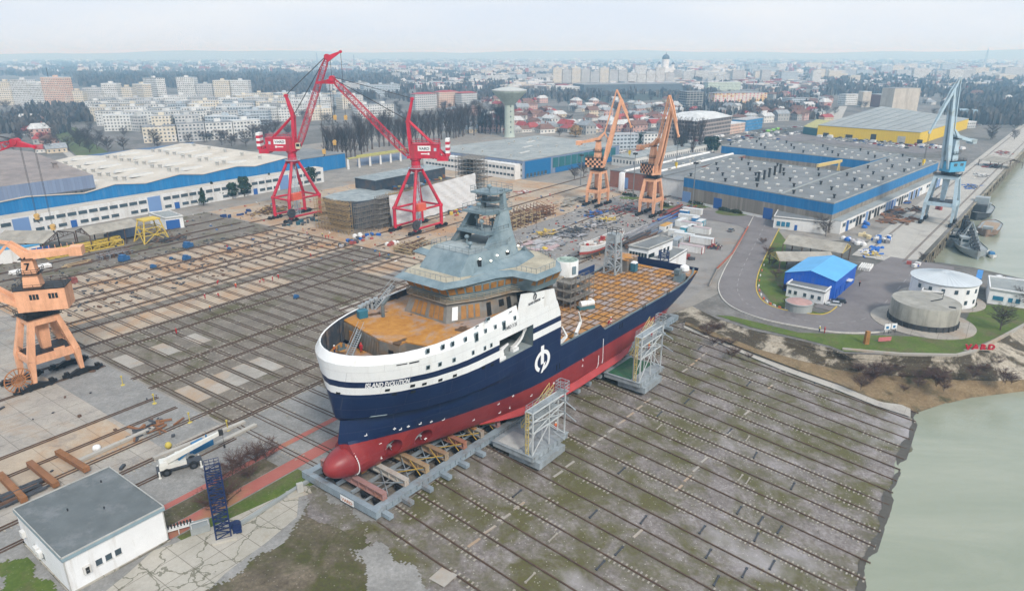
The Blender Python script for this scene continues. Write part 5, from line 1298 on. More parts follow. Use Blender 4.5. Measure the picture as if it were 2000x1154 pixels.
    mb=B(); mb.rng(cx-1.6,cx+1.2,-1.6,1.6,cz+8.1*k,cz+8.25*k); mb.rail([(cx-2.2,-1.9,cz+3.2),(cx+1.8,-1.9,cz+3.2),(cx+1.8,1.9,cz+3.2),(cx-2.2,1.9,cz+3.2)],1,.08,1.5,2,True); mb.rng(cx-2.2,cx+1.8,-1.9,1.9,cz+3.1,cz+3.2); mb.build('column_walkway',m_blk2,r)
    if number:
        V,F=glyphs(number,2.1,.05)
        for sd in (1,-1):
            mb=B(); d=-1 if sd==1 else 1; mb.vs([(cx-.2+d*(v[0]-.6), sd*(1.05+.35*(1-(4.+v[1])/8.2)+.06), cz+5.2*k+v[1]) for v in V]); [mb.face(f) for f in F]; mb.build('number',m_blk2,col)
    top=Vector((cx-.2,0,cz+8.6*k)); J0=Vector((2.4,0,z+1.2)); J1=J0+Vector((math.cos(elev)*jib,0,math.sin(elev)*jib))
    # rocking lever with counterweight behind
    re=top+Vector((-9.5,0,.6-2.6*(elev>1.2))); fr=top+Vector((2.8,0,3.2))
    mb=B()
    for y in (-.85,.85): mb.taper(re+Vector((0,y,0)),top+Vector((0,y,.2)),.7,.9,1.,1.6); mb.taper(top+Vector((0,y,.2)),fr+Vector((0,y,0)),.8,.5,1.5,.7)
    mb.rng(re.x-1.3,re.x+1.2,-1.5,1.5,re.z-1.,re.z+.9)
    for q in range(8): c=re+(top-re)*(q+.5)/8; mb.beam(c+Vector((0,-.9,.6)),c+Vector((0,-.9,1.6)),.08)
    mb.build('counterweight_lever',mat,r)
    jd=(J1-J0).normalized(); 
    mb=B()
    for y in (-1.1,1.1): mb.taper(J0+Vector((0,y*1.3,0)),J0+jd*jib*.3+Vector((0,y*.85,0)),.8,1.,1.,2.2); mb.taper(J0+jd*jib*.3+Vector((0,y*.85,0)),J1+Vector((0,y*.55,0)),1.,.55,2.2,1.)
    for q in range(9): c=J0+jd*jib*(.25+.73*q/9); mb.beam(c+Vector((0,-1,0)),c+Vector((0,1,0)),.3)
    mb.build('jib',mat,r)
    fd=Vector((math.cos(flya),0,math.sin(flya))); F1=J1+fd*fly; R1=J1-fd*3.6+Vector((-.8,0,1.2))
    mb=B()
    for y in (-.6,.6):
        mb.taper(J1+Vector((0,y,0)),F1+Vector((0,y*.3,0)),.4,.3,1.3,.4); mb.taper(J1+Vector((0,y,0)),R1+Vector((0,y*.6,0)),.4,.35,.9,.5)
        mb.beam(R1+Vector((0,y*.6,0)),J1+fd*fly*.55+Vector((0,y*.6,0))+Vector((.6,0,.6)),.22)
    for q in range(8): c=J1+(F1-J1)*q/8; mb.beam(c+Vector((0,-.6,0)),c+Vector((0,.6,0)),.2)
    mb.tube(F1+Vector((0,-.3,0)),F1+Vector((0,.3,0)),.6,n=10); mb.build('flying_jib',mat,r)
    mb=B(); 
    for y in (-.5,.5): mb.beam(fr+Vector((0,y,0)),R1+Vector((0,y,0)),.4)
    mb.beam(fr,J0+jd*jib*.35,.5); mb.build('tie_bar',mat,r)
    mb=B(); hz=max(6.,F1.z-11.)
    for o in (-.2,.2): mb.beam((F1.x,o,F1.z),(F1.x,o,hz),.08)
    mb.build('hoist_rope',m_cab,r); mb=B(); mb.rng(F1.x-.5,F1.x+.5,-.35,.35,hz-1.6,hz); mb.beam((F1.x,0,hz-1.6),(F1.x+.3,0,hz-2.5),.3); mb.build('hook_block',M('hook_bright',(.6,.42,.03),.5,.1),r)
    return r
def mean(*ps): q=[G(*p) for p in ps]; return sum(p[0] for p in q)/len(q), sum(p[1] for p in q)/len(q)
og='salmon level luffing cranes'
x,y=mean((1146,400),(1171,405),(1187,398),(1161,396))
linkcrane('luffing_crane','salmon orange crane with checkered house, left of the two on the lanes',x,y,ANG,rad(-22),17.,m_ora,m_ora,31,rad(77),og,True)
x,y=mean((1249,420),(1277,426),(1292,417),(1262,412))
linkcrane('luffing_crane','salmon orange crane with checkered house, right of the two on the lanes',x,y,ANG,rad(-62),17.,m_ora,m_ora,30,rad(76),og,True)
x,y=W(53.2,-168.2)
linkcrane('luffing_crane','big salmon orange crane numbered 7 at the left edge of the yard',x,y,ANG,rad(198),15.6,m_ora,m_ora,27,rad(36),og,None,'7',(4.9,3.6),11.,-.3,.8,True,1.12)
x,y=mean((1803,440),(1857,446)); x+=5; y+=8
linkcrane('quay_crane','tall pale blue grey luffing crane with blue house on the quay',x,y,QROT,rad(200),21.,m_cgr,m_cbl,33,rad(82),None,None,None,(5.2,5.6),19.,-2.05+math.pi/2*.6,1.15) 
# ================================================================ BUILDINGS
def facade(name, wall, glass=(.05,.06,.075), bw=3., bh=2.9, w=(.22,.72), h=(.3,.78), var=.12, wall2=None, rough=.8, stain=.2):
    if name in MATS: return MATS[name]
    n=N(name); uv=n.co('UV'); s=n.n('ShaderNodeSeparateXYZ'); n.l(uv,s.inputs[0])
    u=n.math('DIVIDE',s.outputs[0],bw); v=n.math('DIVIDE',s.outputs[1],bh); fu=n.math('FRACT',u); fv=n.math('FRACT',v)
    ins=n.math('MULTIPLY',n.math('MULTIPLY',n.math('GREATER_THAN',fu,w[0]),n.math('LESS_THAN',fu,w[1])),n.math('MULTIPLY',n.math('GREATER_THAN',fv,h[0]),n.math('LESS_THAN',fv,h[1])))
    c=n.n('ShaderNodeCombineXYZ'); n.l(n.math('FLOOR',u),c.inputs[0]); n.l(n.math('FLOOR',v),c.inputs[1]); wn=n.n('ShaderNodeTexWhiteNoise'); wn.noise_dimensions='2D'; n.l(c.outputs[0],wn.inputs['Vector'])
    W_=L3(wall); b=n.mix(n.noise(.3,4,.6,n.pos()),tuple(x*(1-var) for x in W_),tuple(min(.9,x*(1+var)) for x in W_))
    if wall2: b=n.mix(n.math('LESS_THAN',wn.outputs['Value'],.3),b,wall2)
    if stain: b=n.mix(n.math('MULTIPLY',n.mask(n.noise(.15,5,.7,n.pos()),.5,.7),stain),b,(.2,.18,.16))
    g=n.mix(wn.outputs['Value'],tuple(x*.5 for x in L3(glass)),tuple(x*2.2 for x in L3(glass)))
    MATS[name]=n.out(n.mix(ins,b,g),rough); return MATS[name]
def clad(name, col, col2=None, pitch=1.1, amt=.35, rough=.6, streak=(.2,.18,.16), samt=.3):
    """profiled sheet cladding, ribs along the wall, with run-down streaks"""
    if name in MATS: return MATS[name]
    n=N(name); uv=n.co('UV'); s=n.n('ShaderNodeSeparateXYZ'); n.l(uv,s.inputs[0])
    f=n.math('FRACT',n.math('DIVIDE',s.outputs[0],pitch)); c=L3(col); c2=L3(col2) if col2 else tuple(x*.7 for x in c)
    cb=n.n('ShaderNodeCombineXYZ'); n.l(n.math('FLOOR',n.math('DIVIDE',s.outputs[0],pitch)),cb.inputs[0]); wn=n.n('ShaderNodeTexWhiteNoise'); wn.noise_dimensions='2D'; n.l(cb.outputs[0],wn.inputs['Vector'])
    b=n.mix(n.math('MULTIPLY',wn.outputs['Value'],amt),c,c2); b=n.mix(n.math('MULTIPLY',n.math('LESS_THAN',f,.13),.35),b,tuple(x*.5 for x in c))
    mp=n.n('ShaderNodeMapping'); mp.inputs['Scale'].default_value=(.5,.06,1); n.l(uv,mp.inputs['Vector']); b=n.mix(n.math('MULTIPLY',n.mask(n.noise(1.2,6,.75,mp.outputs[0]),.5,.75),samt),b,streak)
    MATS[name]=n.out(b,rough); return MATS[name]
def wallsuv(mb, pts, z0, z1, closed=True, v0=0.):
    u=0.; P=list(pts)+([pts[0]] if closed else [])
    for p,q in zip(P,P[1:]):
        L=math.dist(p[:2],q[:2]); za=z1(p) if callable(z1) else z1; zc=z1(q) if callable(z1) else z1
        mb.poly([(*p[:2],z0),(*q[:2],z0),(*q[:2],zc),(*p[:2],za)],[(u,v0),(u+L,v0),(u+L,zc-z0+v0),(u,za-z0+v0)]); u+=L
    return mb
def centroid(pts): return sum(p[0] for p in pts)/len(pts), sum(p[1] for p in pts)/len(pts)
class BL:       # a building: root Empty at the middle of its base; parts are given in map coordinates
    def __init__(s,name,label,cat,pts,group=None):
        s.c=centroid(pts); s.r=thingw(name,label,cat,s.c[0],s.c[1],0,0,group); s.pts=pts
    def l(s,p): return (p[0]-s.c[0],p[1]-s.c[1])+tuple(p[2:])
    def walls(s,z0,z1,mat,pts=None,name='wall',closed=True,parent=None):
        mb=MB(); wallsuv(mb,[s.l(p) for p in (pts or s.pts)],z0,z1,closed); return mb.build(name,mat,parent or s.r)
    def slab(s,pts,z0,z1,mat,name='roof',parent=None,top=None):
        mb=MB(); mb.prism([s.l(p) for p in pts],z0,z1,[s.l(p) for p in top] if top else None); return mb.build(name,mat,parent or s.r)
    def parapet(s,pts,z0,z1,w,mat,name='parapet',parent=None):
        mb=MB(); P=[s.l(p) for p in pts]; c=centroid(P)
        for p,q in zip(P,P[1:]+P[:1]):
            d=Vector((q[0]-p[0],q[1]-p[1])).normalized(); n=Vector((-d.y,d.x)); n=-n if n.dot(Vector((c[0]-p[0],c[1]-p[1])))<0 else n
            mb.hexa([(p[0],p[1],z0),(q[0],q[1],z0),(q[0]+n.x*w,q[1]+n.y*w,z0),(p[0]+n.x*w,p[1]+n.y*w,z0),(p[0],p[1],z1),(q[0],q[1],z1),(q[0]+n.x*w,q[1]+n.y*w,z1),(p[0]+n.x*w,p[1]+n.y*w,z1)])
        return mb.build(name,mat,parent or s.r)
    def on(s,p,q,t,w,z0,h,mat,name='window',d=.08,frame=None,parent=None):     # panel on the wall p-q, centre at t metres from p
        L=math.dist(p,q); e=((q[0]-p[0])/L,(q[1]-p[1])/L); n=(-e[1],e[0]); m=((p[0]+q[0])/2-s.c[0],(p[1]+q[1])/2-s.c[1])
        if n[0]*m[0]+n[1]*m[1]<0: n=(-n[0],-n[1])
        def bx(w,z0,h,d0,d1):
            mb=MB(); c=s.l((p[0]+e[0]*t,p[1]+e[1]*t)); P=[]
            for z in (z0,z0+h):
                for a,b in ((-1,d0),(1,d0),(1,d1),(-1,d1)): P.append((c[0]+e[0]*a*w/2+n[0]*b,c[1]+e[1]*a*w/2+n[1]*b,z))
            return mb.hexa(P)
        o=bx(w,z0,h,-.05,d).build(name,mat,parent or s.r)
        if frame: bx(w*1.12,z0-.12,.12,-.05,d+.1).build('sill',frame,o)
        return o
def rect(a0,a1,s0,s1): return [W(a0,s0),W(a1,s0),W(a1,s1),W(a0,s1)]
m_wht=M('white_render',(.66,.66,.65),.8,.08,.3,dirt=(.42,.39,.34),damt=.3,dscale=.3,streak=True)
m_wht2=M('white_render_clean',(.72,.73,.74),.8,.06,.3,dirt=(.45,.42,.37),damt=.25,streak=True)
m_felt=M('grey_roof_felt',(.17,.18,.185),.9,.2,.12,dirt=(.26,.26,.26),damt=.35,dscale=.08)
m_felt2=M('pale_roof_felt',(.26,.28,.28),.9,.18,.15,dirt=(.36,.38,.37),damt=.4,dscale=.05)
m_cream=M('cream_roof',(.52,.48,.42),.8,.1,.1,dirt=(.4,.35,.28),damt=.35,dscale=.06)
m_cblue=clad('blue_cladding',(.012,.175,.42),(.008,.12,.32),1.2,.5,.5,(.25,.35,.42),.25)
m_cgrey=clad('weathered_cladding',(.3,.27,.23),(.17,.15,.13),1.3,.8,.7,(.12,.1,.08),.4)
m_cgb=clad('grey_blue_cladding',(.2,.26,.38),(.15,.19,.29),1.5,.6,.6)
m_bdoor=clad('blue_door_sheet',(.03,.13,.42),(.02,.1,.33),.6,.3,.5)
m_lbdoor=clad('light_blue_door_sheet',(.2,.33,.6),(.15,.27,.5),.6,.3,.6)
m_win=M('window_glass',(.06,.085,.105),.2,.3,.5)
m_frame=M('pale_frame',(.5,.5,.48),.7,.1)
m_mast=M('dark_vent',(.03,.03,.03),.6,.2)
m_galv=M('zinc_vent',(.4,.4,.38),.5,.2)
def PSI(u,v,s):
    r=Sray(u,v); t=s/(r[0]*SXV[0]+r[1]*SXV[1]); X,Y=r[0]*t,r[1]*t; return X*AX[0]+Y*AX[1], CAMH+r[2]*t
def c1(x,y): return (x/2.857,80+y/2.857)
def c2(x,y): return (600+x/2.857,80+y/2.857)
def c3(x,y): return (1250+x/2.667,80+y/2.667)
random.seed(31)
# ---- white wavy-roofed hangar with its two-storey front range
SF=-326.
wave=[PSI(*c1(*p),SF) for p in [(470,850),(640,800),(810,795),(1000,745),(1130,745),(1320,700),(1420,700),(1590,655)]]
wave=[(wave[0][0]-45,wave[0][1]+.5),(wave[0][0]-22,wave[0][1]+2.)]+wave+[(wave[-1][0]+8,wave[-1][1]-1)]
b=BL('hangar','long shipyard hall with cream wavy roof, blue fascia and white front range','hall',rect(wave[0][0],wave[-1][0],SF,-432))
mb=MB(); P0=[(*b.l(W(a,SF+.4)),z+.25) for a,z in wave]; P1=[(*b.l(W(a,-432)),z+.6) for a,z in wave]; mb.ring([P0,P1],False); mb.ring([[(p[0],p[1],p[2]-.35) for p in P0],[(p[0],p[1],p[2]-.35) for p in P1]],False); mb.ring([P0,[(p[0],p[1],p[2]-.35) for p in P0]],False)
roof=mb.build('roof',m_cream,b.r)
mb=MB(); u=0
for (a,z),(a2,z2) in zip(wave,wave[1:]):
    p,q=b.l(W(a,SF)),b.l(W(a2,SF)); L=a2-a; mb.poly([(*p,6.5),(*q,6.5),(*q,z2),(*p,z)],[(u,0),(u+L,0),(u+L,z2),(u,z)]); u+=L
mb.build('fascia',m_cblue,b.r)
b.walls(0,9.,m_wht,[W(wave[-1][0],SF),W(wave[-1][0],-432),W(wave[0][0],-432)],'wall',False)
def wz(a): 
    for (x,z),(y,w) in zip(wave,wave[1:]):
        if x<=a<=y: return z+(w-z)*(a-x)/(y-x)
    return 12
for k in range(5):
    for j in range(4):
        a=wave[2][0]+8+j*26+k*1.5; s=SF-16-k*19.
        if a>wave[-1][0]-8: continue
        c=b.l(W(a,s)); mb=MB(); mb.prism([(-6,-1.6),(6,-1.6),(6,1.6),(-6,1.6)],0,1.1,[(-5,-1.2),(5,-1.2),(5,1.2),(-5,1.2)]); o=mb.build('skylight',m_frame,roof); o.location=(*c,wz(a)+.3); o.rotation_euler=(0,0,ANG)
        for t in (-11,11):
            a2=a+t; c=b.l(W(min(a2,wave[-1][0]-2),s+5)); mb=MB(); mb.box(0,0,0,1.2,1.2,1.6); mb.box(0,0,1.6,1.7,1.7,.4); o=mb.build('roof_vent',m_galv,roof); o.location=(*c,wz(min(a2,wave[-1][0]-2))+.2)
# front range
fr=rect(60,256,-318.5,SF+.3); 
m_rng=M('range_white',(.62,.63,.63),.8,.08,.3,dirt=(.4,.37,.33),damt=.35,streak=True)
rg=b.walls(0,8.2,m_rng,fr,'front_range'); b.slab(fr,8.2,8.4,m_cream,'range_roof',rg)
p,q=W(60,-318.5),W(256,-318.5)
doors={14:m_lbdoor,33:m_lbdoor,44:m_lbdoor}
k=0; t=3.
while t<193:
    if k in (9,21,37): b.on(p,q,t+1,6.,.1,7.4,m_lbdoor,'hangar_door',.12); t+=7.2
    else:
        b.on(p,q,t,3.5,5.,1.5,m_win,'window',.05,m_frame)
        if k%5!=3: b.on(p,q,t,3.2,1.2,1.4,m_win,'window',.05,m_frame)
        elif k%2: b.on(p,q,t,2.4,.1,3.,m_bdoor,'door',.1)
        t+=4.3
    k+=1
# ---- older hall with grey roof at the far left
pts=[W(40,SF-.5),W(136.5,SF-.5),W(141,-380),W(146,-470),W(40,-470)]
b=BL('old_hall','older hall with brownish grey roof and glazed blue grey front at the left edge','hall',pts)
b.walls(0,9.5,m_cblue); m_gz=facade('glazed_band',(.13,.14,.17),(.05,.055,.06),1.2,1.4,(.08,.92),(.1,.9),.1)
b.walls(9.5,14.,m_gz,name='glazing'); b.walls(14.,19.6,m_cgb,name='upper_wall')
m_brroof=M('brownish_roof',(.24,.21,.2),.9,.2,.12,dirt=(.32,.27,.24),damt=.5,dscale=.06)
mb=MB(); A=[b.l(p) for p in pts]; zr=[19.6,19.6,22.5,21,24]; rid=[b.l(W(40,-400)),b.l(W(141,-400))]
mb.poly([(*A[0],19.6),(*A[1],19.6),(*rid[1],23.5),(*rid[0],23.5)]); mb.poly([(*rid[0],23.5),(*rid[1],23.5),(*A[3],19.6),(*A[4],19.6)]); mb.poly([(*A[1],19.6),(*A[2],19.8),(*A[3],19.6),(*rid[1],23.5)]); rf=mb.build('roof',m_brroof,b.r)
for i in range(7):
    c=b.l(W(66+i*11,-352-(i%3)*24)); mb=MB(); mb.box(0,0,0,1.6,1.6,2.4); mb.box(0,0,2.4,2.3,2.3,.5); o=mb.build('roof_vent',m_brroof,rf); o.location=(*c,20.6); o.rotation_euler=(0,0,ANG)
# ---- further halls round the yard
def simple(name,label,cat,pts,h,wall,roof,par=None,vents=0,seed=0,group=None,rise=0.,over=.3):
    b=BL(name,label,cat,pts,group); b.walls(0,h,wall)
    c=b.c; ov=[(c[0]+(p[0]-c[0])*(1+over/max(1,math.dist(p,c))),c[1]+(p[1]-c[1])*(1+over/max(1,math.dist(p,c)))) for p in pts]
    if rise and len(pts)==4:
        L=[b.l(p) for p in ov]; m0=((L[0][0]+L[3][0])/2,(L[0][1]+L[3][1])/2,h+rise); m1=((L[1][0]+L[2][0])/2,(L[1][1]+L[2][1])/2,h+rise)
        mb=MB(); mb.poly([(*L[0],h),(*L[1],h),m1,m0]); mb.poly([(*L[3],h),(*L[2],h),m1,m0]); rf=mb.build('roof',roof,b.r)
        mb=MB(); I=[b.l(p) for p in pts]; mb.poly([(*I[0],h-.05),(*I[3],h-.05),(m0[0]*.99,m0[1]*.99,m0[2]-.08)],[(0,0),(math.dist(I[0],I[3]),0),(math.dist(I[0],I[3])/2,rise)]); mb.poly([(*I[1],h-.05),(*I[2],h-.05),(m1[0]*.99,m1[1]*.99,m1[2]-.08)],[(0,0),(math.dist(I[1],I[2]),0),(math.dist(I[1],I[2])/2,rise)]); mb.build('gable',wall,b.r)
    else: rf=b.slab(ov,h,h+.35,roof)
    if par: b.parapet(ov,h+.35,h+.75,.3,par)
    R=random.Random(seed)
    for i in range(vents):
        u,v=R.uniform(.08,.92),R.uniform(.1,.9); P=[(ov[0][k]*(1-u)+ov[1][k]*u)*(1-v)+(ov[3][k]*(1-u)+ov[2][k]*u)*v for k in (0,1)]; P=b.l(P)
        mb=MB(); mb.box(0,0,0,1.,1.,1.1); mb.box(0,0,1.1,1.5,1.5,.3); o=mb.build('roof_vent',m_galv,rf); o.location=(*P,h+.34+(rise*.5))
    return b,rf,ov
simple('workshop_hall','blue hall end between the wavy roof and the bare poplars','hall',rect(262,300,-350,-392),9,m_cblue,m_felt)
simple('long_shed','long low shed with dark blue roof behind the wavy roofed hall','shed',[W(206,-484),W(285,-500),W(288,-512),W(204,-508)],5,m_wht,M('dark_blue_roof',(.08,.13,.22),.7,.15),rise=1.5)
# central grey hall
cp=[W(338,-312),W(446,-296),W(432,-220),W(331,-231)]
b,rf,ov=simple('assembly_hall','broad hall with pale grey roof and white windowed front below the water tower','hall',cp,10.5,m_cgb,m_felt2,None,14,5)
m_strip=facade('strip_windows',(.52,.55,.57),(.05,.06,.07),3.2,3.4,(.1,.9),(.35,.72),.1)
b.walls(0,9.,m_strip,[W(331,-231.2),W(337.8,-312)],'window_range',False,None); b.slab([W(326,-233),W(331,-232.5),W(337.8,-312),W(333,-312)],0,8.8,m_strip if False else m_wht,'front_range')
mb=MB(); 
p,q=W(326,-233),W(333,-312)
for k in range(26): b.on(p,q,2+k*2.95,2.2,5.6,1.5,m_win,'window',.05)
for k in range(26): b.on(p,q,2+k*2.95,2.2,2.,1.3,m_win,'window',.05)
p,q=W(331,-231),W(432,-220)
b.on(p,q,14,24,.2,9.8,m_cblue,'blue_front',.3)
for k in range(11): b.on(p,q,31+k*6.3,5.5,3.4,6.,clad('teal_panel',(.03,.17,.2),(.02,.12,.15),1.5,.5),'teal_panel',.2)
b.on(p,q,66,70,.1,3.2,m_cblue,'plinth_band',.25)
for k in range(6): b.on(p,q,4+k*3.4,2.,.6,2.2,m_win,'window',.42,m_frame)
for i in range(3):
    c=b.l(W(360+i*24,-250-i*14)); mb=MB(); mb.box(0,0,0,12,1.4,.5); o=mb.build('skylight',m_frame,rf); o.location=(*c,10.85); o.rotation_euler=(0,0,ANG+.1)
# brick hall and its neighbours
m_brick=M('brick_red_wall',(.26,.11,.075),.85,.2,.5,dirt=(.2,.1,.08),damt=.4)
bp=[W(340,-178),W(436,-168),W(442,-136),W(337,-146)]
b,rf,ov=simple('brick_hall','low brick red hall behind the salmon cranes','hall',bp,9.,m_brick,m_felt,None,16,9)
p,q=bp[0],bp[3]; b.on(p,q,10,3.6,.1,6.,m_lbdoor,'door',.12)
for k in (.3,.75):
    a=[ov[0][i]*(1-k)+ov[3][i]*k for i in (0,1)]; c=[ov[1][i]*(1-k)+ov[2][i]*k for i in (0,1)]
    mb=MB(); mb.tube((*b.l(a),9.4),(*b.l(c),9.4),.9,n=10); mb.build('ridge_skylight',m_wht,rf)
simple('link_hall','whitish grey block joining the brick hall to the blue banded hall','hall',[W(336.5,-145.8),W(380,-142),W(382,-131),W(333,-132)],8.6,m_wht,m_felt)
lp=[W(410,-214),W(520,-196),W(518,-182),W(407,-196)]
b,rf,ov=simple('long_building','long low white building with a row of windows behind the salmon cranes','building',lp,6.,facade('row_windows',(.6,.6,.58),(.08,.09,.1),2.6,6,(.25,.75),(.35,.7)),m_felt2,None,0)
# ---- the big blue banded hall (three roofs round a court)
def g12(x,y): return G(*c3(x,y),12.)
H1=[g12(230,712),g12(730,800),g12(1050,683),g12(458,606)]
H2=[g12(730,800),g12(1010,850),g12(1555,635),g12(1352,592),g12(1050,683)]
H3=[g12(425,548),g12(1197,628),g12(1350,590),g12(600,508)]
b=BL('blue_banded_hall','sprawling flat roofed hall with blue band and grey cladding right of the yard','hall',H1+H2)
for pts in (H1,H2,H3):
    b.walls(0,7.5,m_cgrey,pts,'wall'); b.walls(7.5,11.9,m_cblue,pts,'blue_band')
roofs=[]
for pts,z in ((H1,11.9),(H2,11.92),(H3,11.94)):
    rf=b.slab(pts,z,z+.12,m_felt); b.parapet(pts,z+.12,z+.5,.5,m_felt2,'parapet',rf); roofs.append((pts,rf,z+.12))
def quad(pts,u,v): return [(pts[0][k]*(1-u)+pts[1][k]*u)*(1-v)+(pts[-1][k]*(1-u)+pts[-2][k]*u)*v for k in (0,1)]
for (pts,rf,z),nu,nv in zip(roofs,(9,3,12),(6,16,4)):
    Q=pts if len(pts)==4 else [pts[0],pts[1],pts[2],pts[3]]
    for i in range(nu):
        for j in range(nv):
            c=b.l(quad(Q,(i+.5)/nu+random.uniform(-.02,.02),(j+.5)/nv+random.uniform(-.02,.02))); mb=MB()
            if (i+j)%3: mb.box(0,0,0,2.6,1.3,.55); o=mb.build('skylight',m_frame,rf)
            else: mb.box(0,0,0,.8,.8,1.3); mb.box(0,0,1.3,1.4,1.4,.35); o=mb.build('roof_vent',m_mast,rf)
            o.location=(*c,z); o.rotation_euler=(0,0,ANG+.12)
for x,y in ((615,712),(645,703),(672,690),(700,680),(728,668)):
    c=b.l(G(*c3(x,y+20),12.)); mb=MB(); mb.lathe([(.6,0),(.55,4.),(.8,4.1),(.8,4.5),(0,4.8)],0,0,10); o=mb.build('chimney',m_mast,roofs[0][1]); o.location=(*c,12.)
p,q=H1[0],H1[1]; Lh=math.dist(p,q)
for t in (Lh*.4,Lh*.91): b.on(p,q,t,4.6,.1,5.,m_bdoor,'hall_door',.15)
b.on(p,q,Lh*.5,Lh*.98,0.,1.3,m_wht,'plinth',.1); b.on(p,q,2.5,5,.1,5.2,m_lbdoor,'hall_door',.2)
# quay side range with its many doors
p,q=H2[1],H2[2]; Lh=math.dist(p,q); e=Vector((q[0]-p[0],q[1]-p[1])).normalized(); n_=Vector((e.y,-e.x))
A0=[p,q,(q[0]+n_.x*4,q[1]+n_.y*4),(p[0]+n_.x*4,p[1]+n_.y*4)]
rg=b.walls(0,5.2,m_wht,A0,'quay_range'); b.slab(A0,5.2,5.4,m_felt2,'range_roof',rg)
P,Q=A0[3],A0[2]
for k in range(38):
    t=4+k*(Lh-8)/38; c=random.random()
    if c<.28: b.on(P,Q,t,2.9,.1,4.4,m_lbdoor,'door',.1)
    elif c<.45: b.on(P,Q,t,2.9,.1,4.2,m_wht2,'door',.12)
    elif c<.6: b.on(P,Q,t,3.,.1,4.2,m_mast,'door',.05)
    elif c<.7: b.on(P,Q,t,2.8,.1,4.4,m_bdoor,'door',.1)
    else: b.on(P,Q,t,3.2,2.6,1.5,m_win,'window',.06,m_frame)
# corner annexe
g=[G(*c3(692,975)),G(*c3(965,1006)),G(*c3(1010,960)),G(*c3(720,925))]
b2,rf,ov=simple('gatehouse','small white gatehouse with dark roof at the corner of the blue banded hall','gatehouse',g,4.6,m_wht,m_felt,m_wht)
for t,w in ((2.,1.5),(3.9,1.5),(5.8,1.5)): b2.on(g[0],g[1],t,w,1.2,2.,M('teal_window',(.03,.17,.28),.3),'window',.08,m_frame)
b2.on(g[0],g[1],9.,1.1,.1,2.3,m_bdoor,'door')
# gantry crane in the court
gc=BL('gantry_crane','yellow overhead gantry crane standing in the court of the blue banded hall','gantry crane',[G(*c3(930,640),12.),G(*c3(1040,620),12.)])
p,q=[gc.l(G(*c3(*k),13.)) for k in ((925,650),(1040,628))]
mb=MB(); mb.beam((*p,13.),(*q,13.),1.2,1.6); mb.beam((p[0]+2,p[1]+2,13.),(q[0]+2,q[1]+2,13.),1.,1.4); mb.build('bridge_beam',M('gantry_yellow',(.6,.45,.17),.6,.1),gc.r)
mb=MB(); 
for e_ in (p,q): mb.beam((*e_,13),(e_[0]-1.5,e_[1],0),.6); mb.beam((*e_,13),(e_[0]+2,e_[1]+2,0),.6)
mb.build('end_frame',M('gantry_yellow',0),gc.r)
# ---- yellow warehouse
yb=[G(*c3(920,497)),G(*c3(1450,541)),G(*c3(1702,458)),G(*c3(1250,385))]
m_ycl=clad('yellow_cladding',(.72,.5,.02),(.66,.45,.015),2.,.3,.5,(.5,.4,.15),.1)
b,rf,ov=simple('yellow_warehouse','large warehouse with bright yellow walls and grey roof near the car park','warehouse',yb,9.5,m_ycl,m_felt2,None,0)
for k,(t,w,h) in enumerate(((8,5,3.5),(28,6,3.5),(48,4.5,5.5),(70,6,5.5),(84,4,4))): b.on(yb[0],yb[1],t,w,.1,h,m_mast if k!=3 else m_galv,'loading_door',.12)
for k in range(8):
    u=.1+k*.11; p=quad(ov,u,.04); q=quad(ov,u,.96); 
    mb=MB(); mb.beam((*b.l(p),9.95),(*b.l(q),9.95),.5,.25); mb.build('roof_seam',m_felt,rf)
lp=[G(*c3(847,485)),G(*c3(922,497)),G(*c3(985,452)),G(*c3(915,445))]
simple('green_lean_to','dark green lean-to at the left end of the yellow warehouse','shed',lp,6.5,M('dark_green_wall',(.02,.1,.12),.6),M('yellow_green_roof',(.35,.33,.12),.7))
# ---- water tower
x,y=G(995,268); wt=thingw('water_tower','tall pale green concrete water tower with funnel shaped bowl','water tower',x,y)
hgt=HT(995,268,166); m_wt=M('pale_green_concrete',(.4,.46,.41),.8,.12,.15,dirt=(.28,.31,.27),damt=.3,streak=True)
mb=MB(); mb.lathe([(5.2,0),(4.4,3),(4.2,hgt-17)],0,0,20); mb.build('shaft',m_wt,wt,True)
mb=MB(); mb.lathe([(4.2,hgt-17),(5,hgt-16),(14.4,hgt-6.5),(14.9,hgt-5.8),(15.2,hgt-5)],0,0,24); [mb.beam((4.9*math.cos(t*.524),4.9*math.sin(t*.524),hgt-16),(14.6*math.cos(t*.524),14.6*math.sin(t*.524),hgt-6),.35) for t in range(12)]; mb.build('bowl',m_wt,wt)
mb=MB(); mb.lathe([(15.4,hgt-5),(15.5,hgt-4.2),(8,hgt-2.4),(2.2,hgt-1.6),(2.2,hgt),(0,hgt+.4)],0,0,24); mb.build('roof',M('tower_roof',(.42,.44,.43),.8,.1),wt)
for k in range(9): mb=MB(); mb.box(4.3*math.cos(-1.3),4.3*math.sin(-1.3),4+k*4.4,.9,.4,1.3,-1.3+1.57); mb.build('window',m_win,wt)
mb=MB(); mb.tube((0,0,hgt),(0,0,hgt+6),.15); mb.build('aerial',m_mast,wt)
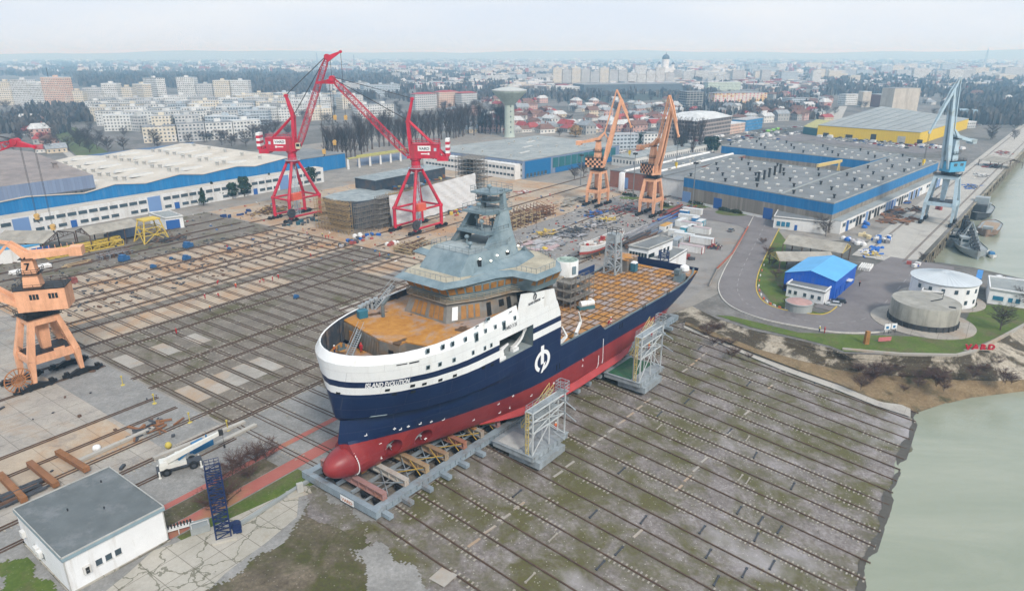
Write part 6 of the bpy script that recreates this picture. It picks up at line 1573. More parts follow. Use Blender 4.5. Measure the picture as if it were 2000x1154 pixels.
# ---- white control house in the foreground
RZ=6.2; rt=[G(24,994,RZ),G(213,911,RZ),G(321,989,RZ),G(119,1092,RZ)]
b=BL('control_house','white flat roofed control house in the near left corner of the yard','building',rt)
c=b.c; ins=[(c[0]+(p[0]-c[0])*.965,c[1]+(p[1]-c[1])*.965) for p in rt]
b.walls(0,5.7,m_wht2,ins); b.slab(rt,5.6,6.15,M('zinc_fascia',(.22,.3,.34),.6,.15),'fascia')
b.slab([(c[0]+(p[0]-c[0])*.985,c[1]+(p[1]-c[1])*.985) for p in rt],6.15,6.2,M('house_felt',(.12,.135,.14),.9,.15,.3,dirt=(.22,.23,.24),damt=.35,dscale=.2),'roof'); b.parapet(rt,6.15,6.36,.12,m_galv,'roof_edge')
p,q=ins[3],ins[2]
for t in (4.05,5.35,6.65): b.on(p,q,t,.85,2.2,.95,m_win,'window',.03,m_frame)
for t,z in ((2.4,2.),): 
    o=b.on(p,q,t,.95,z,1.2,m_wht,'air_conditioner',.4); 
    for dz in (.1,.62): b.on(p,q,t,.5,z+dz,.48,m_mast,'fan',.42,None,o)
p,q=ins[0],ins[3]
for t,z in ((1.6,2.2),(6.4,1.8),(7.6,1.6)): b.on(p,q,t,1.,z,1.,m_wht,'air_conditioner',.5)
for t in (5.4,8.2): b.on(p,q,t,.9,1.4,1.,m_win,'window',.03,m_frame)
for k,(u,v) in enumerate(((.35,.4),(.6,.62),(.8,.2))): cc=b.l(quad(rt,u,v)); mb=MB(); mb.tube((0,0,0),(0,0,.4),.1,n=8); o=mb.build('roof_pipe',m_mast,b.r); o.location=(*cc,6.2)
for p,nm in ((ins[3],'near'),(ins[2],'far')): cc=b.l(p); mb=MB(); mb.tube((*cc,0),(*cc,5.6),.09,n=8); mb.build('downpipe',m_galv,b.r)
# lightning conductor cables are too fine to show; a plinth round the foot
b.parapet([(c[0]+(p[0]-c[0])*1.03,c[1]+(p[1]-c[1])*1.03) for p in ins],0,.3,.5,m_old,'plinth')
# ---- blue workshop by the road, with a white annexe
def k1(x,y): return (1480+x/3.394,440+y/3.394)
EZ=6.; f0,f1,f2=G(*k1(182,312),EZ),G(*k1(520,372),EZ),G(*k1(657,264),EZ); f3=(f0[0]+f2[0]-f1[0],f0[1]+f2[1]-f1[1])
m_cb2=clad('bright_blue_cladding',(.01,.1,.5),(.008,.08,.42),1.,.3,.45); m_rb=clad('sky_blue_roof',(.07,.36,.68),(.06,.32,.62),1.,.3,.5)
b,rf,ov=simple('blue_workshop','bright blue gabled workshop inside the bend of the road','workshop',[f0,f3,f2,f1] if False else [f1,f2,f3,f0],EZ,m_cb2,M('sky_blue_roof_sheet',(.1,.36,.66),.5,.1,.2),None,0,rise=2.)
for t in (3,7.,11.5): b.on(f1,f2,t,2.6 if t!=11.5 else 1.,.1,3. if t!=11.5 else 2.2,m_cb2,'door',.15)
b.on(f1,f2,13,3,3.2,.2,m_wht,'door_canopy',1.4)
a0,a1,a2=G(*k1(184,470)),G(*k1(432,527)),G(*k1(515,452)); a3=(a0[0]+a2[0]-a1[0],a0[1]+a2[1]-a1[1])
b,rf,ov=simple('white_annexe','low white annexe with dark roof against the blue workshop','building',[a0,a1,a2,a3],3.6,m_wht2,m_felt,m_wht2)
Lh=math.dist(a0,a1)
for t in (.1,.25,.5,.7,.88): b.on(a0,a1,Lh*t,.9,1.2,1.1,m_win,'window',.05,m_frame)
# old round tank with pinkish top below it
x,y=G(*k1(268,560)); o=thingw('small_tank','small round concrete tank with pinkish top inside the road bend','tank',x,y); mb=MB(); mb.lathe([(3.7,0),(3.7,2.3),(3.9,2.35),(3.9,2.6),(3.5,2.6)],0,0,24); mb.build('wall',m_felt2,o); mb=MB(); mb.lathe([(3.7,2.55),(0,3.3)],0,0,24); mb.build('lid',M('pinkish_lid',(.38,.24,.22),.85,.2,.6),o)
# ---- round buildings on the point
zt=7.; x,y=G(*k1(1245,345),zt); r_=201/3.394/ (FPX/(y*CP+(CAMH-zt)*SP))
rb=thingw('round_building','round white two storey building with shallow conical grey roof','building',x,y)
mb=MB(); mb.lathe([(r_*.97,0),(r_*.97,zt-.2)],0,0,40); mb.build('wall',m_wht2,rb,True)
m_zr=M('pale_metal_roof',(.5,.54,.57),.5,.08,.2)
mb=MB(); mb.lathe([(r_,zt-.25),(r_*1.02,zt),(1.,zt+1.7),(0,zt+1.75)],0,0,40); [mb.beam((r_*math.cos(k*.157),r_*math.sin(k*.157),zt+.04),(1.*math.cos(k*.157),1.*math.sin(k*.157),zt+1.74),.12,.1) for k in range(40)]; mb.build('roof',m_zr,rb)
for k in range(9):
    t=-2.9+k*.38
    for z in (1.4,4.6):
        if math.sin(t)<-.2: mb=MB(); mb.box(r_*.97*math.cos(t),r_*.97*math.sin(t),z,.9,.2,1.2,t+1.57); mb.build('window',m_win,rb)
mb=MB(); mb.lathe([(r_+2.4,.05),(r_+2.4,.3),(r_+.2,.3)],0,0,40); mb.build('plinth',m_conc,rb)
zt=6.4; x,y=G(*k1(1118,497),zt); r_=203/3.394/(FPX/(y*CP+(CAMH-zt)*SP))
ct=thingw('concrete_tank','stained round concrete tank with broken lid on a grassy point','tank',x,y)
m_tank=M('stained_concrete',(.34,.33,.29),.9,.15,.4,dirt=(.12,.115,.1),damt=.55,dscale=.3,streak=True); m_tar=M('tarred_foot',(.05,.052,.055),.8,.3,.4)
mb=MB(); mb.lathe([(r_,1.6),(r_,zt-.1),(r_*.99,zt)],0,0,40); mb.build('wall',m_tank,ct,True,auto=40); mb=MB(); mb.lathe([(r_+.12,0),(r_+.12,1.7),(r_,1.75)],0,0,40); [mb.box((r_+.2)*math.cos(k*.2),(r_+.2)*math.sin(k*.2),0,.25,.3,1.7,k*.2) for k in range(32)]; mb.build('foot',m_tar,ct)
mb=MB(); mb.lathe([(r_*.99,zt),(0,zt+.5)],0,0,40); mb.build('lid',M('lid_concrete',(.32,.31,.28),.9,.2,.2,dirt=(.2,.19,.16),damt=.5),ct); mb=MB(); mb.prism([(r_*.3,-r_*.72),(r_*.48,-r_*.8),(r_*.52,-r_*.7),(r_*.36,-r_*.62)],zt+.1,zt+.24); mb.build('hole',m_mast,ct)
mb=MB(); mb.beam((0,-2,zt+.5),(4,-.5,zt+.6),.2); mb.beam((4,-.5,zt+.6),(5,1,zt+2),.15); mb.build('loose_pipe',m_mast,ct)
mb=MB(); mb.lathe([(r_+4.4,.06),(r_+4.4,.34),(r_+.1,.34)],0,0,48); mb.build('apron',m_conc,ct)
l0=[G(*k1(*p),4.6) for p in ((1085,440),(1225,450),(1272,385),(1130,370))]
simple('link_roof','low link building with dark flat roof between the two round buildings','building',l0,4.4,m_wht,m_felt,m_wht)
w0=[G(*k1(1520,500)),G(*k1(1905,560)),G(*k1(1960,470)),G(*k1(1515,425))]
w0=[G(*k1(1518,515)),G(*k1(1800,560)),G(*k1(1810,470)),G(*k1(1510,430))]
b,rf,ov=simple('white_cottage','long low white building with pale roof at the right edge of the point','building',w0,4.2,m_wht2,m_felt2,m_wht2)
for t in (2.4,5.4,7.2,9.4,11.6,14.): b.on(w0[0],w0[1],t,2.6 if t==2.4 else 1.1,1.3,1.3,M('teal_window',0),'window',.06,m_frame)
sb=[G(*k1(1425,435)),G(*k1(1462,440)),G(*k1(1475,385)),G(*k1(1440,380))]; simple('blue_kiosk','small kiosk with bright blue roof beside the round white building','kiosk',sb,4.,m_wht,M('kiosk_blue',(.03,.2,.5),.5))
# ---- two-storey office by the ship's stern
def kd(x,y): return (1040+x/5.244,460+y/5.244)
lo_=[G(*kd(1172,240),6.5),G(*kd(1400,262),6.5),G(*kd(1582,152),6.5),G(*kd(1400,120),6.5)]
b,rf,ov=simple('low_office','single storey white block with grey roof beside the ship stern','office',lo_,6.3,m_wht2,m_felt,m_wht)
up_=[G(*kd(988,110),10.),G(*kd(1190,145),10.),G(*kd(1438,45),10.),G(*kd(1290,8),10.)]
b,rf,ov=simple('tall_office','two storey white office with glazed corner behind the ship stern','office',up_,9.8,m_wht2,m_felt,m_galv)
Lh=math.dist(up_[0],up_[1])
for k in range(6): b.on(up_[0],up_[1],Lh*(k+.7)/6.6,Lh/8,6.3,2.2,m_glass,'window',.06,m_frame)
Lh=math.dist(up_[1],up_[2])
for t in (.05,.12,.2,.5,.66,.82): b.on(up_[1],up_[2],Lh*t,1.4,6.9,1.4,m_glass,'window',.06,m_frame)
# ---- sheds on the left of the yard
def k4(x,y): return (x/2.885,400+y/2.885)
def canopy(name,label,e0,e1,ridge_dy,depth,h,rise,roofm,closed=None,posts=True):
    d_=Vector((e1[0]-e0[0],e1[1]-e0[1])); n_=Vector((-d_.y,d_.x)).normalized(); n_=-n_ if n_.y<0 else n_
    P=[e0,e1,(e1[0]+n_.x*depth,e1[1]+n_.y*depth),(e0[0]+n_.x*depth,e0[1]+n_.y*depth)]
    b=BL(name,label,'shed',P); L=[b.l(p) for p in P]; m0=((L[0][0]+L[3][0])/2,(L[0][1]+L[3][1])/2,h+rise); m1=((L[1][0]+L[2][0])/2,(L[1][1]+L[2][1])/2,h+rise)
    mb=MB()
    for q in (((*L[0],h),(*L[1],h),m1,m0),((*L[3],h),(*L[2],h),m1,m0)): mb.poly(q); mb.poly([(x,y,z-.15) for x,y,z in q])
    mb.build('roof',roofm,b.r)
    if posts:
        n=max(2,int(d_.length/6))
        for i in range(n+1):
            for A_,B_ in ((L[0],L[1]),(L[3],L[2])):
                p=[A_[k]+(B_[k]-A_[k])*i/n for k in (0,1)]; mb=MB(); mb.beam((*p,0),(*p,h),.3); mb.build('post',m_rail,b.r)
            a_=[L[0][k]+(L[1][k]-L[0][k])*i/n for k in (0,1)]; c_=[L[3][k]+(L[2][k]-L[3][k])*i/n for k in (0,1)]; mb=MB(); m_=[(a_[k]+c_[k])/2 for k in (0,1)]
            mb.beam((*a_,h-.2),(*c_,h-.2),.2); mb.beam((*a_,h-.2),(*m_,h+rise-.2),.2); mb.beam((*c_,h-.2),(*m_,h+rise-.2),.2)
            for t in (.2,.35,.65,.8): q=[a_[k]+(c_[k]-a_[k])*t for k in (0,1)]; mb.beam((*q,h-.2),(*q,h-.2+rise*(1-abs(t-.5)*2)),.14); mb.beam((*q,h-.2),(*m_,h+rise-.2),.12)
            mb.build('roof_truss',closed or m_rail,b.r)
    else: b.walls(0,h,closed)
    return b
m_asb=M('weathered_sheet_roof',(.33,.31,.27),.9,.2,.2,dirt=(.2,.18,.15),damt=.5)
canopy('open_shed','open shed with weathered grey gable roof at the far left of the tracks',G(*k4(-60,215),5.5),G(*k4(245,218),5.5),0,17,5.5,2.6,m_asb)
canopy('open_shed','open shed with grey sheet roof behind the yellow lattice',G(*k4(505,172),6),G(*k4(790,118),6),0,12,6.,2.,m_asb)
p=[G(*k4(-40,335)),G(*k4(150,312)),G(*k4(140,262)),G(*k4(-40,275))]
bs=[G(*k4(-20,330)),G(*k4(168,310)),G(*k4(246,292)),G(*k4(40,290))]
b,rf,ov=simple('blue_roofed_shed','white shed with blue roof and blue door behind the big salmon crane','shed',[G(*k4(-60,345)),G(*k4(155,318)),G(*k4(240,300)),G(*k4(30,318))],5.,m_wht,M('shed_blue_roof',(.05,.27,.5),.6,.1)); b.on(b.pts[1],b.pts[2],5.,6.,.1,4,m_bdoor,'door',.12)
gp=[G(*k4(850,110)),G(*k4(940,142)),G(*k4(1040,128)),G(*k4(960,95))]
b,rf,ov=simple('white_garage','small white garage with blue door beside the yellow tower frame','garage',gp,4.6,m_wht2,m_felt2,m_wht); b.on(gp[1],gp[2],math.dist(gp[1],gp[2])*.4,5.4,.1,3.8,m_bdoor,'door',.1)
b=BL('sheet_fence','grey sheet metal fence behind the yellow lattice','fence',[G(*k4(595,222)),G(*k4(795,165))]); b.walls(0,4.,m_cgb,[G(*k4(595,222)),G(*k4(795,165))],'panel',False)
# open trussed sheds by the road bend
canopy('timber_shed','trussed open shed with grey sheet roof right of the road, upper of two',G(*k1(170,118),5.5),G(*k1(560,180),5.5),0,12,5.2,2.3,m_asb,m_yst)
canopy('timber_shed','trussed open shed with grey sheet roof just above the blue workshop',G(*k1(150,222),5.),G(*k1(520,225),5.),0,10,4.2,2.,m_asb,m_yst)
# sheds far along the quay
canopy('store_shed','low weathered brown shed far along the quay',G(*c3(1770,610),5),G(*c3(1890,630),5),0,16,4,2.5,m_asb,m_rail)
# runway on white pillars in front of the poplars
b=BL('crane_runway','yellow topped crane runway on white pillars below the poplars','runway',[G(681,331),G(783,315)])
p,q=b.l(G(681,331)),b.l(G(783,315))
for i in range(6):
    c=[p[k]+(q[k]-p[k])*i/5 for k in (0,1)]; mb=MB(); mb.taper((*c,0),(*c,6.4),1.3,.8); mb.build('pillar',m_wht,b.r)
mb=MB(); mb.beam((*p,6.8),(*q,6.8),1.1,.8); mb.beam((p[0]+3,p[1]+12,6.8),(q[0]+3,q[1]+12,6.8),1.1,.8); mb.build('runway_beam',M('runway_yellow',(.38,.36,.12),.7,.2),b.r)
mb=MB(); wallsuv(mb,[(p[0]+3,p[1]+12.4),(q[0]+3,q[1]+12.4)],0,4.5,False); mb.build('back_wall',m_cgb,b.r)
# ================================================================ TREES, VEHICLES, STOCK AND CLUTTER
m_bark=M('grey_bark',(.11,.09,.08),.9,.2); m_twig=M('bare_twigs',(.075,.06,.055),.95,.25); m_twig2=M('reddish_twigs',(.1,.06,.05),.95,.25); m_ever=M('evergreen_leaves',(.015,.035,.02),.9,.35,.8); m_hedge=M('hedge_leaves',(.03,.04,.018),.9,.3,.8); m_gold=M('straw_willow',(.25,.16,.07),.9,.25)
def sliver(mb,p,q,w,R):
    d=(Vector(q)-Vector(p)); r=d.cross(Vector((R.uniform(-1,1),R.uniform(-1,1),R.uniform(-1,1))))
    if r.length<1e-5: return
    r=r.normalized()*w/2; mb.poly([tuple(Vector(p)+r),tuple(Vector(p)-r),tuple(q)])
def bare(seed,h,spread,n,up,tw,w=.16):      # trunk and a crown of branches and twigs
    R=random.Random(seed); t=MB(); t.tube((0,0,-.1),(0,0,h*.35),.028*h,.018*h,7); t.tube((0,0,h*.35),(R.uniform(-.2,.2),0,h*.85),.018*h,.004*h,6)
    c=MB()
    for i in range(n):
        z0=h*R.uniform(.12,.8); a=R.uniform(0,6.28); L=spread*R.uniform(.5,1.)*(1.15-.6*abs(z0/h-.4)); dz=L*up*R.uniform(.7,1.3)
        e=Vector((math.cos(a)*L,math.sin(a)*L,min(h*1.02,z0+dz))); b=Vector((0,0,z0)); sliver(c,b,e,w*1.6,R)
        for j in range(tw):
            k=R.uniform(.25,1.); p=b+(e-b)*k; l=L*R.uniform(.25,.55); v=Vector((math.cos(a)+R.uniform(-1,1),math.sin(a)+R.uniform(-1,1),R.uniform(.1,1.)*up)).normalized()*l
            sliver(c,p,p+v,w,R)
            if j%2: sliver(c,p+v*.5,p+v*.5+Vector((R.uniform(-.5,.5),R.uniform(-.5,.5),R.uniform(.1,.6)))*l,w*.8,R)
    return t,c
def leafy(seed,h,r,n,conic,s=.8):
    R=random.Random(seed); t=MB(); t.tube((0,0,-.1),(0,0,h*.6),.03*h,.01*h,7); c=MB()
    for i in range(n):
        z=R.uniform(.1,1.)**.8; rr=r*((1-z)*1.05+.06 if conic else math.sqrt(max(.05,1-(z*1.7-.85)**2)))*R.uniform(.55,1.05)*(1+.25*math.sin(z*14+seed)); a=R.uniform(0,6.28)
        p=Vector((rr*math.cos(a),rr*math.sin(a),h*(.06+z*.94))); n_=Vector((math.cos(a)+R.uniform(-.7,.7),math.sin(a)+R.uniform(-.7,.7),R.uniform(-.2,1.))).normalized()
        u=n_.cross(Vector((0,0,1))).normalized(); v=n_.cross(u); q=s*R.uniform(.5,1.3)
        c.poly([tuple(p+u*q),tuple(p+v*q*R.uniform(.4,1)),tuple(p-u*q*R.uniform(.5,1)),tuple(p-v*q)])
    return t,c
PROTO={}
def tree(kind,label,x,y,sc=1.,z=0.,group=None,R=random):
    k=(kind,R.randint(0,2))
    if k not in PROTO:
        sd=hash(kind)%97*0+sum(map(ord,kind))+k[1]*13
        if kind=='bare_poplar': t,c=bare(sd,21,3.3,110,2.6,15,.13); mt,mc=m_bark,m_twig
        elif kind=='bare_tree': t,c=bare(sd,9.5,4.2,62,.8,15,.11); mt,mc=m_bark,m_twig
        elif kind=='bare_shrub': t,c=bare(sd,2.6,2.2,50,.9,12,.05); mt,mc=m_bark,m_twig2
        elif kind=='dark_conifer': t,c=leafy(sd,9,2.4,420,True,.6); mt,mc=m_bark,m_ever
        elif kind=='evergreen_tree': t,c=leafy(sd,8.5,2.9,480,False,.6); mt,mc=m_bark,m_ever
        elif kind=='golden_willow': t,c=leafy(sd,8,4.5,500,False,.7); mt,mc=m_bark,m_gold
        elif kind=='hedge': t,c=leafy(sd,1.5,1.5,150,False,.4); mt,mc=m_bark,m_hedge
        r=bpy.data.objects.new(kind,None); C.objects.link(r); r.empty_display_size=.5
        a=t.build('trunk',mt,r); b=c.build('crown',mc,r); PROTO[k]=(r,(a,b)); rr=r
    else: rr=dup(*PROTO[k])
    rr.location=(x,y,z); rr.rotation_euler=(0,0,R.uniform(0,6.28)); s=sc*R.uniform(.85,1.15); rr.scale=(s,s,s*R.uniform(.92,1.1)); tag(rr,label,{'bare_poplar':'tree','bare_tree':'tree','bare_shrub':'shrub','hedge':'hedge'}.get(kind,'tree'),group); return rr
R6=random.Random(77)
pg='bare poplars behind the yard'
for (u0,v0,u1,v1,n,sc) in ((640,318,705,306,8,.95),(700,296,800,285,11,.98),(790,285,905,268,15,1.),(880,268,985,256,13,1.05)):
    for i in range(n):
        t=(i+R6.uniform(-.3,.3))/max(1,n-1); x,y=G(u0+(u1-u0)*t,v0+(v1-v0)*t+R6.uniform(-4,4)); tree('bare_poplar','tall bare brown poplar in the row behind the red cranes',x,y,sc*1.12,0,pg,R6)
for u,v in ((1318,300),(1330,304),(1352,306),(1365,300),(1340,296)): x,y=G(u,v); tree('bare_poplar','tall bare poplar in the clump before the dark windowed office',x,y,1.1,0,'bare poplars right of the salmon cranes',R6)
for u,v,l in ((398,402,'dark conifer at the left end of the row before the white range'),(418,392,'dark rounded evergreen beside the leftmost conifer'),(430,390,'dark evergreen second of the pair by the white range'),(455,388,'dark evergreen in the middle of the verge'),(468,382,'tall dark evergreen left of the gap in the row'),(478,384,'low dark evergreen at the end of the clump'),(529,372,'small dark conifer close to the red crane leg'),(608,360,'large dark evergreen right of the steep boomed red crane')):
    x,y=G(u,v); tree('dark_conifer' if 'conifer' in l else 'evergreen_tree',l,x,y,.95 if v>365 else 1.3,0,None,R6)
for u,v,l in ((1381,298,'dark conifer left of the pair behind the blue banded hall'),(1394,300,'dark conifer right of the pair behind the blue banded hall'),(1254,290,'dark evergreen behind the salmon cranes'),(1276,288,'dark evergreen right of the one behind the salmon cranes'),(1330,291,'dark evergreen among the bare poplars')): x,y=G(u,v); tree('evergreen_tree',l,x,y,1.2,0,None,R6)
x,y=G(1124,268); tree('golden_willow','golden brown willow behind the grey hall roof',x,y,1.15,0,None,R6)
for u,v,sc,l in ((290,410,1.,'bare tree before the white range, left of the blue door'),(310,408,.9,'bare tree before the white range, right of its neighbour'),(1140,345,.8,'bare tree by the blue hall front, left'),(1122,350,.7,'small bare tree by the blue hall front'),(1600,455,.7,'bare tree against the gatehouse wall'),(1612,462,.55,'bare bush at the gatehouse corner'),(1953,645,.9,'bare spreading tree on the grassy point'),(1990,600,.6,'small bare tree at the right edge by the cottage'),(1800,512,.4,'bare bush at the basin corner')):
    x,y=G(u,v); tree('bare_tree',l,x,y,sc,0,None,R6)
for i,(u,v) in enumerate(((455,930),(470,915),(486,935),(500,905),(430,950),(520,900),(415,1000),(445,985))): x,y=G(u,v); tree('bare_shrub','leafless reddish shrub between the red walkways',x,y,1.15,0,'leafless shrubs by the red walkways',R6)
for i,(u,v) in enumerate(((1670,712),(1690,730),(1725,722),(1760,728),(1800,715),(1835,735),(1870,720),(1905,728),(1940,712),(1385,655),(1410,672),(1440,690),(1700,745),(1780,748),(1850,752),(1960,735))): 
    for q in range(3): x,y=G(u+R6.uniform(-22,22),v+R6.uniform(-12,8),-3 if u>1600 else -1.5); tree('bare_shrub','leafless brown shrub growing on the broken concrete bank',x,y,R6.uniform(.6,1.05),-4.2 if u>1600 else -2.,'shrubs on the bank',R6)
for i,(u,v) in enumerate(((1508,520),(1515,545),(1528,570),(1540,600),(1552,604),(1500,500),(1490,478))): x,y=G(u,v); tree('bare_shrub','leafless shrub on the grass inside the road bend',x,y,1.,0,'shrubs inside the road bend',R6)
hg='clipped dark hedges on the islands'
for (u,v,n,w) in ((1365,400,5,2.),(1430,415,7,2.2),(1232,384,4,2.),(1300,404,3,2.),(455,440-25,0,0)):
    for i in range(n): x,y=G(u+(i-n/2)*6,v+(i-n/2)*1.1); tree('hedge','low dark hedge clump on a kerbed island by the halls',x,y,.9,0,hg,R6)
for (u,v,rx) in ((1368,402,9),(1432,416,11),(1230,387,7),(1304,405,6)):
    x,y=G(u,v); sheet('grass_verge',[(x+rx*.75*math.cos(k*.3927),y+rx*.6*math.sin(k*.3927)) for k in range(16)],.01,m_grass)
# ---------------------------------------------------------------- vehicles
CARC={'white':(.7,.7,.7),'silver':(.42,.44,.45),'dark':(.03,.035,.045),'red':(.35,.03,.03),'blue':(.04,.1,.3),'grey':(.16,.17,.18),'green':(.25,.5,.12)}
def carpaint(k):
    nm='car_paint_'+k
    if nm not in MATS: n=N(nm); MATS[nm]=n.out(CARC[k],.3); n.b.inputs['Coat Weight'].default_value=.5
    return MATS[nm]
m_tyre=M('tyre_rubber',(.015,.015,.015),.9,.1)
CARP={}
def car(x,y,rot,col,label,kind='parked_car',detail=False,group=None):
    key=(col,kind,detail)
    if key in CARP:
        o=dup(*CARP[key]); o.location=(x,y,.02); o.rotation_euler=(0,0,rot); return tag(o,label,'van' if 'van' in kind else 'car',group)
    van='van' in kind; L,Wd=(5.4,2.) if van else (4.4,1.78); b=MB()
    S=[(-L/2,.45,.8,.86),(-L/2+.15,.3,.95,.92),(-L*.3,.25,.98,1.),(L*.12,.25,.95,1.),(L*.38,.28,.82,.97),(L/2,.42,.68,.8)]
    if van: S=[(-L/2,.35,2.2,.95),(-L/2+.2,.3,2.3,1.),(L*.2,.3,2.3,1.),(L*.3,.3,1.9,1.),(L*.4,.3,1.15,.98),(L/2,.4,.9,.85)]
    b.ring([[(q,-Wd/2*w,z0),(q,Wd/2*w,z0),(q,Wd/2*w*1.0,(z0+z1)*.5),(q,Wd/2*w*.93,z1),(q,-Wd/2*w*.93,z1),(q,-Wd/2*w,(z0+z1)*.5)] for q,z0,z1,w in S]); b.poly([(S[0][0],-Wd*.43,.45),(S[0][0],Wd*.43,.45),(S[0][0],Wd*.4,S[0][2]),(S[0][0],-Wd*.4,S[0][2])]); b.poly([(S[-1][0],-Wd*.38,.42),(S[-1][0],Wd*.38,.42),(S[-1][0],Wd*.36,S[-1][2]),(S[-1][0],-Wd*.36,S[-1][2])])
    if not van: b.prism([(-L*.34,-.66),(L*.05,-.66),(L*.05,.66),(-L*.34,.66)],1.36,1.43)
    r=b.build('body' if detail else kind,carpaint(col),None,True,auto=35)
    kidsl=[]
    if detail:
        e=bpy.data.objects.new(kind,None); C.objects.link(e); r.parent=e; kidsl.append(r); root=e
    else: root=r
    g=MB()
    if van: g.prism([(L*.2,-Wd*.46),(L*.37,-Wd*.46),(L*.37,Wd*.46),(L*.2,Wd*.46)],1.25,2.0,[(L*.18,-Wd*.465),(L*.27,-Wd*.465),(L*.27,Wd*.465),(L*.18,Wd*.465)])
    else: g.prism([(-L*.44,-.8),(L*.2,-.8),(L*.2,.8),(-L*.44,.8)],.93,1.37,[(-L*.34,-.64),(L*.05,-.64),(L*.05,.64),(-L*.34,.64)])
    kidsl.append(g.build('windows',m_glass,root))
    for sx in (-1,1):
        for sy in (-1,1):
            w=MB(); w.tube((sx*L*.3,sy*Wd*.38,.32),(sx*L*.3,sy*Wd*.5,.32),.32,n=12); wo=w.build('wheel',m_tyre,root); kidsl.append(wo)
            if detail: w=MB(); w.tube((sx*L*.3,sy*Wd*.5,.32),(sx*L*.3,sy*Wd*.51,.32),.19,n=10); kidsl.append(w.build('rim',m_steel,wo))
    if detail:
        for sy in (-1,1): w=MB(); w.box(L*.49,sy*.55,.55,.12,.34,.16); kidsl.append(w.build('headlight',m_wht2,root)); w=MB(); w.box(-L*.495,sy*.58,.62,.1,.3,.16); kidsl.append(w.build('tail_light',carpaint('red'),root))
    CARP[key]=(root,kidsl); root.location=(x,y,.02); root.rotation_euler=(0,0,rot); return tag(root,label,'van' if van else 'car',group)
for u,v,c,rt,l in ((1627,597,'silver',2.7,'silver car parked beside the white annexe'),(1637,591,'dark',2.7,'dark car parked behind the silver one by the white annexe'),(1953,546,'white',.2,'white car parked by the basin bank at the right'),(1972,549,'dark',.2,'dark red black car parked beside the white one by the basin'),(1428,452,'grey',.9,'grey car parked at the end of the white containers')):
    x,y=G(u,v); car(x,y,rt,c,l,'parked_car',True)
R7=random.Random(5); cg='cars parked round the yellow warehouse'
cols=['white','white','silver','dark','grey','red','blue','white','silver']
rows=[(1600,268,1860,294,26),(1610,272,1780,291,20),(1425,276,1560,262,20),(1415,290,1480,279,10),(1700,274,1850,288,16),(1380,322-40,1440,268,8),(1440,270,1640,250,22),(1455,262,1600,245,16),(1430,282,1520,272,12),(1620,268,1790,286,18),(1640,274,1770,290,14),(1650,262,1690,266,6),(1800,288,1880,292,10),(1905,245,1960,238,9),(1320,330-45,1410,268,10),(1213,298,1250,296,8),(1205,304,1245,302,8)]
for u0,v0,u1,v1,n in rows:
    for i in range(n):
        if R7.random()<.08: continue
        t=i/max(1,n-1); x,y=G(u0+(u1-u0)*t,v0+(v1-v0)*t+R7.uniform(-1.5,1.5)); c=R7.choice(cols); k='white_van' if R7.random()<.1 else 'parked_car'
        place='on the lot before the yellow warehouse' if u0>1600 else ('along the street left of the yellow warehouse' if u0>1400 else 'on the lot behind the salmon cranes')
        car(x,y,R7.uniform(-.1,.1)+(.6 if v0>270 else 2.1),'white' if 'van' in k else c,f"{'white van' if 'van' in k else c+' car'} parked {place}",k,False,f'{"vans" if "van" in k else c+" cars"} {place}')
for u,v in ((1500,258),(1510,256),(1519,254)): x,y=G(u,v); car(x,y,.6,'green','bright green van parked on the lot left of the yellow warehouse','green_van',False,'green vans')
# ---- mobile crane
x,y=G(352,916); mc=thingw('mobile_crane','white and blue rough terrain mobile crane with boom stowed over its cab','mobile crane',x,y,0,math.atan2(G(420,900)[1]-G(330,925)[1],G(420,900)[0]-G(330,925)[0]))
mc.scale=(.84,)*3
m_mcb=M('chassis_dark',(.05,.055,.065),.5,.2); m_mcw=M('crane_white',(.62,.62,.58),.4,.1); m_mbl=M('engine_blue',(.03,.16,.34),.5,.15)
mb=MB(); mb.rng(-4,4,-1.1,1.1,.9,1.5); mb.rng(-4.4,-3.6,-1.4,1.4,.5,1.3); mb.rng(3.6,4.4,-1.4,1.4,.5,1.3); mb.build('chassis',m_mcb,mc)
for sx in (-2.6,2.6):
    for sy in (-1,1): mb=MB(); mb.tube((sx,sy*.95,.85),(sx,sy*1.55,.85),.85,n=16); w=mb.build('wheel',m_tyre,mc); mb=MB(); mb.tube((sx,sy*1.55,.85),(sx,sy*1.58,.85),.42,n=12); mb.build('rim',m_mcb,w)
mb=MB(); mb.rng(-3.8,1.4,-1.25,1.25,1.5,2.3); mb.prism([(-3.8,-1.25),(-2,-1.25),(-2,1.25),(-3.8,1.25)],2.3,3.1,[(-3.6,-1.1),(-2.2,-1.1),(-2.2,1.1),(-3.6,1.1)]); mb.build('turntable',m_mcw,mc)
mb=MB(); mb.rng(-.4,1.5,.35,1.35,2.3,3.7); cb=mb.build('operator_cab',m_mcw,mc); mb=MB(); mb.rng(-.2,1.53,.4,1.38,2.9,3.55); mb.build('window',m_glass,cb)
mb=MB(); mb.taper((-2.6,-.2,2.9),(8.6,-.2,6.2),1.,.6,1.1,.7); mb.build('boom',m_mcw,mc); mb=MB(); mb.box(8.9,-.2,5.7,.9,.8,1.1); mb.beam((9.2,-.2,5.8),(9.2,-.2,3.),.06); mb.box(9.2,-.2,2.4,.4,.35,.7); mb.build('hook_block',m_mast,mc)
mb=MB(); mb.beam((0,-.2,2.4),(3.2,-.2,4.4),.3); mb.build('lift_cylinder',m_mbl,mc)
for sx,sy in ((-4,-1.5),(-4,1.5),(4,-1.5),(4,1.5)): mb=MB(); mb.box(sx,sy,.3,.3,.3,1.2); mb.lathe([(.35,.05),(.35,.15),(.1,.3)],sx,sy,10); mb.build('outrigger',m_mcw,mc)
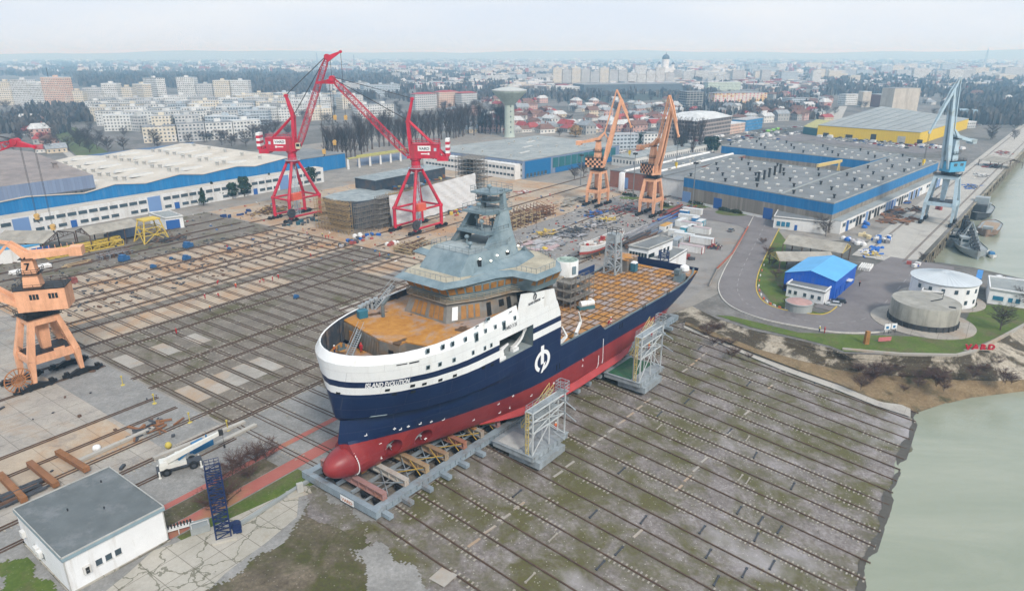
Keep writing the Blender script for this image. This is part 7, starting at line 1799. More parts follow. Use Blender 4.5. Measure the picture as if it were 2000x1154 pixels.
x,y=G(395,880); t=thingw('generator_set','blue engine unit standing behind the mobile crane','generator',x,y,0,1.0); mb=MB(); mb.rng(-2,2,-.8,.8,.3,1.8); mb.prism([(-1.6,-.7),(.6,-.7),(.6,.7),(-1.6,.7)],1.8,2.3); mb.tube((1.2,0,1.8),(1.2,0,2.8),.15); mb.build('body',m_mbl,t); mb=MB(); mb.rng(-2.2,2.2,-.5,.5,.05,.3); mb.build('skid',m_mcb,t)
# ---- blue lattice tower with its winch
x,y=G(437,1046); h=HT(437,1046,914); t=thingw('lattice_tower','dark blue lattice tower on a concrete base beside the white control house','lattice tower',x,y,0,.45)
m_nb=M('navy_steel',(.012,.025,.085),.5,.2)
mb=MB(); mb.truss((0,0,.4),(0,0,h),2.1,2.1,14,.2,.11); mb.rail([(-1.,-1.,h),(1.,-1.,h),(1.,1.,h),(-1.,1.,h)],1.,.07,.6,2,True); mb.build('lattice',m_nb,t); mb=MB(); mb.box(0,0,0,3.6,3.6,.4); mb.build('base',m_old,t)
mb=MB(); mb.tube((2.,-.6,1.2),(2.,.6,1.2),.7,n=16); mb.box(2.,0,.3,1.3,1.5,.4); mb.box(1.5,.2,1.,.8,.8,.8); mb.build('winch',m_nb,t)
# ---- small installations around the foreground
x,y=G(392,1035); t=thingw('grey_tank','small grey open tank with white pipe frame by the blue tower','tank',x,y,0,.5); mb=MB(); mb.rng(-1.4,1.4,-1,1,0,1.3); mb.build('body',m_felt2,t); mb=MB(); mb.beam((-1.2,-.9,1.3),(-1.2,-.9,2.2),.07); mb.beam((1.2,-.9,1.3),(1.2,-.9,2.2),.07); mb.beam((-1.2,-.9,2.2),(1.2,-.9,2.2),.07); mb.build('pipe_frame',m_wht,t)
x,y=G(350,1040); t=thingw('valve_stand','white steel stand with a row of valves beside the control house','valve stand',x,y,0,.5); mb=MB(); mb.rng(-2.2,2.2,-.5,.5,1.,1.15); [mb.beam((a,b,0),(a,b,1.),.12) for a in (-2,0,2) for b in (-.4,.4)]; mb.build('stand',m_wht,t)
for k in range(9): mb=MB(); mb.tube((-1.8+k*.45,0,1.15),(-1.8+k*.45,0,1.7),.1,n=8); mb.tube((-1.8+k*.45,-.2,1.7),(-1.8+k*.45,.2,1.7),.16,n=8); mb.build('valve',m_mast,t)
x,y=G(587,962); t=thingw('cable_box','light grey cable cabinet on a concrete pad at the cradle corner','cabinet',x,y,0,.5); mb=MB(); mb.rng(-.5,.5,-.35,.35,.3,1.9); mb.build('cabinet',m_galv,t); mb=MB(); mb.rng(-2.2,1.6,-1.2,1.2,0,.3); mb.build('pad',m_old,t)
p,q=G(455,1035),G(608,938); o=MB().beam((*p,.3),(*q,.3),.7,.5).build('cable_trough',m_felt2); tag(o,'long grey cable trough running from the blue tower to the cradle','trough')
p,q=G(585,1050),G(715,1048); t=MB().beam((*p,-.6),(*q,-1.),1.6,.9).build('concrete_beam',M('weathered_pile',(.3,.27,.27),.9,.3,.6,dirt=(.16,.13,.14),damt=.5)); tag(t,'thick weathered concrete beam lying on the scrub below the cradle','beam')
m_rst=M('rust_orange',(.25,.115,.05),.85,.3,.5,dirt=(.17,.08,.05),damt=.5)
for i,(u0,v0,u1,v1,l) in enumerate(((115,890,172,925,'rusty box girder right of three lying behind the control house'),(60,912,112,955,'rusty box girder in the middle of three behind the control house'),(2,935,50,985,'rusty box girder left of three behind the control house'))):
    p,q=G(u0,v0),G(u1,v1); o=MB().beam((*p,.9),(*q,.9),1.05,.9).build('rusty_girder',m_rst); tag(o,l,'girder')
for u,v,l in ((190,880,'white bulk bag on the concrete behind the control house'),):
    x,y=G(u,v); mb=MB(); mb.lathe([(.4,0),(.7,.15),(.72,.7),(.6,1.05),(.35,1.15),(0,1.1)],0,0,10); o=mb.build('bulk_bag',m_wht2,None,True); o.location=(x,y,0); tag(o,l,'bag')
for u,v,l in ((240,752,'leftmost of the yellow marker stands along the tracks'),(302,788,'yellow marker stand second along the concrete edge'),(371,825,'yellow marker stand next to the crossing'),(445,840,'yellow marker stand nearest the mobile crane')):
    x,y=G(u,v); t=thingw('marker_stand',l,'marker',x,y); mb=MB(); mb.lathe([(.5,0),(.45,.12),(.08,.2),(.08,1.9),(.2,1.95),(.2,2.3),(0,2.35)],0,0,10); mb.build('post',M('marker_yellow',(.5,.4,.08),.6,.15),t)
x,y=G(330,876); t=thingw('yellow_buoy','round yellow float standing on the gravel behind the mobile crane','float',x,y); mb=MB(); mb.lathe([(0,.1),(.5,.3),(.65,.8),(.4,1.3),(0,1.45)],0,0,12); mb.build('float',M('marker_yellow',0),t,True)
# ---------------------------------------------------------------- hull block under construction with scaffolds
def ASq(u,v): return GA(u,v)
m_dkhull=M('block_dark_plate',(.05,.065,.085),.6,.3,.4,dirt=(.14,.1,.08),damt=.3)
bt_=thing('hull_block','dark hull block under construction with pale decks, behind the red crane','ship block',194,-224.5,0.)
mb=MB(); 
mb=MB(); mb.prism([(-8,0),(-4,-9),(0,-11),(62,-11),(62,11),(0,11),(-6,8)],.8,12.4,[(-10,0),(-6,-10),(0,-12),(62,-12),(62,12),(0,12),(-8,9)]); mb.build('shell',m_dkhull,bt_)
mb=MB(); mb.prism([(-9.5,0),(-5.6,-9.6),(0,-11.5),(20,-11.5),(20,11.5),(0,11.5),(-7.6,8.6)],12.4,12.6); mb.build('lower_deck',m_gdeck,bt_)
mb=MB(); mb.prism([(15,1),(62,1),(62,14),(15,14)],12.4,17.); mb.build('upper_shell',m_dkhull,bt_); mb=MB(); mb.prism([(14.6,.6),(62,.6),(62,14.4),(14.6,14.4)],17.,17.2); mb.build('upper_deck',m_gdeck,bt_)
for i in range(16):
    R_=random.Random(i); mb=MB(); mb.box(R_.uniform(18,60),R_.uniform(-10,-1),12.6,R_.uniform(1,3),R_.uniform(.8,1.6),R_.uniform(.5,1.6),R_.uniform(0,3)); mb.build('deck_crate',[m_yst,m_mbl,m_rst,m_galv][i%4],bt_)
m_scw=M('scaffold_timber',(.33,.23,.11),.8,.25)
sc1=thing('scaffold','brown tube scaffold round the curved end of the dark hull block','scaffold',194,-224.5); mb=MB(); mb.scaf(-13.4,-10.8,-12,8,0,12.5,1.3,2.2,2.,.14,False); mb.build('scaffold_frame',m_scw,sc1); mb=MB(); mb.scaf(1,7,-15.4,-13.2,0,13,1.6,1.2,2.,.16); mb.build('scaffold_frame',m_scaf,sc1)
sc1=thing('scaffold','dark grey scaffold filled in along the near side of the hull block','scaffold',194,-224.5); mb=MB(); mb.scaf(-10.4,1,-14.8,-12.8,0,11.4,2.4,1.2,2.2,.12,False); mb.build('scaffold_frame',m_scaf,sc1)
sc1=thing('scaffold','grey scaffold tower at the right end of the white tarpaulin','scaffold',268,-222); mb=MB(); mb.scaf(0,11,-5,7,0,20,2.2,2.4,2.1,.16); mb.build('scaffold_frame',m_scaf,sc1)
tp=thing('tarpaulin','large white tarpaulin hung along the side of the hull block','tarpaulin',194,-224.5)
n=N('tarp_sheet'); p=n.pos(); mp=n.n('ShaderNodeMapping'); mp.inputs['Scale'].default_value=(.25,.25,1.6); n.l(p,mp.inputs['Vector']); f=n.noise(1.,5,.65,mp.outputs[0],.8); n.bump(f,.5,.8); m_tarp=n.out(n.mix(f,(.5,.51,.52),(.72,.73,.74)),.7)
mb=MB(); Rr=random.Random(2)
for i in range(40):
    for j in range(12):
        def q(i,j): x=7.2+i*1.46; z=.5+(12.8+2.*max(0,(x-7)/58))*j/12; return (x,-15.2-1.1*(1-j/12)+.35*math.sin(i*1.3+j*.8)*math.cos(j*.7),z)
        mb.poly([q(i,j),q(i+1,j),q(i+1,j+1),q(i,j+1)])
mb.build('sheet',m_tarp,tp,True)
mb=MB(); mb.scaf(7.8,64,-14.6,-12.9,0,13.6,2.6,1.4,2.2,.16); sc1=thing('scaffold','scaffold standing behind the white tarpaulin','scaffold',194,-224.5); mb.build('scaffold_frame',m_scw,sc1)
# ---------------------------------------------------------------- containers and cabins near the stern
CC={'white':(.66,.67,.66),'blue':(.04,.19,.42),'grey':(.3,.33,.36),'teal':(.06,.3,.42),'ochre':(.5,.27,.07),'redtrim':(.66,.66,.65)}
def container(u,v,L,rot,col,label,roofc=None,h=2.6,z=0.,win=True):
    a,s=GA(u,v); t=thing('site_cabin',label,'container',a,s,z,rot); m=M('cabin_'+col,CC[col],.6,.1,.4,dirt=(.4,.36,.3),damt=.25,streak=True)
    mb=MB(); mb.rng(-L/2,L/2,-1.22,1.22,.12,h); [mb.box(x,y,.1,.06,.06,h-.2) for x in [q*.6-L/2+.3 for q in range(int(L/.6))] for y in (-1.24,1.24)]; mb.build('shell',m,t)
    mb=MB(); mb.rng(-L/2-.05,L/2+.05,-1.27,1.27,h,h+.12); mb.build('roof',M('cabin_roof_'+(roofc or 'pale'),{'pale':(.55,.57,.58),'ochre':(.48,.26,.06),'pink':(.4,.33,.34),'grey':(.3,.34,.38)}[roofc or 'pale'],.7,.12,.4),t)
    if col=='redtrim':
        for x in (-L/2,L/2):
            for y in (-1.24,1.24): mb=MB(); mb.box(x,y,.1,.2,.2,h); mb.build('red_corner_post',carpaint('red'),t)
        mb=MB(); mb.rng(-L/2,L/2,-1.32,-1.28,h-.2,h+.1); mb.build('red_trim',carpaint('red'),t)
    if win:
        mb=MB(); mb.box(-L*.2,-1.26,1.1,1.1,.1,1.); mb.build('window',m_glass,t); mb=MB(); mb.box(L*.25,-1.26,.15,.9,.1,2.1); mb.build('door',M('cabin_door',(.45,.47,.5),.6),t)
for a in ((1352,418,9,1.57,'white','long white container at the far end of the stack, beside the car','pale'),(1336,422,4,1.57,'blue','short blue container left of the long white one'),(1345,431,9,1.57,'white','white container second from the far end','pale'),(1358,436,4,0,'blue','blue container end between white ones'),(1330,440,8,0,'white','white container standing endways at the left of the group','pale'),(1350,446,9,1.57,'white','white cabin with window in the third row','pink'),(1368,442,6,0,'teal','teal container at the right of the third row'),(1336,455,3.6,0,'teal','small teal cabin in the middle of the group'),(1350,452,5,0,'white','small white cabin right of the teal one','pale'),(1368,456,8,1.57,'white','white cabin with dark window in the fourth row','pink'),(1320,462,6,1.57,'white','white cabin at the left of the fifth row','pale'),(1335,468,8,1.57,'white','white cabin with window near the tall office','pale'),(1300,450,8,0,'white','white cabin with ochre roof beside the dark stacks','ochre'),(1322,478,7,0,'grey','grey container beside the office roof','grey'),(1350,492,9,1.57,'redtrim','white container with red corner posts, nearer of two','pink'),(1370,476,9,1.57,'redtrim','white container with red corner posts, farther of two','pale')): container(*a)
for u,v,l in ((1238,530,'blue portable toilet with white roof on the rusty cargo deck'),):
    x,y=Sz(u,v,12.6); X,Y=SWd(x,y); t=thingw('portable_toilet',l,'toilet',X,Y,12.6,SROT); mb=MB(); mb.rng(-.75,.75,-.75,.75,0,2.5); mb.build('cabin',M('toilet_teal',(.04,.14,.2),.5),t); mb=MB(); mb.prism([(-.8,-.8),(.8,-.8),(.8,.8),(-.8,.8)],2.5,2.9,[(-.5,-.5),(.5,-.5),(.5,.5),(-.5,.5)]); mb.build('roof',m_wht2,t); mb=MB(); mb.rng(-.5,.5,.76,.8,.2,2.2); mb.rng(.76,.8,-.5,.5,.2,2.2); mb.build('door',M('toilet_door',(.1,.35,.5),.5),t)
# grey lattice tower on the deck and blue one behind
x,y=Sz(1196,533,12.5); X,Y=SWd(x,y); t=thingw('deck_tower','grey lattice tower standing on the cargo deck','lattice tower',X,Y,12.5,SROT); mb=MB(); mb.truss((0,0,0),(0,0,11.2),3.6,2.6,5,.4,.26); mb.build('lattice',m_steel,t); mb=MB(); mb.rng(-1.3,1.3,-1.3,1.3,8.6,11.4); mb.build('top_panel',m_steel,t); mb=MB(); mb.rail([(-1.4,-1.4,11.4),(1.4,-1.4,11.4),(1.4,1.4,11.4),(-1.4,1.4,11.4)],1.2,.1,1.2,2,True); mb.build('top_rail',m_mast,t)
x,y=G(1293,545); t=thingw('lattice_tower','slim navy lattice tower against the white office wall','lattice tower',x,y); mb=MB(); mb.truss((0,0,0),(0,0,9.5),2.6,2.6,6,.3,.16); mb.build('lattice',m_nb,t)
# floodlight masts
for u,v,vt,l in ((1351,412,318,'tall dark floodlight mast before the blue banded hall'),(1236,386,300,'dark floodlight mast between the salmon cranes'),(1134,362,303,'slim floodlight mast left of the salmon cranes')):
    x,y=G(u,v); h=HT(u,v,vt); t=thingw('floodlight_mast',l,'light mast',x,y); mb=MB(); mb.tube((0,0,0),(0,0,h),.3,.16,8); mb.build('pole',m_felt,t)
    for k in range(4): mb=MB(); mb.box(.8*math.cos(k*1.57),.8*math.sin(k*1.57),h-.6,.7,.5,.9); mb.build('lamp',m_mast,t)
# wooden hull and other boats
a,s=GA(1176,492); t=thing('old_hull','old white and red wooden hull propped up behind the deck tower','boat',a,s,.8,-.04)
def boathull(mb,L,B,H,sheer=.8,n=14,blunt=.25):
    R_=[]
    for i in range(n+1):
        u=i/n; x=-L/2+L*u; w=B/2*max(.06,math.sin(math.pi*min(1,.5*min(1,u/blunt)))**.6*math.sin(math.pi*min(1,.5*min(1,(1-u)/.3)))**.7); zt=H+sheer*(2*u-1)**2
        R_.append([(x,-w,zt),(x,-w*.92,H*.5),(x,-w*.5,H*.12),(x,0,0),(x,w*.5,H*.12),(x,w*.92,H*.5),(x,w,zt)])
    mb.ring(R_,False); return R_
mb=MB(); R_=boathull(mb,31,6.6,3.6,1.2); mb.poly(R_[0]); mb.poly(R_[-1]); 
n=N('old_hull_paint'); zc=n.n('ShaderNodeSeparateXYZ'); n.l(n.co(),zc.inputs[0]); f=n.noise(.8,6,.7); m_oh=n.out(n.mix(n.mask(f,.55,.7),n.mix(n.math('GREATER_THAN',zc.outputs[2],2.6),n.mix(n.math('GREATER_THAN',zc.outputs[2],1.5),(.22,.2,.18),(.3,.06,.05)),(.5,.52,.52)),(.3,.25,.2)),.8)
mb.build('hull',m_oh,t); mb=MB(); mb.ring([[(r[0][0],r[0][1]*.93,r[0][2]-.5),(r[-1][0],r[-1][1]*.93,r[-1][2]-.5)] for r in R_],False); mb.build('deck',M('cluttered_deck',(.28,.17,.13),.9,.5,.9,dirt=(.45,.42,.38),damt=.5,dscale=.7),t)
mb=MB(); mb.ring([[(r[0][0],r[0][1]*1.02,r[0][2]-.1),(r[0][0],r[0][1]*1.02,r[0][2]+.25),(r[0][0],r[0][1]*.9,r[0][2]+.25)] for r in R_],False); mb.ring([[(r[6][0],r[6][1]*1.02,r[6][2]-.1),(r[6][0],r[6][1]*1.02,r[6][2]+.25),(r[6][0],r[6][1]*.9,r[6][2]+.25)] for r in R_],False); mb.build('gunwale',m_wht,t)
for i in range(14): Rr=random.Random(i+50); mb=MB(); mb.box(Rr.uniform(-11,11),Rr.uniform(-2,2),3.2,Rr.uniform(.8,2.4),Rr.uniform(.5,1.2),Rr.uniform(.4,1.4),Rr.uniform(0,3)); mb.build('loose_gear',[m_rst,m_wht,m_felt2,carpaint('red')][i%4],t)
mb=MB(); [mb.beam((x,sy*2.2,.0-.8),(x,sy*1.4,.9),.25) for x in (-10,-5,0,5,10) for sy in (-1,1)]; mb.build('prop',m_board,t)
def qb(t,w,z=WATER): p=QP(t,w); return p[0],p[1],z
m_navg=M('boat_grey',(.3,.34,.36),.6,.2,.5,dirt=(.18,.16,.14),damt=.35); m_bdk=M('boat_dark',(.05,.055,.06),.6,.3)
qrot=QROT
def boat(name,label,u,v,L,B,H,rot,mat,z=WATER-.6):
    x,y=G(u,v,WATER); t=thingw(name,label,'boat',x,y,z,rot); t.scale=(1.3 if L>10 else 1.1,)*3; mb=MB(); R_=boathull(mb,L,B,H,.5,12,.15); mb.poly(R_[0]); mb.poly(R_[-1]); mb.build('hull',mat,t); mb=MB(); mb.ring([[(r[0][0],r[0][1]*.96,r[0][2]-.25),(r[-1][0],r[-1][1]*.96,r[-1][2]-.25)] for r in R_],False); mb.build('deck',m_navg,t); return t
# dredger: pontoon with bucket ladder
t=boat('dredger','grey bucket dredger with sloping ladder moored at the quay corner',1888,486,26,8,2.6,qrot+math.pi+.35,m_navg); Zd=2.4
for x,y,w,dd,h,m in ((-6,1.5,4,3.,2.8,m_wht),(3,-2,3,2.4,2.6,m_navg),(-9,-1.5,3,2.5,2.2,m_wht)):
    mb=MB(); mb.box(x,y,Zd,w,dd,h); mb.box(x,y,Zd+h,w+.4,dd+.4,.2); hs_=mb.build('deckhouse',m,t); mb=MB(); mb.box(x,y,Zd+h*.5,w+.06,dd*.7,.8); mb.box(x,y,Zd+h*.5,w*.7,dd+.06,.8); mb.build('window',m_glass,hs_)
mb=MB(); mb.truss((-8,0,8.),(12,0,1.8),1.6,1.4,10,.22,.14); mb.rng(-8.6,-7.4,-.9,.9,Zd,8.4); mb.build('bucket_ladder',m_bdk,t)
for k in range(11): q=Vector((-8,0,8.9))+Vector((20,0,-6.2))*k/11; mb=MB(); mb.prism([(q.x-.5,-.6),(q.x+.5,-.6),(q.x+.5,.6),(q.x-.5,.6)],q.z,q.z+.8); mb.build('bucket',m_bdk,t)
mb=MB(); [mb.beam((-2,y,Zd),(0,0,9.5),.25) for y in (-3,3)]; [mb.beam((2,y,Zd),(0,0,9.5),.25) for y in (-3,3)]; mb.build('gantry_frame',m_navg,t)
t=boat('work_pontoon','flat grey pontoon with low white deckhouse beside the dredger',1868,470,22,7,2.2,qrot,m_navg)
mb=MB(); mb.box(-4,0,2,6,4.4,2.4); mb.build('deckhouse',m_wht,t); mb=MB(); mb.box(-4,0,2.8,6.1,3.4,.8); mb.build('window',m_glass,t); mb=MB(); mb.truss((-10,-1,4),(6,-1,6.5),1.,.8,8,.16,.1); mb.build('conveyor',m_bdk,t)
t=boat('dark_tug','dark steel workboat with many tyres moored along the quay',1914,420,24,8,3.,qrot,m_bdk)
for x,w,h in ((-4,8,3.),(-3,4.5,5.5),(6,3,2.)): mb=MB(); mb.box(x,0,2.6,w,4.6,h); mb.build('deckhouse',m_bdk if w>5 else m_navg,t)
mb=MB(); mb.tube((1,0,2.6),(1,0,9),.2,.1,8); mb.beam((1,0,8),(7,0,5),.15); mb.build('mast',m_bdk,t)
t=boat('sand_barge','open brown barge with sand in its hold, outermost at the quay',1932,452,20,6.5,2.6,qrot,M('barge_brown',(.24,.17,.13),.8,.25)); mb=MB(); mb.box(0,0,1.9,13,4.6,.75); mb.build('cargo',M('barge_sand',(.33,.25,.18),.95,.2),t); mb=MB(); mb.box(-8,0,2.2,2.6,3,1.6); mb.build('deckhouse',m_navg,t)
t=boat('motor_boat','small white motor boat with blue cabin on the open water of the basin',1935,500,7,2.6,1.1,qrot+.3,m_wht,WATER-.2); mb=MB(); mb.prism([(-1.8,-.9),(1.2,-.9),(1.2,.9),(-1.8,.9)],1.,1.9,[(-1.6,-.75),(.6,-.75),(.6,.75),(-1.6,.75)]); mb.build('cabin',m_mbl,t)
# tyres on the quay face
m_ty=m_tyre
for k in range(18):
    p=QP(10+k*14,-2.75); mb=MB(); mb.tube((0,-.18,0),(0,.18,0),.75,n=14); o=mb.build('quay_fender',m_tyre); o.location=(p[0],p[1],-2.2); o.rotation_euler=(0,0,qrot); tag(o,'black tyre fender hanging on the quay wall','fender','tyre fenders on the quay wall')
# ---------------------------------------------------------------- stock and scrap
def stack(name,label,cat,u,v,L,Wd,H,rot,mats,kind,seed,n=16,z=0.):
    a,s=GA(u,v); t=thing(name,label,cat,a,s,z,rot); R_=random.Random(seed); B=[MB() for _ in mats]
    for i in range(n):
        mb=B[i%len(mats)]
        if kind=='beams':
            y=R_.uniform(-Wd/2,Wd/2); z0=R_.uniform(0,H)*(1-abs(y)/Wd); l=L*R_.uniform(.55,1); x=R_.uniform(-.2,.2)*L; mb.beam((x-l/2,y,z0+.2),(x+l/2,y+R_.uniform(-.6,.6),z0+.2+R_.uniform(-.15,.3)),R_.uniform(.25,.45),R_.uniform(.25,.5))
        elif kind=='plates':
            y=R_.uniform(-Wd/2,Wd/2); x=R_.uniform(-L/2,L/2); mb.box(x,y,.05+R_.uniform(0,H),R_.uniform(2,6),R_.uniform(1,2.2),.12+R_.uniform(0,.25),R_.uniform(-.2,.2)+(1.57 if i%3==0 else 0))
        elif kind=='frames':
            x=-L/2+L*(i%8)/8+R_.uniform(-.4,.4); zz=H*(i//8)/max(1,n//8); mb.beam((x,-Wd/2,zz+.2),(x,Wd/2,zz+.2),.3); mb.beam((x,-Wd/2,zz),(x,-Wd/2,zz+H*.5),.2); mb.beam((x,Wd/2,zz),(x,Wd/2,zz+H*.5),.2); mb.beam((-L/2,R_.uniform(-Wd/2,Wd/2),zz+.4),(L/2,R_.uniform(-Wd/2,Wd/2),zz+.5),.24); mb.beam((x,-Wd/2,zz+.2),(x+L/8,Wd/2,zz+H*.45),.14)
        elif kind=='scrap':
            x,y=R_.gauss(0,L/4),R_.gauss(0,Wd/4); an=R_.uniform(0,6.28); l=R_.uniform(.8,3.2); zz=R_.uniform(0,H)*max(.1,1-math.hypot(x/L,y/Wd)*1.8); mb.beam((x,y,zz+.15),(x+math.cos(an)*l,y+math.sin(an)*l,zz+R_.uniform(0,.7)),R_.uniform(.15,.7),R_.uniform(.1,.4))
        elif kind=='bags':
            x,y=R_.gauss(0,L/4),R_.gauss(0,Wd/4); r=R_.uniform(.5,1.1); mb.lathe([(0,0),(r,.1),(r*.9,r*.9),(r*.4,r*1.3),(0,r*1.35)],x,y,8)
        elif kind=='boxes':
            x,y=R_.uniform(-L/2,L/2),R_.uniform(-Wd/2,Wd/2); mb.box(x,y,0,R_.uniform(.8,2.),R_.uniform(.7,1.5),R_.uniform(.5,1.3)*H,R_.uniform(0,3))
        elif kind=='pipes':
            y=-Wd/2+(i%6)*Wd/6; zz=.3+(i//6)*.55; mb.tube((-L/2+R_.uniform(-.5,.5),y,zz),(L/2,y,zz),.28,n=8)
    nm={'beams':'beam_layer','plates':'plate_layer','frames':'frame_layer','scrap':'scrap_layer','bags':'bag','boxes':'box_layer','pipes':'pipe_layer'}[kind]
    for mb,m in zip(B,mats):
        if mb.f: mb.build(nm,m,t)
    return t
m_rb=M('rust_brown',(.13,.075,.05),.85,.3,.6); m_gs=M('grey_steel_stock',(.2,.2,.21),.7,.25,.6); m_ps=M('pale_steel_stock',(.36,.35,.36),.7,.2,.6); m_ds=M('dark_steel_stock',(.06,.065,.075),.7,.3,.6); m_ys=M('yellow_stock',(.55,.4,.07),.7,.2,.6); m_bt=M('blue_tarpaulin',(.02,.12,.42),.5,.3,.8); m_rs=M('red_stock',(.3,.07,.06),.8,.25); m_tb=M('timber',(.38,.29,.17),.85,.2)
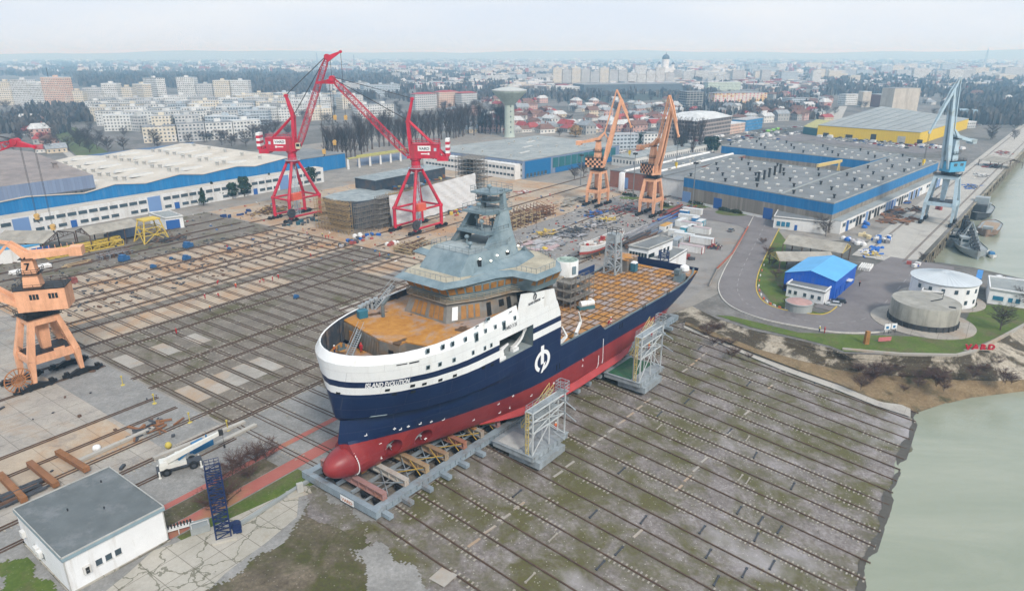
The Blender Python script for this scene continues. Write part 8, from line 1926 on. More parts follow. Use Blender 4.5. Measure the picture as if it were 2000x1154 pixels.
ST_=[('steel_frame_stack','rusty steel frames stacked high, left of two beside the mast top','frames',1010,437,24,12,5,0,[m_rb,m_tb],'frames',24),
('steel_frame_stack','rusty steel frames stacked high, right of two beyond the mast top','frames',1045,424,22,9,4.5,0,[m_rb,m_rst],'frames',24),
('steel_frame_stack','low timber and steel frames behind the ship funnel','frames',815,487,16,9,2,0,[m_tb,m_rb],'frames',20),
('plate_stack','pinkish grey ship plates laid in rows beside the crane lane','plates',1040,487,20,12,.4,0,[m_ps,M('pink_plate',(.4,.3,.3),.7,.2)],'plates',40),
('plate_stack','pale plates laid flat nearer the second crane lane','plates',1095,470,24,10,.4,0,[m_ps,m_gs],'plates',36),
('scrap_heap','dark twisted steel heap in the middle of the stock yard','scrap',1115,455,22,12,1.6,0,[m_ds,m_gs,m_ds],'scrap',120),
('scrap_heap','grey steel heap further along the stock yard','scrap',1170,438,20,10,1.5,0,[m_ds,m_gs,m_ps],'scrap',100),
('scrap_heap','mixed blue and rusty scrap below the left salmon crane','scrap',1165,418,16,9,1.4,0,[m_bt,m_rst,m_ds],'scrap',70),
('scrap_heap','dark red and black scrap between the salmon cranes','scrap',1215,410,18,10,2,0,[m_rs,m_ds,m_gs],'scrap',110),
('yellow_frame_heap','heap of yellow steel frames beside the far lane','frames',1182,432,11,5,1.4,0,[m_ys],'scrap',60),
('yellow_frame_heap','small heap of yellow brown frames by the pale plates','frames',1065,456,10,5,1.2,0,[m_tb,m_ys],'scrap',50),
('bulk_bags','grey white bags lying beside the yellow frames','bags',1161,443,4,3,1,0,[m_ps],'bags',5),
('yellow_sack','bright yellow cover on the plate rows','cover',1067,488,2,2,1,0,[m_ys],'bags',3),
('beam_stack','long rusty beams stacked behind the old wooden hull','beams',1245,474,24,7,2.2,0,[m_rb,m_ds],'beams',40),
('beam_stack','blue grey profile stack left of the white containers','beams',1285,446,26,9,1.4,0,[m_gs,M('blue_grey_stock',(.16,.2,.28),.7,.2)],'beams',50),
('beam_stack','grey profile stack far along by the lane','beams',1250,456,26,7,1.2,0,[m_gs,m_ps],'beams',44),
('beam_stack','dark rusty profile stack right of the second salmon crane','beams',1330,415,22,10,2,0,[m_rb,m_ds,m_rs],'beams',50),
('beam_stack','mixed profile stack behind the containers','beams',1310,430,20,8,1.4,0,[m_gs,m_bt,m_rb],'beams',40),
('pontoon_plate','big weathered plate panel leaning beside the left salmon crane','panel',1118,396,24,9,1.2,0,[m_asb],'plates',26),
('scrap_heap','red and white valves heaped on the open yard behind the mast','scrap',1025,376,9,5,1,0,[m_rs,m_wht],'scrap',40),
('scrap_heap','brown scaffold parts heaped under the left red crane','scrap',527,414,15,9,3.2,0,[m_scw,m_rb],'scrap',150),
('skip_row','row of navy blue skips beside the left red crane','skips',462,420,16,5,1.2,0,[M('skip_navy',(.02,.05,.16),.6,.2)],'boxes',9),
('skip_row','dark green and blue skips below the left red crane','skips',590,437,16,6,1.2,0,[M('skip_teal',(.03,.1,.14),.6,.2),m_ds],'boxes',12),
('skip_row','mixed bins along the foot of the hull block scaffold','skips',700,470,22,5,1.,0,[m_bt,m_rs,m_ps,m_ds],'boxes',22),
('bag_heap','white sheets heaped in front of the scaffolded hull block','bags',702,462,4,3,1,0,[m_wht],'bags',9),
('bag_heap','white and red bags beside the right red crane','bags',768,478,5,3,1,0,[m_wht,m_rs],'bags',8),
('skip_row','coloured boxes at the end of the white tarpaulin','skips',900,415,14,6,1.4,0,[m_rs,m_ys,m_mbl,m_ds],'boxes',18),
('pipe_stack','white pipes stacked beside the big salmon crane','pipes',60,528,12,3,1,0,[m_wht],'pipes',12),
('scrap_heap','rusty lattice pieces by the yellow tower frame','scrap',330,470,13,6,1.6,0,[m_rb,m_ds],'scrap',70),
('scrap_heap','grey wire frames standing on the upper tracks','frames',225,500,11,5,1.8,0,[m_gs,m_rb],'frames',16),
('scrap_heap','rusty beams lying left of the blue trailer','beams',150,518,9,4,.8,0,[m_tb,m_rb],'beams',12),
('scrap_heap','rusty plates and chain on the concrete before the mobile crane','scrap',300,835,7,4,.8,0,[m_rst,m_ds],'scrap',26),
('scrap_heap','dark hoses and beams left of the control house','scrap',25,975,9,4,1.,0,[m_ds,m_rb],'beams',18),
('blue_bundle','blue tarpaulin bundle nearest the gatehouse','bundle',1655,468,7,4,1.2,0,[m_bt,m_wht],'bags',7),
('blue_bundle','blue covered roll in the equipment yard by the trussed sheds','bundle',1712,487,6,5,1.3,0,[m_bt],'bags',6),
('crate_row','pale yellow crates in the equipment yard','crates',1688,462,8,5,1.1,0,[M('pale_crate',(.6,.5,.3),.7)],'boxes',8),
('scrap_heap','white machinery parts in front of the trussed sheds','scrap',1700,495,12,5,1.2,0,[m_wht,m_bt,m_ys],'scrap',50),
('scrap_heap','rusty brown plates beside the quay crane','plates',1755,430,20,12,.6,0,[m_rb,m_rst],'plates',40),
('scrap_heap','dark machinery heap left of the quay crane','scrap',1790,412,12,7,1.6,0,[m_ds,m_rb],'scrap',60),
('red_cover','dark red covered block behind the quay crane leg','cover',1828,408,6,4,2,0,[m_rs],'boxes',3),
('blue_bundle','blue heap on the quay yard beyond the crane','bundle',1898,366,16,8,1.2,0,[m_bt,m_gs],'scrap',60),
('scrap_heap','white machines in the far quay yard','scrap',1915,345,14,7,1.5,0,[m_wht,m_gs],'scrap',40),
('plate_stack','dark plates laid far along the quay','plates',1935,325,20,8,.5,0,[m_ds,m_rs],'plates',24),
('scrap_heap','reddish scrap on the far quay yard beside the brown shed','scrap',1960,300,26,10,1.2,0,[m_rs,m_gs],'scrap',60),
('scrap_heap','tangled dark metal beside the parapet by the containers','scrap',1395,483,6,5,1.2,0,[m_ds,m_rs],'scrap',40),
('red_machine','red compressors beside the low office','machines',1350,505,4,3,1.6,0,[m_rs,m_ds],'boxes',4),
('blue_bundle','blue tarpaulin heap behind the pale yellow crates','bundle',1690,440,9,4,1.4,0,[m_bt],'bags',9),
('scrap_heap','white bagged parts between the blue bundles','scrap',1678,475,9,5,1.3,0,[m_wht,m_ps],'bags',14),
('scrap_heap','mixed blue and white machine parts beside the quay deck','scrap',1722,470,12,6,1.6,0,[m_bt,m_wht,m_gs],'boxes',22),
('plate_stack','rust brown steel plates spread before the blue banded hall range','plates',1728,412,22,13,.6,0,[m_rb,m_rst,m_ds],'plates',46),
('scrap_heap','dark scrap and drums near the hall doors','scrap',1760,395,14,7,1.4,0,[m_ds,m_rb,m_bt],'scrap',70),
('pipe_stack','white pipes in a row right of the blue workshop','pipes',1688,524,7,4,1,0,[m_wht],'pipes',12),
('scrap_heap','white and yellow parts by the basin corner','scrap',1782,520,4,3,1,0,[m_wht,m_rs,m_bt],'boxes',5)]
for i,(nm,l,cat,u,v,L,Wd,H,rot,mats,kind,n) in enumerate(ST_): stack(nm,l,cat,u,v,L,Wd,H,rot,mats,kind,i,n)
# yellow lattice bundle, yellow tower frame and carts on the tracks
a,s=GA(165,490); t=thing('lattice_bundle','bundle of bright yellow lattice jackets lying beside the sheet fence','lattice',a,s,0,-.05); mb=MB(); [mb.truss((-13,-2+k*2.2,1.2),(13,-2+k*2.2,1.2+k%2),2.,2.,9,.3,.2) for k in range(3)]; mb.build('lattice',m_ys,t)
x,y=G(297,470); t=thingw('tower_frame','yellow steel tower frame with a flat top on the upper tracks','tower frame',x,y,0,ANG); mb=MB(); c4=[(-5,-4),(5,-4),(5,4),(-5,4)]
for k in range(4):
    p,q=c4[k],c4[(k+1)%4]; mb.beam((*p,0),(p[0]*.6,p[1]*.6,8.5),.4); mb.beam((p[0]*.85,p[1]*.85,3.),(q[0]*.85,q[1]*.85,3.),.25); mb.beam((*p,0),(q[0]*.73,q[1]*.73,5.5),.22); mb.beam((*q,0),(p[0]*.73,p[1]*.73,5.5),.22); mb.beam((p[0]*.72,p[1]*.72,5.7),(q[0]*.72,q[1]*.72,5.7),.25)
mb.rng(-3.4,3.4,-2.8,2.8,8.5,9.); mb.build('frame',m_ys,t)
for u,v,sz,l in ((243,510,2.6,'blue tracked machine on the upper tracks, left of two'),(368,484,2.6,'blue tracked machine on the upper tracks near the yellow frame'),(300,524,1.4,'small blue cabinet on the concrete strip, left'),(365,508,2.,'blue hopper standing on the tan concrete'),(335,507,.9,'tiny blue box beside the blue hopper'),(448,488,1.,'blue box beside a worker on the tan concrete'),(579,583,1.2,'blue box alone on the grassy tracks')):
    a,s=GA(u,v); t=thing('blue_machine' if sz>2 else 'blue_box',l,'machine' if sz>2 else 'box',a,s,0,.3); mb=MB(); mb.rng(-sz*.6,sz*.6,-sz*.45,sz*.45,.3,.3+sz*.55); mb.rng(-sz*.45,sz*.1,-sz*.4,sz*.4,.3+sz*.55,.3+sz*.85); mb.build('body',M('machine_blue',(.03,.11,.26),.6,.2),t); mb=MB(); [mb.rng(-sz*.65,sz*.65,y-.15,y+.15,0,.45) for y in (-sz*.4,sz*.4)]; mb.build('runner',m_ds,t)
a,s=GA(144,552); t=thing('red_crate','rusty red crate alone on the concrete beside the big crane','crate',a,s); mb=MB(); mb.rng(-1,1,-.9,.9,0,1.6); [mb.box(x,0,1.6,.1,1.9,.12) for x in (-.9,0,.9)]; mb.build('body',M('crate_red',(.22,.07,.06),.8,.3),t)
# white tank and cabinets in front of the brick hall
x,y=G(1213,378); t=thingw('gas_tank','upright white gas tank in front of the brick hall','tank',x,y); mb=MB(); mb.lathe([(0,.8),(1.5,1.2),(1.6,2),(1.6,10.5),(1.1,11.2),(0,11.4)],0,0,16); mb.build('vessel',m_wht2,t,True); mb=MB(); [mb.beam((1.1*math.cos(k*2.1),1.1*math.sin(k*2.1),0),(1.1*math.cos(k*2.1),1.1*math.sin(k*2.1),1.5),.25) for k in range(3)]; mb.build('stand',m_gs,t)
# signs on the point: red letters, small boards, orange barriers, parapet
p,q=G(1884,684),G(1938,684); dx,dy=(q[0]-p[0]),(q[1]-p[1]); L_=math.hypot(dx,dy); t=thingw('letter_sign','big red standing letters on the grassy edge of the point','sign',p[0],p[1],.05,math.atan2(dy,dx)); t.scale=(.82,)*3
xo=0.
for ch in 'VARD':
    V,F=glyphs(ch,2.4,.12); w=max(v[0] for v in V); mb=MB(); n0=mb.vs([(xo+v[0]*1.15,-.2,.2+v[1]) for v in V]); n1=mb.vs([(xo+v[0]*1.15,.2,.2+v[1]) for v in V])
    for f in F: mb.face([n0+i for i in f]); mb.face([n1+i for i in f])
    ed={}
    for f in F:
        for a_,b_ in zip(f,f[1:]+f[:1]): ed[(a_,b_)]=1
    for (a_,b_) in ed:
        if (b_,a_) not in ed: mb.face((n0+a_,n0+b_,n1+b_,n1+a_))
    mb.build('letter',M('sign_red',(.4,.015,.03),.5,.08),t); xo+=w*1.15+.35
mb=MB(); mb.rng(-.2,xo,-.3,.3,0,.22); mb.build('plinth',m_conc,t)
for u,v,w,h,m,l in ((1731,652,1.7,1.6,'w','white notice board on legs, left of two on the point'),(1744,650,1.5,1.5,'w','white notice board on legs, right of two on the point'),(1727,668,3.6,1.1,'r','low pinkish red sign below the white boards')):
    x,y=G(u,v); t=thingw('notice_board',l,'sign',x,y,0,.15); mb=MB(); mb.rng(-w/2,w/2,-.06,.06,1.2 if m=='w' else .3,(1.2 if m=='w' else .3)+h); mb.build('board',m_wht2 if m=='w' else M('sign_pink',(.5,.16,.17),.6),t); mb=MB(); [mb.beam((sx*w*.4,.1,0),(sx*w*.4,.1,1.3+h*.8 if m=='w' else .9),.12) for sx in (-1,1)]; mb.build('leg',m_ds,t)
    if m=='w': mb=MB(); mb.rng(-w*.25,w*.2,-.09,-.065,1.5,2.2); mb.build('symbol',m_mbl,t)
x,y=G(1691,672); o=thingw('brown_post','stout brown timber post on the grassy edge','post',x,y); mb=MB(); mb.taper((0,0,0),(0,0,3.6),1.1,.9); mb.build('post',m_board,o)
for i in range(8,62,2):
    n=rnorm(i); c=ROAD[i]
    if i<52: o_=-c[2]-.9
    p=(c[0]+n.x*o_,c[1]+n.y*o_)
R8=random.Random(3)
for i in range(20,50,2):
    n=rnorm(i); c=ROAD[i]; 
    for side in (1,):
        p=(c[0]+n.x*side*(c[2]+1.),c[1]+n.y*side*(c[2]+1.)); mb=MB(); mb.box(0,0,0,.8,.35,.6); o=mb.build('road_barrier',M('barrier_orange',(.55,.12,.04),.6,.15) if i%4 else m_wht); o.location=(*p,.0); a_=ROAD[i+1]; o.rotation_euler=(0,0,math.atan2(a_[1]-c[1],a_[0]-c[0])); tag(o,f"{'orange' if i%4 else 'white'} plastic road barrier along the grass inside the bend",'barrier',f"{'orange' if i%4 else 'white'} barriers inside the bend")
pw=[G(1461,447),G(1448,470),G(1430,500),G(1400,530),G(1385,560)]
b=BL('parapet','red and grey parapet wall along the left side of the road','parapet',pw); b.walls(0,1.1,m_conc,pw,'wall',False); mb=MB(); [mb.beam((*b.l(p_),1.15),(*b.l(q_),1.15),.5,.25) for p_,q_ in zip(pw[:4],pw[1:4])]; mb.build('capping',M('capping_red',(.34,.1,.06),.8,.2),b.r)
pw=[G(1645,683),G(1760,693),G(1868,695),G(1902,687),G(1948,664),G(2003,634),G(2080,606)]
b=BL('edge_wall','pale concrete edge wall along the top of the bank','edge wall',pw); mb=MB(); [mb.beam((*b.l(p_),.2),(*b.l(q_),.2),.7,.6) for p_,q_ in zip(pw,pw[1:])]; mb.build('wall',m_pad,b.r)
# flight of old bank slabs and drain gully
x,y=G(1718,672)
for u0,v0,u1,v1,l in ((300,898,478,826,'long pale concrete beam behind the mobile crane, farther of two'),(352,905,500,832,'long pale concrete beam just behind the mobile crane'),(150,905,300,838,'long pale concrete beam behind the control house')):
    p,q=G(u0,v0),G(u1,v1); tag(MB().beam((*p,.35),(*q,.35),.9,.5).build('concrete_beam',m_lane),l,'beam')
# small debris lying about the yard: offcuts, chocks, drums and rubbish
mb=MB(); R9=random.Random(99)
for i in range(1900):
    k=R9.random()*.9+.1*(R9.random()<.12)
    if k<.16: a,s_=R9.uniform(66,170),R9.choice([-208,-214,-221,-228,-236])+R9.gauss(0,1.5)
    elif k<.62: a,s_=R9.uniform(165,345),R9.uniform(-176,-112)
    elif k<.8: a,s_=R9.uniform(150,300),R9.uniform(-300,-176)
    elif k<.9: a,s_=R9.uniform(66,150),R9.uniform(-290,-246)
    else: a,s_=R9.uniform(-10,63),R9.uniform(-165,-110)
    x,y=W(a,s_); mb.cur=R9.choice([0,0,0,0,1,1,1,2,2,3,4,5]) if k>.16 and k<.8 else R9.choice([0,0,1]); sz=R9.uniform(.2,.6); mb.box(x,y,.1,sz*R9.uniform(.6,3.5),sz,sz*R9.uniform(.3,.9),R9.uniform(0,3.14))
mb.build('debris',[m_ds,m_rb,m_ps,m_wht,M('debris_blue',(.05,.14,.32),.6),M('debris_red',(.35,.05,.04),.6)],None,False,'stuff')
# low sleepers and stops scattered on the slipway
R9=random.Random(12)
for i in range(46):
    a=62+R9.random()*104; s=-58+R9.random()*46; a=65.1+4.62*round((a-65.1)/4.62)+2.3
    mb=MB(); mb.beam((-1.3,0,.1),(1.2,0,.1),.2,.18); [mb.box(q,0,.0,.3,.34,.22) for q in (-1.2,1.1)]; o=mb.build('track_stop',m_ds if i%3 else m_slpr); x,y=W(a,s); o.location=(x,y,zg(a,s)); o.rotation_euler=(0,0,ANG+R9.uniform(-.05,.05)); tag(o,f"{'dark' if i%3 else 'pale'} cross tie lying between two slipway tracks",'cross tie',f"{'dark' if i%3 else 'pale'} cross ties on the slipway")
for k,s_ in enumerate((-56,-38)):
    mb=MB(); z=zg(0,s_)+.1
    for q in range(26):
        if R9.random()<.45: continue
        p,r=W(66+q*3.9,s_+q*.12),W(68.6+q*3.9,s_+.3+q*.12); mb.beam((*p,zg(0,s_+q*.12)+.05),(*r,zg(0,s_+q*.12)+.05),.4,.15)
    mb.build('drain_channel',m_pad,kind='structure')
# ================================================================ THE TOWN
RT=random.Random(2024)
FA=[facade('flats_white',(.62,.63,.62),w=(.25,.75),h=(.3,.75),wall2=(.5,.5,.48)),facade('flats_cream',(.6,.55,.45),w=(.25,.7),h=(.3,.75),wall2=(.62,.6,.56)),facade('flats_grey',(.45,.46,.46),w=(.2,.72),h=(.3,.75),wall2=(.55,.55,.55)),facade('flats_peach',(.6,.42,.33),w=(.25,.7),h=(.3,.75),wall2=(.62,.52,.44)),facade('flats_pale_blue',(.42,.48,.53),w=(.15,.8),h=(.3,.75))]
FN=['white','cream','grey','peach','pale blue grey']
m_fr=[M('flat_roof_pale',(.36,.37,.38),.9,.2,.1),M('flat_roof_grey',(.22,.23,.24),.9,.2,.1),M('flat_roof_white',(.5,.52,.53),.9,.15,.1)]
def block(u0,v0,u1,v1,vt,dep,fm,label,group=None,fl=None,cat='apartment block',name='apartment_block',roofm=None,cap=True,pitch=0.):
    p,q=G(u0,v0),G(u1,v1); h=fl*2.9 if fl else HT((u0+u1)/2,(v0+v1)/2,vt); e=Vector((q[0]-p[0],q[1]-p[1])); n=Vector((-e.y,e.x)).normalized(); n=-n if n.y<0 else n
    P=[p,q,(q[0]+n.x*dep,q[1]+n.y*dep),(p[0]+n.x*dep,p[1]+n.y*dep)]; b=BL(name,label,cat,P,group); b.walls(0,h,fm); rm=roofm or RT.choice(m_fr)
    if pitch:
        c=b.c; b.slab([(c[0]+(x-c[0])*1.05,c[1]+(y-c[1])*1.05) for x,y in P],h,h+pitch,rm,top=[(c[0]+(x-c[0])*.45,c[1]+(y-c[1])*.35) for x,y in P])
    else: b.slab(P,h,h+.5,rm)
    if cap and not pitch:
        L=e.length; k=max(1,int(L/22))
        for i in range(k):
            t=(i+.5)/k; x,y=p[0]+e.x*t+n.x*dep*.5,p[1]+e.y*t+n.y*dep*.5; mb=MB(); x,y=b.l((x,y)); mb.box(x,y,h+.5,5,4,2.6,math.atan2(e.y,e.x)); mb.build('stair_head',fm,b.r)
    return b
tall=[(0,206,28,206,160,1),(29,206,62,207,157,0),(63,207,88,208,164,0),(90,208,134,209,152,3),(136,208,166,208,178,1),(167,207,204,207,172,2),(205,207,234,207,164,0),(236,206,262,206,171,1),(264,201,284,202,165,1),(286,197,311,199,153,0),(350,196,384,196,152,0),(386,196,418,196,165,2),(420,196,452,196,158,1),(454,196,488,196,158,0)]
for i,(u0,v0,u1,v1,vt,f) in enumerate(tall):
    nb=['at the left edge','second from the left edge','beside the tallest of the left row','topped by an aerial','right of the peach block','fifth along the left row','in the middle of the left row','left of the stepped pair','just left of the slim tower','slim tower ending the left row','left end of the four by the forest','second of the four by the forest','third of the four by the forest','right end of the four by the forest'][i]
    b=block(u0,v0,u1,v1,vt,14,FA[f],f"tall {FN[f]} block of flats, {nb}")
    if i==3: x,y=b.c; mb=MB(); z=HT((u0+u1)/2,v0,vt); mb.beam((-10,0,z),(-10,0,z+13),.6); mb.build('aerial',m_mast,b.r)
near=[(282,280,347,277,248),(350,278,403,275,242),(405,275,457,272,240),(459,272,511,268,236)]
for i,(u0,v0,u1,v1,vt) in enumerate(near): block(u0,v0,u1,v1,vt,13,FA[[1,2,0,0][i]],f"five storey {FN[[1,2,0,0][i]]} flats, {['left end','second','third','right end'][i]} of the long row behind the wavy roofed hall")
AG='long five storey flats behind the wavy roofed hall'
for v,ua,ub in ((268,236,276),(256,205,282),(259,300,500),(247,190,520),(238,180,560),(229,175,600),(221,170,640),(214,178,660),(208,330,700),(202,480,720)):
    u=ua
    while u<ub:
        w=RT.uniform(34,66); 
        if RT.random()<.95: f=RT.choice([0,0,1,2,4]); block(u,v+RT.uniform(-2,2),min(ub+10,u+w),v-1+RT.uniform(-2,2),0,12,FA[f],f"long five storey {FN[f]} flats among the rows behind the wavy roofed hall",f"{FN[f]} {AG}",5)
        u+=w+RT.uniform(4,14)
for u0,v0,u1,v1,vt,f,l in ((700,232,770,228,205,0,'white five storey flats seen under the leaning red boom'),(606,236,650,234,212,1,'cream five storey flats right of the steep red boom'),(812,216,854,214,184,2,'grey four storey building left of the pink one'),(858,212,897,210,180,3,'pink four storey building with dark red roof left of the water tower'),(902,212,932,210,182,2,'dark grey apartment building right of the pink one'),(646,182,668,181,155,0,'white building between the two red boom tips'),(670,184,720,182,162,2,'grey long building right of the boom tips'),(712,190,782,187,166,4,'pale blue grey long office beyond the poplars'),(920,160,940,160,148,0,'small white flats above the water tower'),(950,160,995,160,148,0,'long white flats right above the water tower')):
    block(u0,v0,u1,v1,vt,14,FA[f],l,roofm=M('roof_dark_red',(.3,.07,.07),.8,.2) if 'pink' in l else None,pitch=2. if 'pink' in l else 0)
TG='tall flats below the domed church'
for i in range(13):
    u=1080+i*18.2; f=RT.choice([0,1,0,2]); block(u,166-i*.15,u+17.2,166-i*.15,136+RT.uniform(-5,9),16,FA[f],f"tall {FN[f]} flats in the long row below the domed church",f"{FN[f]} {TG}")
for i in range(9): u=1314+i*16; f=RT.choice([0,1,2]); block(u,157+RT.uniform(-4,5),u+14,157,0,16,FA[f],f"{FN[f]} flats in the cluster right of the domed church",f"{FN[f]} flats right of the church",RT.randint(6,9))
for i in range(60): u=RT.uniform(1330,1990); v=RT.uniform(122,162); f=RT.choice([0,1,2,4]); block(u,v,u+RT.uniform(14,40),v,0,15,FA[f],f"hazy {FN[f]} flats far off at the upper right",f"{FN[f]} flats far off at the upper right",RT.randint(5,10),cap=False)
for i in range(44): u=RT.uniform(520,1080); v=RT.uniform(122,160); f=RT.choice([0,1,2,4]); block(u,v,u+RT.uniform(12,34),v,0,15,FA[f],f"hazy {FN[f]} flats far off in the upper middle",f"{FN[f]} flats far off in the upper middle",RT.randint(3,6),cap=False)
m_dkg=facade('dark_office',(.34,.3,.28),(.03,.03,.035),3.,3.3,(.15,.85),(.2,.8)); m_pinkf=facade('patched_facade',(.58,.55,.5),(.3,.06,.1),6.,3.,(.2,.5),(.2,.75),wall2=(.6,.42,.2))
for u0,v0,u1,v1,vt,dep,fm,l,rm,pt in ((1358,276,1425,264,232,34,m_dkg,'dark windowed four storey office with white hipped roof beside the poplars',m_fr[2],5.),(1196,292,1256,290,264,14,FA[4],'pale blue grey two storey office behind the salmon cranes',None,0),(1257,292,1292,290,262,14,FA[0],'white three storey office with wide windows behind the right salmon crane',None,0),(1455,257,1488,251,233,14,facade('blue_front',(.03,.2,.42),(.1,.14,.2),3,3),'bright blue three storey house by the street',None,0),(1424,263,1454,258,242,14,FA[3],'pinkish two storey house beside the bright blue one',None,0),(1394,208,1496,206,182,16,m_pinkf,'long white building with pink and orange panels',m_fr[1],2.),(1340,212,1372,211,180,18,facade('bare_frame',(.3,.3,.29),(.03,.035,.04),5,3.2,(.1,.9),(.15,.85)),'unfinished grey concrete frame left of the long panelled building',None,0),(1382,178,1446,177,161,14,facade('greenish_flats',(.5,.58,.5)),'pale green and white flats above the long panelled building',None,0),(1140,181,1332,178,165,60,M('dark_mall',(.1,.12,.14),.7,.2),'long low dark retail hall below the tall flats',m_fr[1],0),(1096,180,1190,180,170,40,FA[0],'low white retail hall beside the dark one',m_fr[2],0),(1740,221,1790,220,173,22,M('silo_concrete',(.5,.46,.4),.9,.12,.2,dirt=(.34,.3,.25),damt=.4,streak=True),'big stained concrete grain silo beyond the yellow warehouse',None,0),(1682,210,1698,210,180,14,M('silo_concrete',0),'slim concrete tower left of the big silo',None,0),(1650,206,1682,205,185,14,FA[0],'white three storey house left of the slim concrete tower',None,0),(1697,208,1738,212,186,16,M('silo_brick',(.22,.12,.1),.9,.2),'dark red brick mill between the two concrete towers',None,0),(1240,150,1262,150,128,14,FA[0],'white tower block beside the domed church',None,0),(1960,152,2010,152,132,16,FA[2],'long grey slab of flats at the upper right edge',None,0),(1545,208,1598,207,193,24,FA[4],'low pale shed with dark roof right of the long panelled building',m_fr[1],0),(1268,248,1290,247,234,10,FA[0],'small white office block above the right salmon crane',None,0),(1845,254,1905,250,240,20,FA[2],'pale grey shed right of the yellow warehouse',m_fr[2],0)):
    b=block(u0,v0,u1,v1,vt,dep,fm,l,None,None,'building' if 'silo' not in l else 'silo','town_building',rm,False,pt)
x,y=G(1878,236); t=thingw('round_tank','pale blue round tank behind the yellow warehouse','tank',x,y); mb=MB(); mb.lathe([(13,0),(13,12),(0,13)],0,0,20); mb.build('wall',M('tank_blue',(.25,.35,.42),.6),t)
# domed church
x,y=G(1298,150); ch=thingw('church','large domed church rising above the white flats on the skyline','church',x,y); s_=HT(1298,150,102)/58; m_dome=M('dark_dome',(.06,.07,.09),.4,.2); m_chw=FA[0]
mb=MB(); wallsuv(mb,[(-22*s_,-16*s_),(22*s_,-16*s_),(22*s_,16*s_),(-22*s_,16*s_)],0,20*s_); mb.prism([(-22*s_,-16*s_),(22*s_,-16*s_),(22*s_,16*s_),(-22*s_,16*s_)],20*s_,20.5*s_); mb.build('nave',m_wht,ch)
mb=MB(); mb.lathe([(8.5*s_,20*s_),(8.5*s_,41*s_),(9*s_,41.5*s_)],0,0,20); mb.build('drum',m_wht,ch)
mb=MB(); mb.lathe([(9*s_,41.5*s_),(9.4*s_,44*s_),(8*s_,48.5*s_),(4.5*s_,51.5*s_),(1*s_,53*s_),(.3*s_,58*s_),(0,58.2*s_)],0,0,20); mb.build('dome',m_dome,ch,True)
for a_ in (-1,1):
    mb=MB(); mb.lathe([(3.6*s_,20*s_),(3.6*s_,29*s_)],a_*17*s_,-8*s_,12); mb.build('turret',m_wht,ch); mb=MB(); mb.lathe([(4*s_,29*s_),(3.8*s_,32*s_),(1*s_,34.5*s_),(0,36*s_)],a_*17*s_,-8*s_,12); mb.build('small_dome',m_dome,ch,True)
for u,v,vt in ((620,125,103),(692,128,107),(1924,125,95),(585,200,172)):
    x,y=G(u,v); h=HT(u,v,vt); t=thingw('pylon','thin steel lattice pylon on the horizon' if v<150 else 'thin mast among the flats','pylon',x,y,0,0,'pylons on the horizon' if v<150 else None); mb=MB(); mb.truss((0,0,0),(0,0,h),h*.16,h*.02,6,h*.012,h*.008); mb.build('lattice',m_felt,t)
# houses: a few kinds, each copied with its roof
HK=[]
WC=[('white',(.62,.61,.58)),('cream',(.55,.47,.36)),('pink',(.52,.34,.3)),('grey',(.36,.36,.35))]; RC=[('red',(.3,.06,.055)),('brown',(.17,.1,.08)),('grey',(.26,.28,.3)),('pale',(.46,.47,.47))]
for wi,(wn_,wc) in enumerate(WC):
    for ri,(rn,rc) in enumerate(RC):
        L,Dp,h=RT.uniform(10,15),RT.uniform(8,10),RT.choice([3.4,3.6,6.2]); r=bpy.data.objects.new('house',None); C.objects.link(r)
        mb=MB(); wallsuv(mb,[(-L/2,-Dp/2),(L/2,-Dp/2),(L/2,Dp/2),(-L/2,Dp/2)],0,h); rh=RT.uniform(2.2,3.4); hip=RT.choice([0,0,2.8])
        mb.poly([(-L/2,-Dp/2,h),(-L/2,Dp/2,h),(-L/2+hip,0,h+rh)],[(0,0),(1,0),(.5,0)]); mb.poly([(L/2,-Dp/2,h),(L/2,Dp/2,h),(L/2-hip,0,h+rh)],[(0,0),(1,0),(.5,0)]); a=mb.build('wall',facade('house_'+wn_,wc,bw=3.2,bh=3.1,w=(.3,.62),h=(.32,.72)),r)
        mb=MB(); o=.5; A_=[(-L/2-o,-Dp/2-o,h-.2),(L/2+o,-Dp/2-o,h-.2),(L/2+o,Dp/2+o,h-.2),(-L/2-o,Dp/2+o,h-.2)]; m0,m1=(-L/2-o+hip,0,h+rh+.15),(L/2+o-hip,0,h+rh+.15)
        mb.poly([A_[0],A_[1],m1,m0]); mb.poly([A_[2],A_[3],m0,m1]); mb.poly([A_[3],A_[0],m0]); mb.poly([A_[1],A_[2],m1]); rf=mb.build('roof',M('house_roof_'+rn,rc,.85,.25,.5),r)
        mb=MB(); mb.box(L*.2,.8,h+rh*.5,.7,.7,rh*.5+1.2); c_=mb.build('chimney',m_brick,rf); HK.append((r,(a,rf,c_),wn_,rn,[0]))
def zone(u,v):
    if u<300: return 'in the left quarter beyond the old hall'
    if u<1080: return 'near the foot of the water tower'
    if u<1330: return 'in the old quarter behind the salmon cranes'
    if u<1640: return 'along the streets left of the yellow warehouse'
    return 'among the trees at the upper right'
nh=0
HZN=[(870,1080,190,262,62),(1060,1330,200,262,98),(1330,1620,178,240,76),(1560,1990,160,205,40),(40,125,232,300,9)]
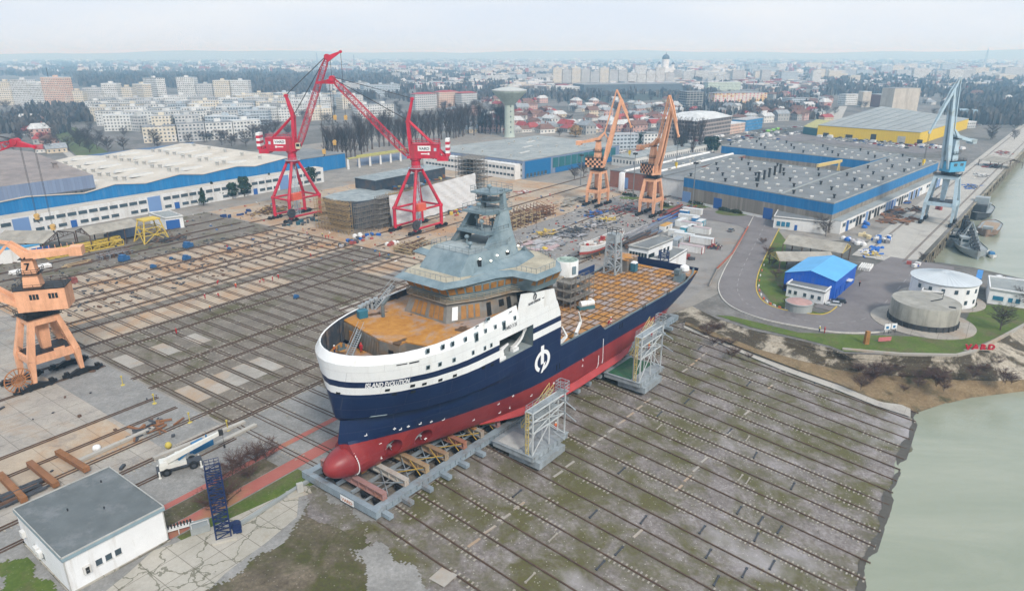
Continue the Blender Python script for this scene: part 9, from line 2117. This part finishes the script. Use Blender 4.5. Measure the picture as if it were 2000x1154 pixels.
for u0,u1,v0,v1,n in HZN:
    for i in range(n):
        u,v=RT.uniform(u0,u1),v0+(v1-v0)*RT.random()**.85
        if 1325<u<1430 and 225<v<285: continue
        if 1340<u<1500 and 176<v<212: continue
        r,ch_,wn_,rn,used=RT.choice(HK); x,y=G(u,v); lb=f"{wn_} house with {rn} roof {zone(u,v)}"; g=f"{wn_} houses with {rn} roofs {zone(u,v)}"
        o=r if not used[0] else dup(r,ch_); used[0]=1
        o.location=(x,y,0); o.rotation_euler=(0,0,RT.choice([0,1.57])+RT.uniform(-.25,.25)+.5); s=RT.uniform(.85,1.25); o.scale=(s,s,s*RT.uniform(.9,1.15)); tag(o,lb,'house',g)
for r,ch_,*_,used in HK:
    if not used[0]:
        for c in ch_: bpy.data.objects.remove(c)
        bpy.data.objects.remove(r)
# trees standing about the town
TZ_=[(0,260,215,300,62,'in the park at the left'),(880,1330,190,275,60,'among the houses behind the yard'),(1330,1640,175,245,40,'along the streets left of the yellow warehouse'),(1600,2000,165,235,60,'in the woods at the upper right'),(230,600,200,290,90,'between the rows of flats'),(560,1000,195,262,70,'beyond the tall poplars'),(1900,2000,225,275,14,'along the far quay fence')]
for u0,u1,v0,v1,n,w in TZ_:
    for i in range(int(n*.68)): x,y=G(RT.uniform(u0,u1),RT.uniform(v0,v1)); tree('bare_tree',f"bare grey tree {w}",x,y,RT.uniform(.8,1.35),0,f"bare trees {w}",RT)
sheet('grass_verge',[G(*p) for p in [(105,246),(150,250),(190,285),(215,300),(150,305),(110,268)]],.02,gravel('park_grass',[(.3,(.06,.08,.03)),(.5,(.09,.12,.04)),(.7,(.12,.15,.06))],[(.1,.09,.05),(.12,.11,.06),(.08,.08,.04)],.05,(.52,.66),0.))
sheet('road',[G(*p) for p in [(52,236),(62,236),(152,310),(138,312)]],.02,m_lane)
sheet('field',[G(*p) for p in [(1110,205),(1230,200),(1330,192),(1320,182),(1180,184),(1100,190)]],.02,M('dark_field',(.05,.06,.05),.95,.4,.02))
sheet('road',[G(*p) for p in [(1570,258),(1640,208),(1655,208),(1640,240),(1590,268)]],.02,m_lane); sheet('car_park',[G(*p) for p in [(1415,287),(1560,255),(1640,250),(1600,272),(1440,287)]],.02,m_asph); sheet('car_park',[G(*p) for p in [(1600,266),(1800,282),(1850,296),(1790,300),(1590,276)]],.02,m_asph)
# woods: one mass of bare crowns and undergrowth
mb=MB()
def clump(x,y,r,h,k):
    for i in range(k):
        a=RT.uniform(0,6.28); rr=r*math.sqrt(RT.random()); p=Vector((x+rr*math.cos(a),y+rr*math.sin(a),0)); hh=h*RT.uniform(.55,1.1); w=r*RT.uniform(.12,.3)
        b_=RT.uniform(0,3.14); dx,dy=math.cos(b_)*w,math.sin(b_)*w; mb.cur=RT.randint(0,2)
        mb.poly([(p.x-dx*.4,p.y-dy*.4,0),(p.x+dx*.4,p.y+dy*.4,0),(p.x+dx,p.y+dy,hh*.65),(p.x+dx*.3,p.y+dy*.3,hh),(p.x-dx*.6,p.y-dy*.6,hh*.92),(p.x-dx,p.y-dy,hh*.6)])
for u0,u1,v0,v1,n,h in ((150,780,150,172,620,17),(0,160,118,150,120,14),(100,900,118,150,420,14),(480,780,172,196,130,13),(0,130,228,262,70,11),(60,250,215,240,90,11),(1850,2000,185,245,150,12),(1600,2000,150,190,230,13),(900,1340,178,200,110,10),(700,1950,112,132,420,14),(1000,1950,132,160,300,12),(780,1000,140,200,150,12),(1330,1600,165,235,130,10)):
    for i in range(n): u,v=RT.uniform(u0,u1),RT.uniform(v0,v1); x,y=G(u,v); dd=math.hypot(x,y); clump(x,y,5+dd*.0045,h*RT.uniform(.8,1.25),10)
mb.build('woods',[M('wood_dark',(.05,.05,.05),.95,.3,.2),M('wood_brown',(.085,.075,.068),.95,.3,.2),M('wood_grey',(.12,.112,.105),.95,.3,.2)],None,False,'stuff')
# the town as it runs out to the horizon
mb=MB()
for i in range(7500):
    u=RT.uniform(-60,2060); v=108.5+RT.random()**1.5*66
    if u<760 and v>140: continue
    if u<420 and v<135 and RT.random()<.6: continue
    x,y=G(u,v); mb.cur=RT.choice([0,0,1,2,3,4]); s=RT.uniform(8,22); h=RT.choice([4,5,7,9,15]) if v<150 else RT.choice([4,5,7]); mb.box(x,y,0,s*RT.uniform(.8,2.2),s*.7,h,RT.uniform(0,3.14))
mb.build('far_town',[FA[0] if False else M('far_white',(.6,.6,.6),.9),M('far_grey',(.4,.42,.44),.9),M('far_cream',(.55,.5,.43),.9),M('far_red_roof',(.3,.09,.08),.9),M('far_brown',(.2,.17,.16),.9)],None,False,'stuff')
# low rise of land on the horizon
mb=MB(); pr_=None
for i in range(121):
    t=-1.05+2.1*i/120; r=11500; x,y=r*math.sin(t),r*math.cos(t); h=96+16*math.sin(i*.21)+9*math.sin(i*.73+1)+5*RT.random()-(26 if t<-.35 else 0)*min(1,(-.35-t)*5 if t<-.35 else 0)
    cur=((x*.86,y*.86,-1),(x,y,h),(x*1.06,y*1.06,h*.9))
    if pr_: mb.poly([pr_[0],cur[0],cur[1],pr_[1]]); mb.poly([pr_[1],cur[1],cur[2],pr_[2]])
    pr_=cur
mb.build('hills',m_city,None,True,'structure')
# ================================================================ LIGHT, AIR, CAMERA
sc=bpy.context.scene
w=bpy.data.worlds.new('World'); sc.world=w; w.use_nodes=True; nt=w.node_tree; bg=nt.nodes['Background']
sky=nt.nodes.new('ShaderNodeTexSky'); sky.sky_type='NISHITA'; sky.sun_disc=False; sky.sun_elevation=rad(38); sky.sun_rotation=rad(120); sky.air_density=1.2; sky.dust_density=4; sky.ozone_density=1.
sc_=nt.nodes.new('ShaderNodeMix'); sc_.data_type='RGBA'; sc_.blend_type='MULTIPLY'; sc_.inputs[0].default_value=1.; nt.links.new(sky.outputs[0], sc_.inputs[6]); sc_.inputs[7].default_value=(.09,.09,.09,1)
# overcast: a bright, softly mottled cloud deck laid over that sky
tc=nt.nodes.new('ShaderNodeTexCoord'); sep=nt.nodes.new('ShaderNodeSeparateXYZ'); nt.links.new(tc.outputs['Generated'], sep.inputs[0])
mp=nt.nodes.new('ShaderNodeMapping'); mp.inputs['Scale'].default_value=(1,1,5); nt.links.new(tc.outputs['Generated'], mp.inputs[0])
nz=nt.nodes.new('ShaderNodeTexNoise'); nz.inputs['Scale'].default_value=2.2; nz.inputs['Detail'].default_value=5; nt.links.new(mp.outputs[0], nz.inputs['Vector'])
cr_=nt.nodes.new('ShaderNodeValToRGB'); e=cr_.color_ramp.elements; e[0].position=0.; e[0].color=(.72,.8,.93,1); e[1].position=.5; e[1].color=(.66,.78,.93,1)
x_=cr_.color_ramp.elements.new(.14); x_.color=(.7,.79,.91,1)
nt.links.new(sep.outputs[2], cr_.inputs[0])
cl=nt.nodes.new('ShaderNodeMix'); cl.data_type='RGBA'; mr=nt.nodes.new('ShaderNodeMapRange'); mr.inputs['From Min'].default_value=.42; mr.inputs['From Max'].default_value=.66; nt.links.new(nz.outputs['Fac'], mr.inputs['Value'])
nt.links.new(mr.outputs[0], cl.inputs[0]); nt.links.new(cr_.outputs[0], cl.inputs[6]); cl.inputs[7].default_value=(.83,.88,.94,1)
mx=nt.nodes.new('ShaderNodeMix'); mx.data_type='RGBA'; mx.inputs[0].default_value=.92; nt.links.new(sc_.outputs[2], mx.inputs[6]); nt.links.new(cl.outputs[2], mx.inputs[7])
nt.links.new(mx.outputs[2], bg.inputs['Color']); bg.inputs['Strength'].default_value=1.
su=bpy.data.lights.new('sun','SUN'); su.energy=2.8; su.angle=rad(12); su.color=(1,.95,.87); so=bpy.data.objects.new('sun', su); C.objects.link(so)
so.rotation_euler=(rad(48),0,rad(25))
cd=bpy.data.cameras.new('camera'); cam=bpy.data.objects.new('camera', cd); C.objects.link(cam); cam.location=(0,0,CAMH); cam.rotation_euler=(math.pi/2-PITCH,0,0)
cd.sensor_width=36.; cd.lens=FPX/2000*36; cd.clip_start=1.; cd.clip_end=60000.; sc.camera=cam
HAZE=True
if HAZE:
    mb=MB(); mb.hexa([(-13000,-700,-12),(13000,-700,-12),(13000,15500,-12),(-13000,15500,-12),(-13000,-700,140),(13000,-700,140),(13000,15500,140),(-13000,15500,140)])
    mh=bpy.data.materials.new('haze_air'); mh.use_nodes=True; t=mh.node_tree
    for q in list(t.nodes):
        if q.type=='BSDF_PRINCIPLED': t.nodes.remove(q)
    pv=t.nodes.new('ShaderNodeVolumePrincipled'); pv.inputs['Absorption Color'].default_value=(1,1,1,1); pv.inputs['Color'].default_value=(.38,.7,1.,1); pv.inputs['Density'].default_value=.00028; pv.inputs['Anisotropy'].default_value=.1
    t.links.new(pv.outputs[0], t.nodes['Material Output'].inputs['Volume']); mb.build('haze', mh, kind='stuff')
sc.view_settings.view_transform='Standard'; sc.view_settings.look='None'; sc.view_settings.exposure=.2; sc.view_settings.gamma=1.
cy=sc.cycles; cy.max_bounces=5; cy.diffuse_bounces=2; cy.glossy_bounces=2; cy.transmission_bounces=3; cy.volume_bounces=3; cy.transparent_max_bounces=6
cy.use_denoising=True; cy.denoiser='OPENIMAGEDENOISE'; cy.caustics_reflective=False; cy.caustics_refractive=False; cy.sample_clamp_indirect=4.; cy.use_adaptive_sampling=True; cy.adaptive_threshold=.02
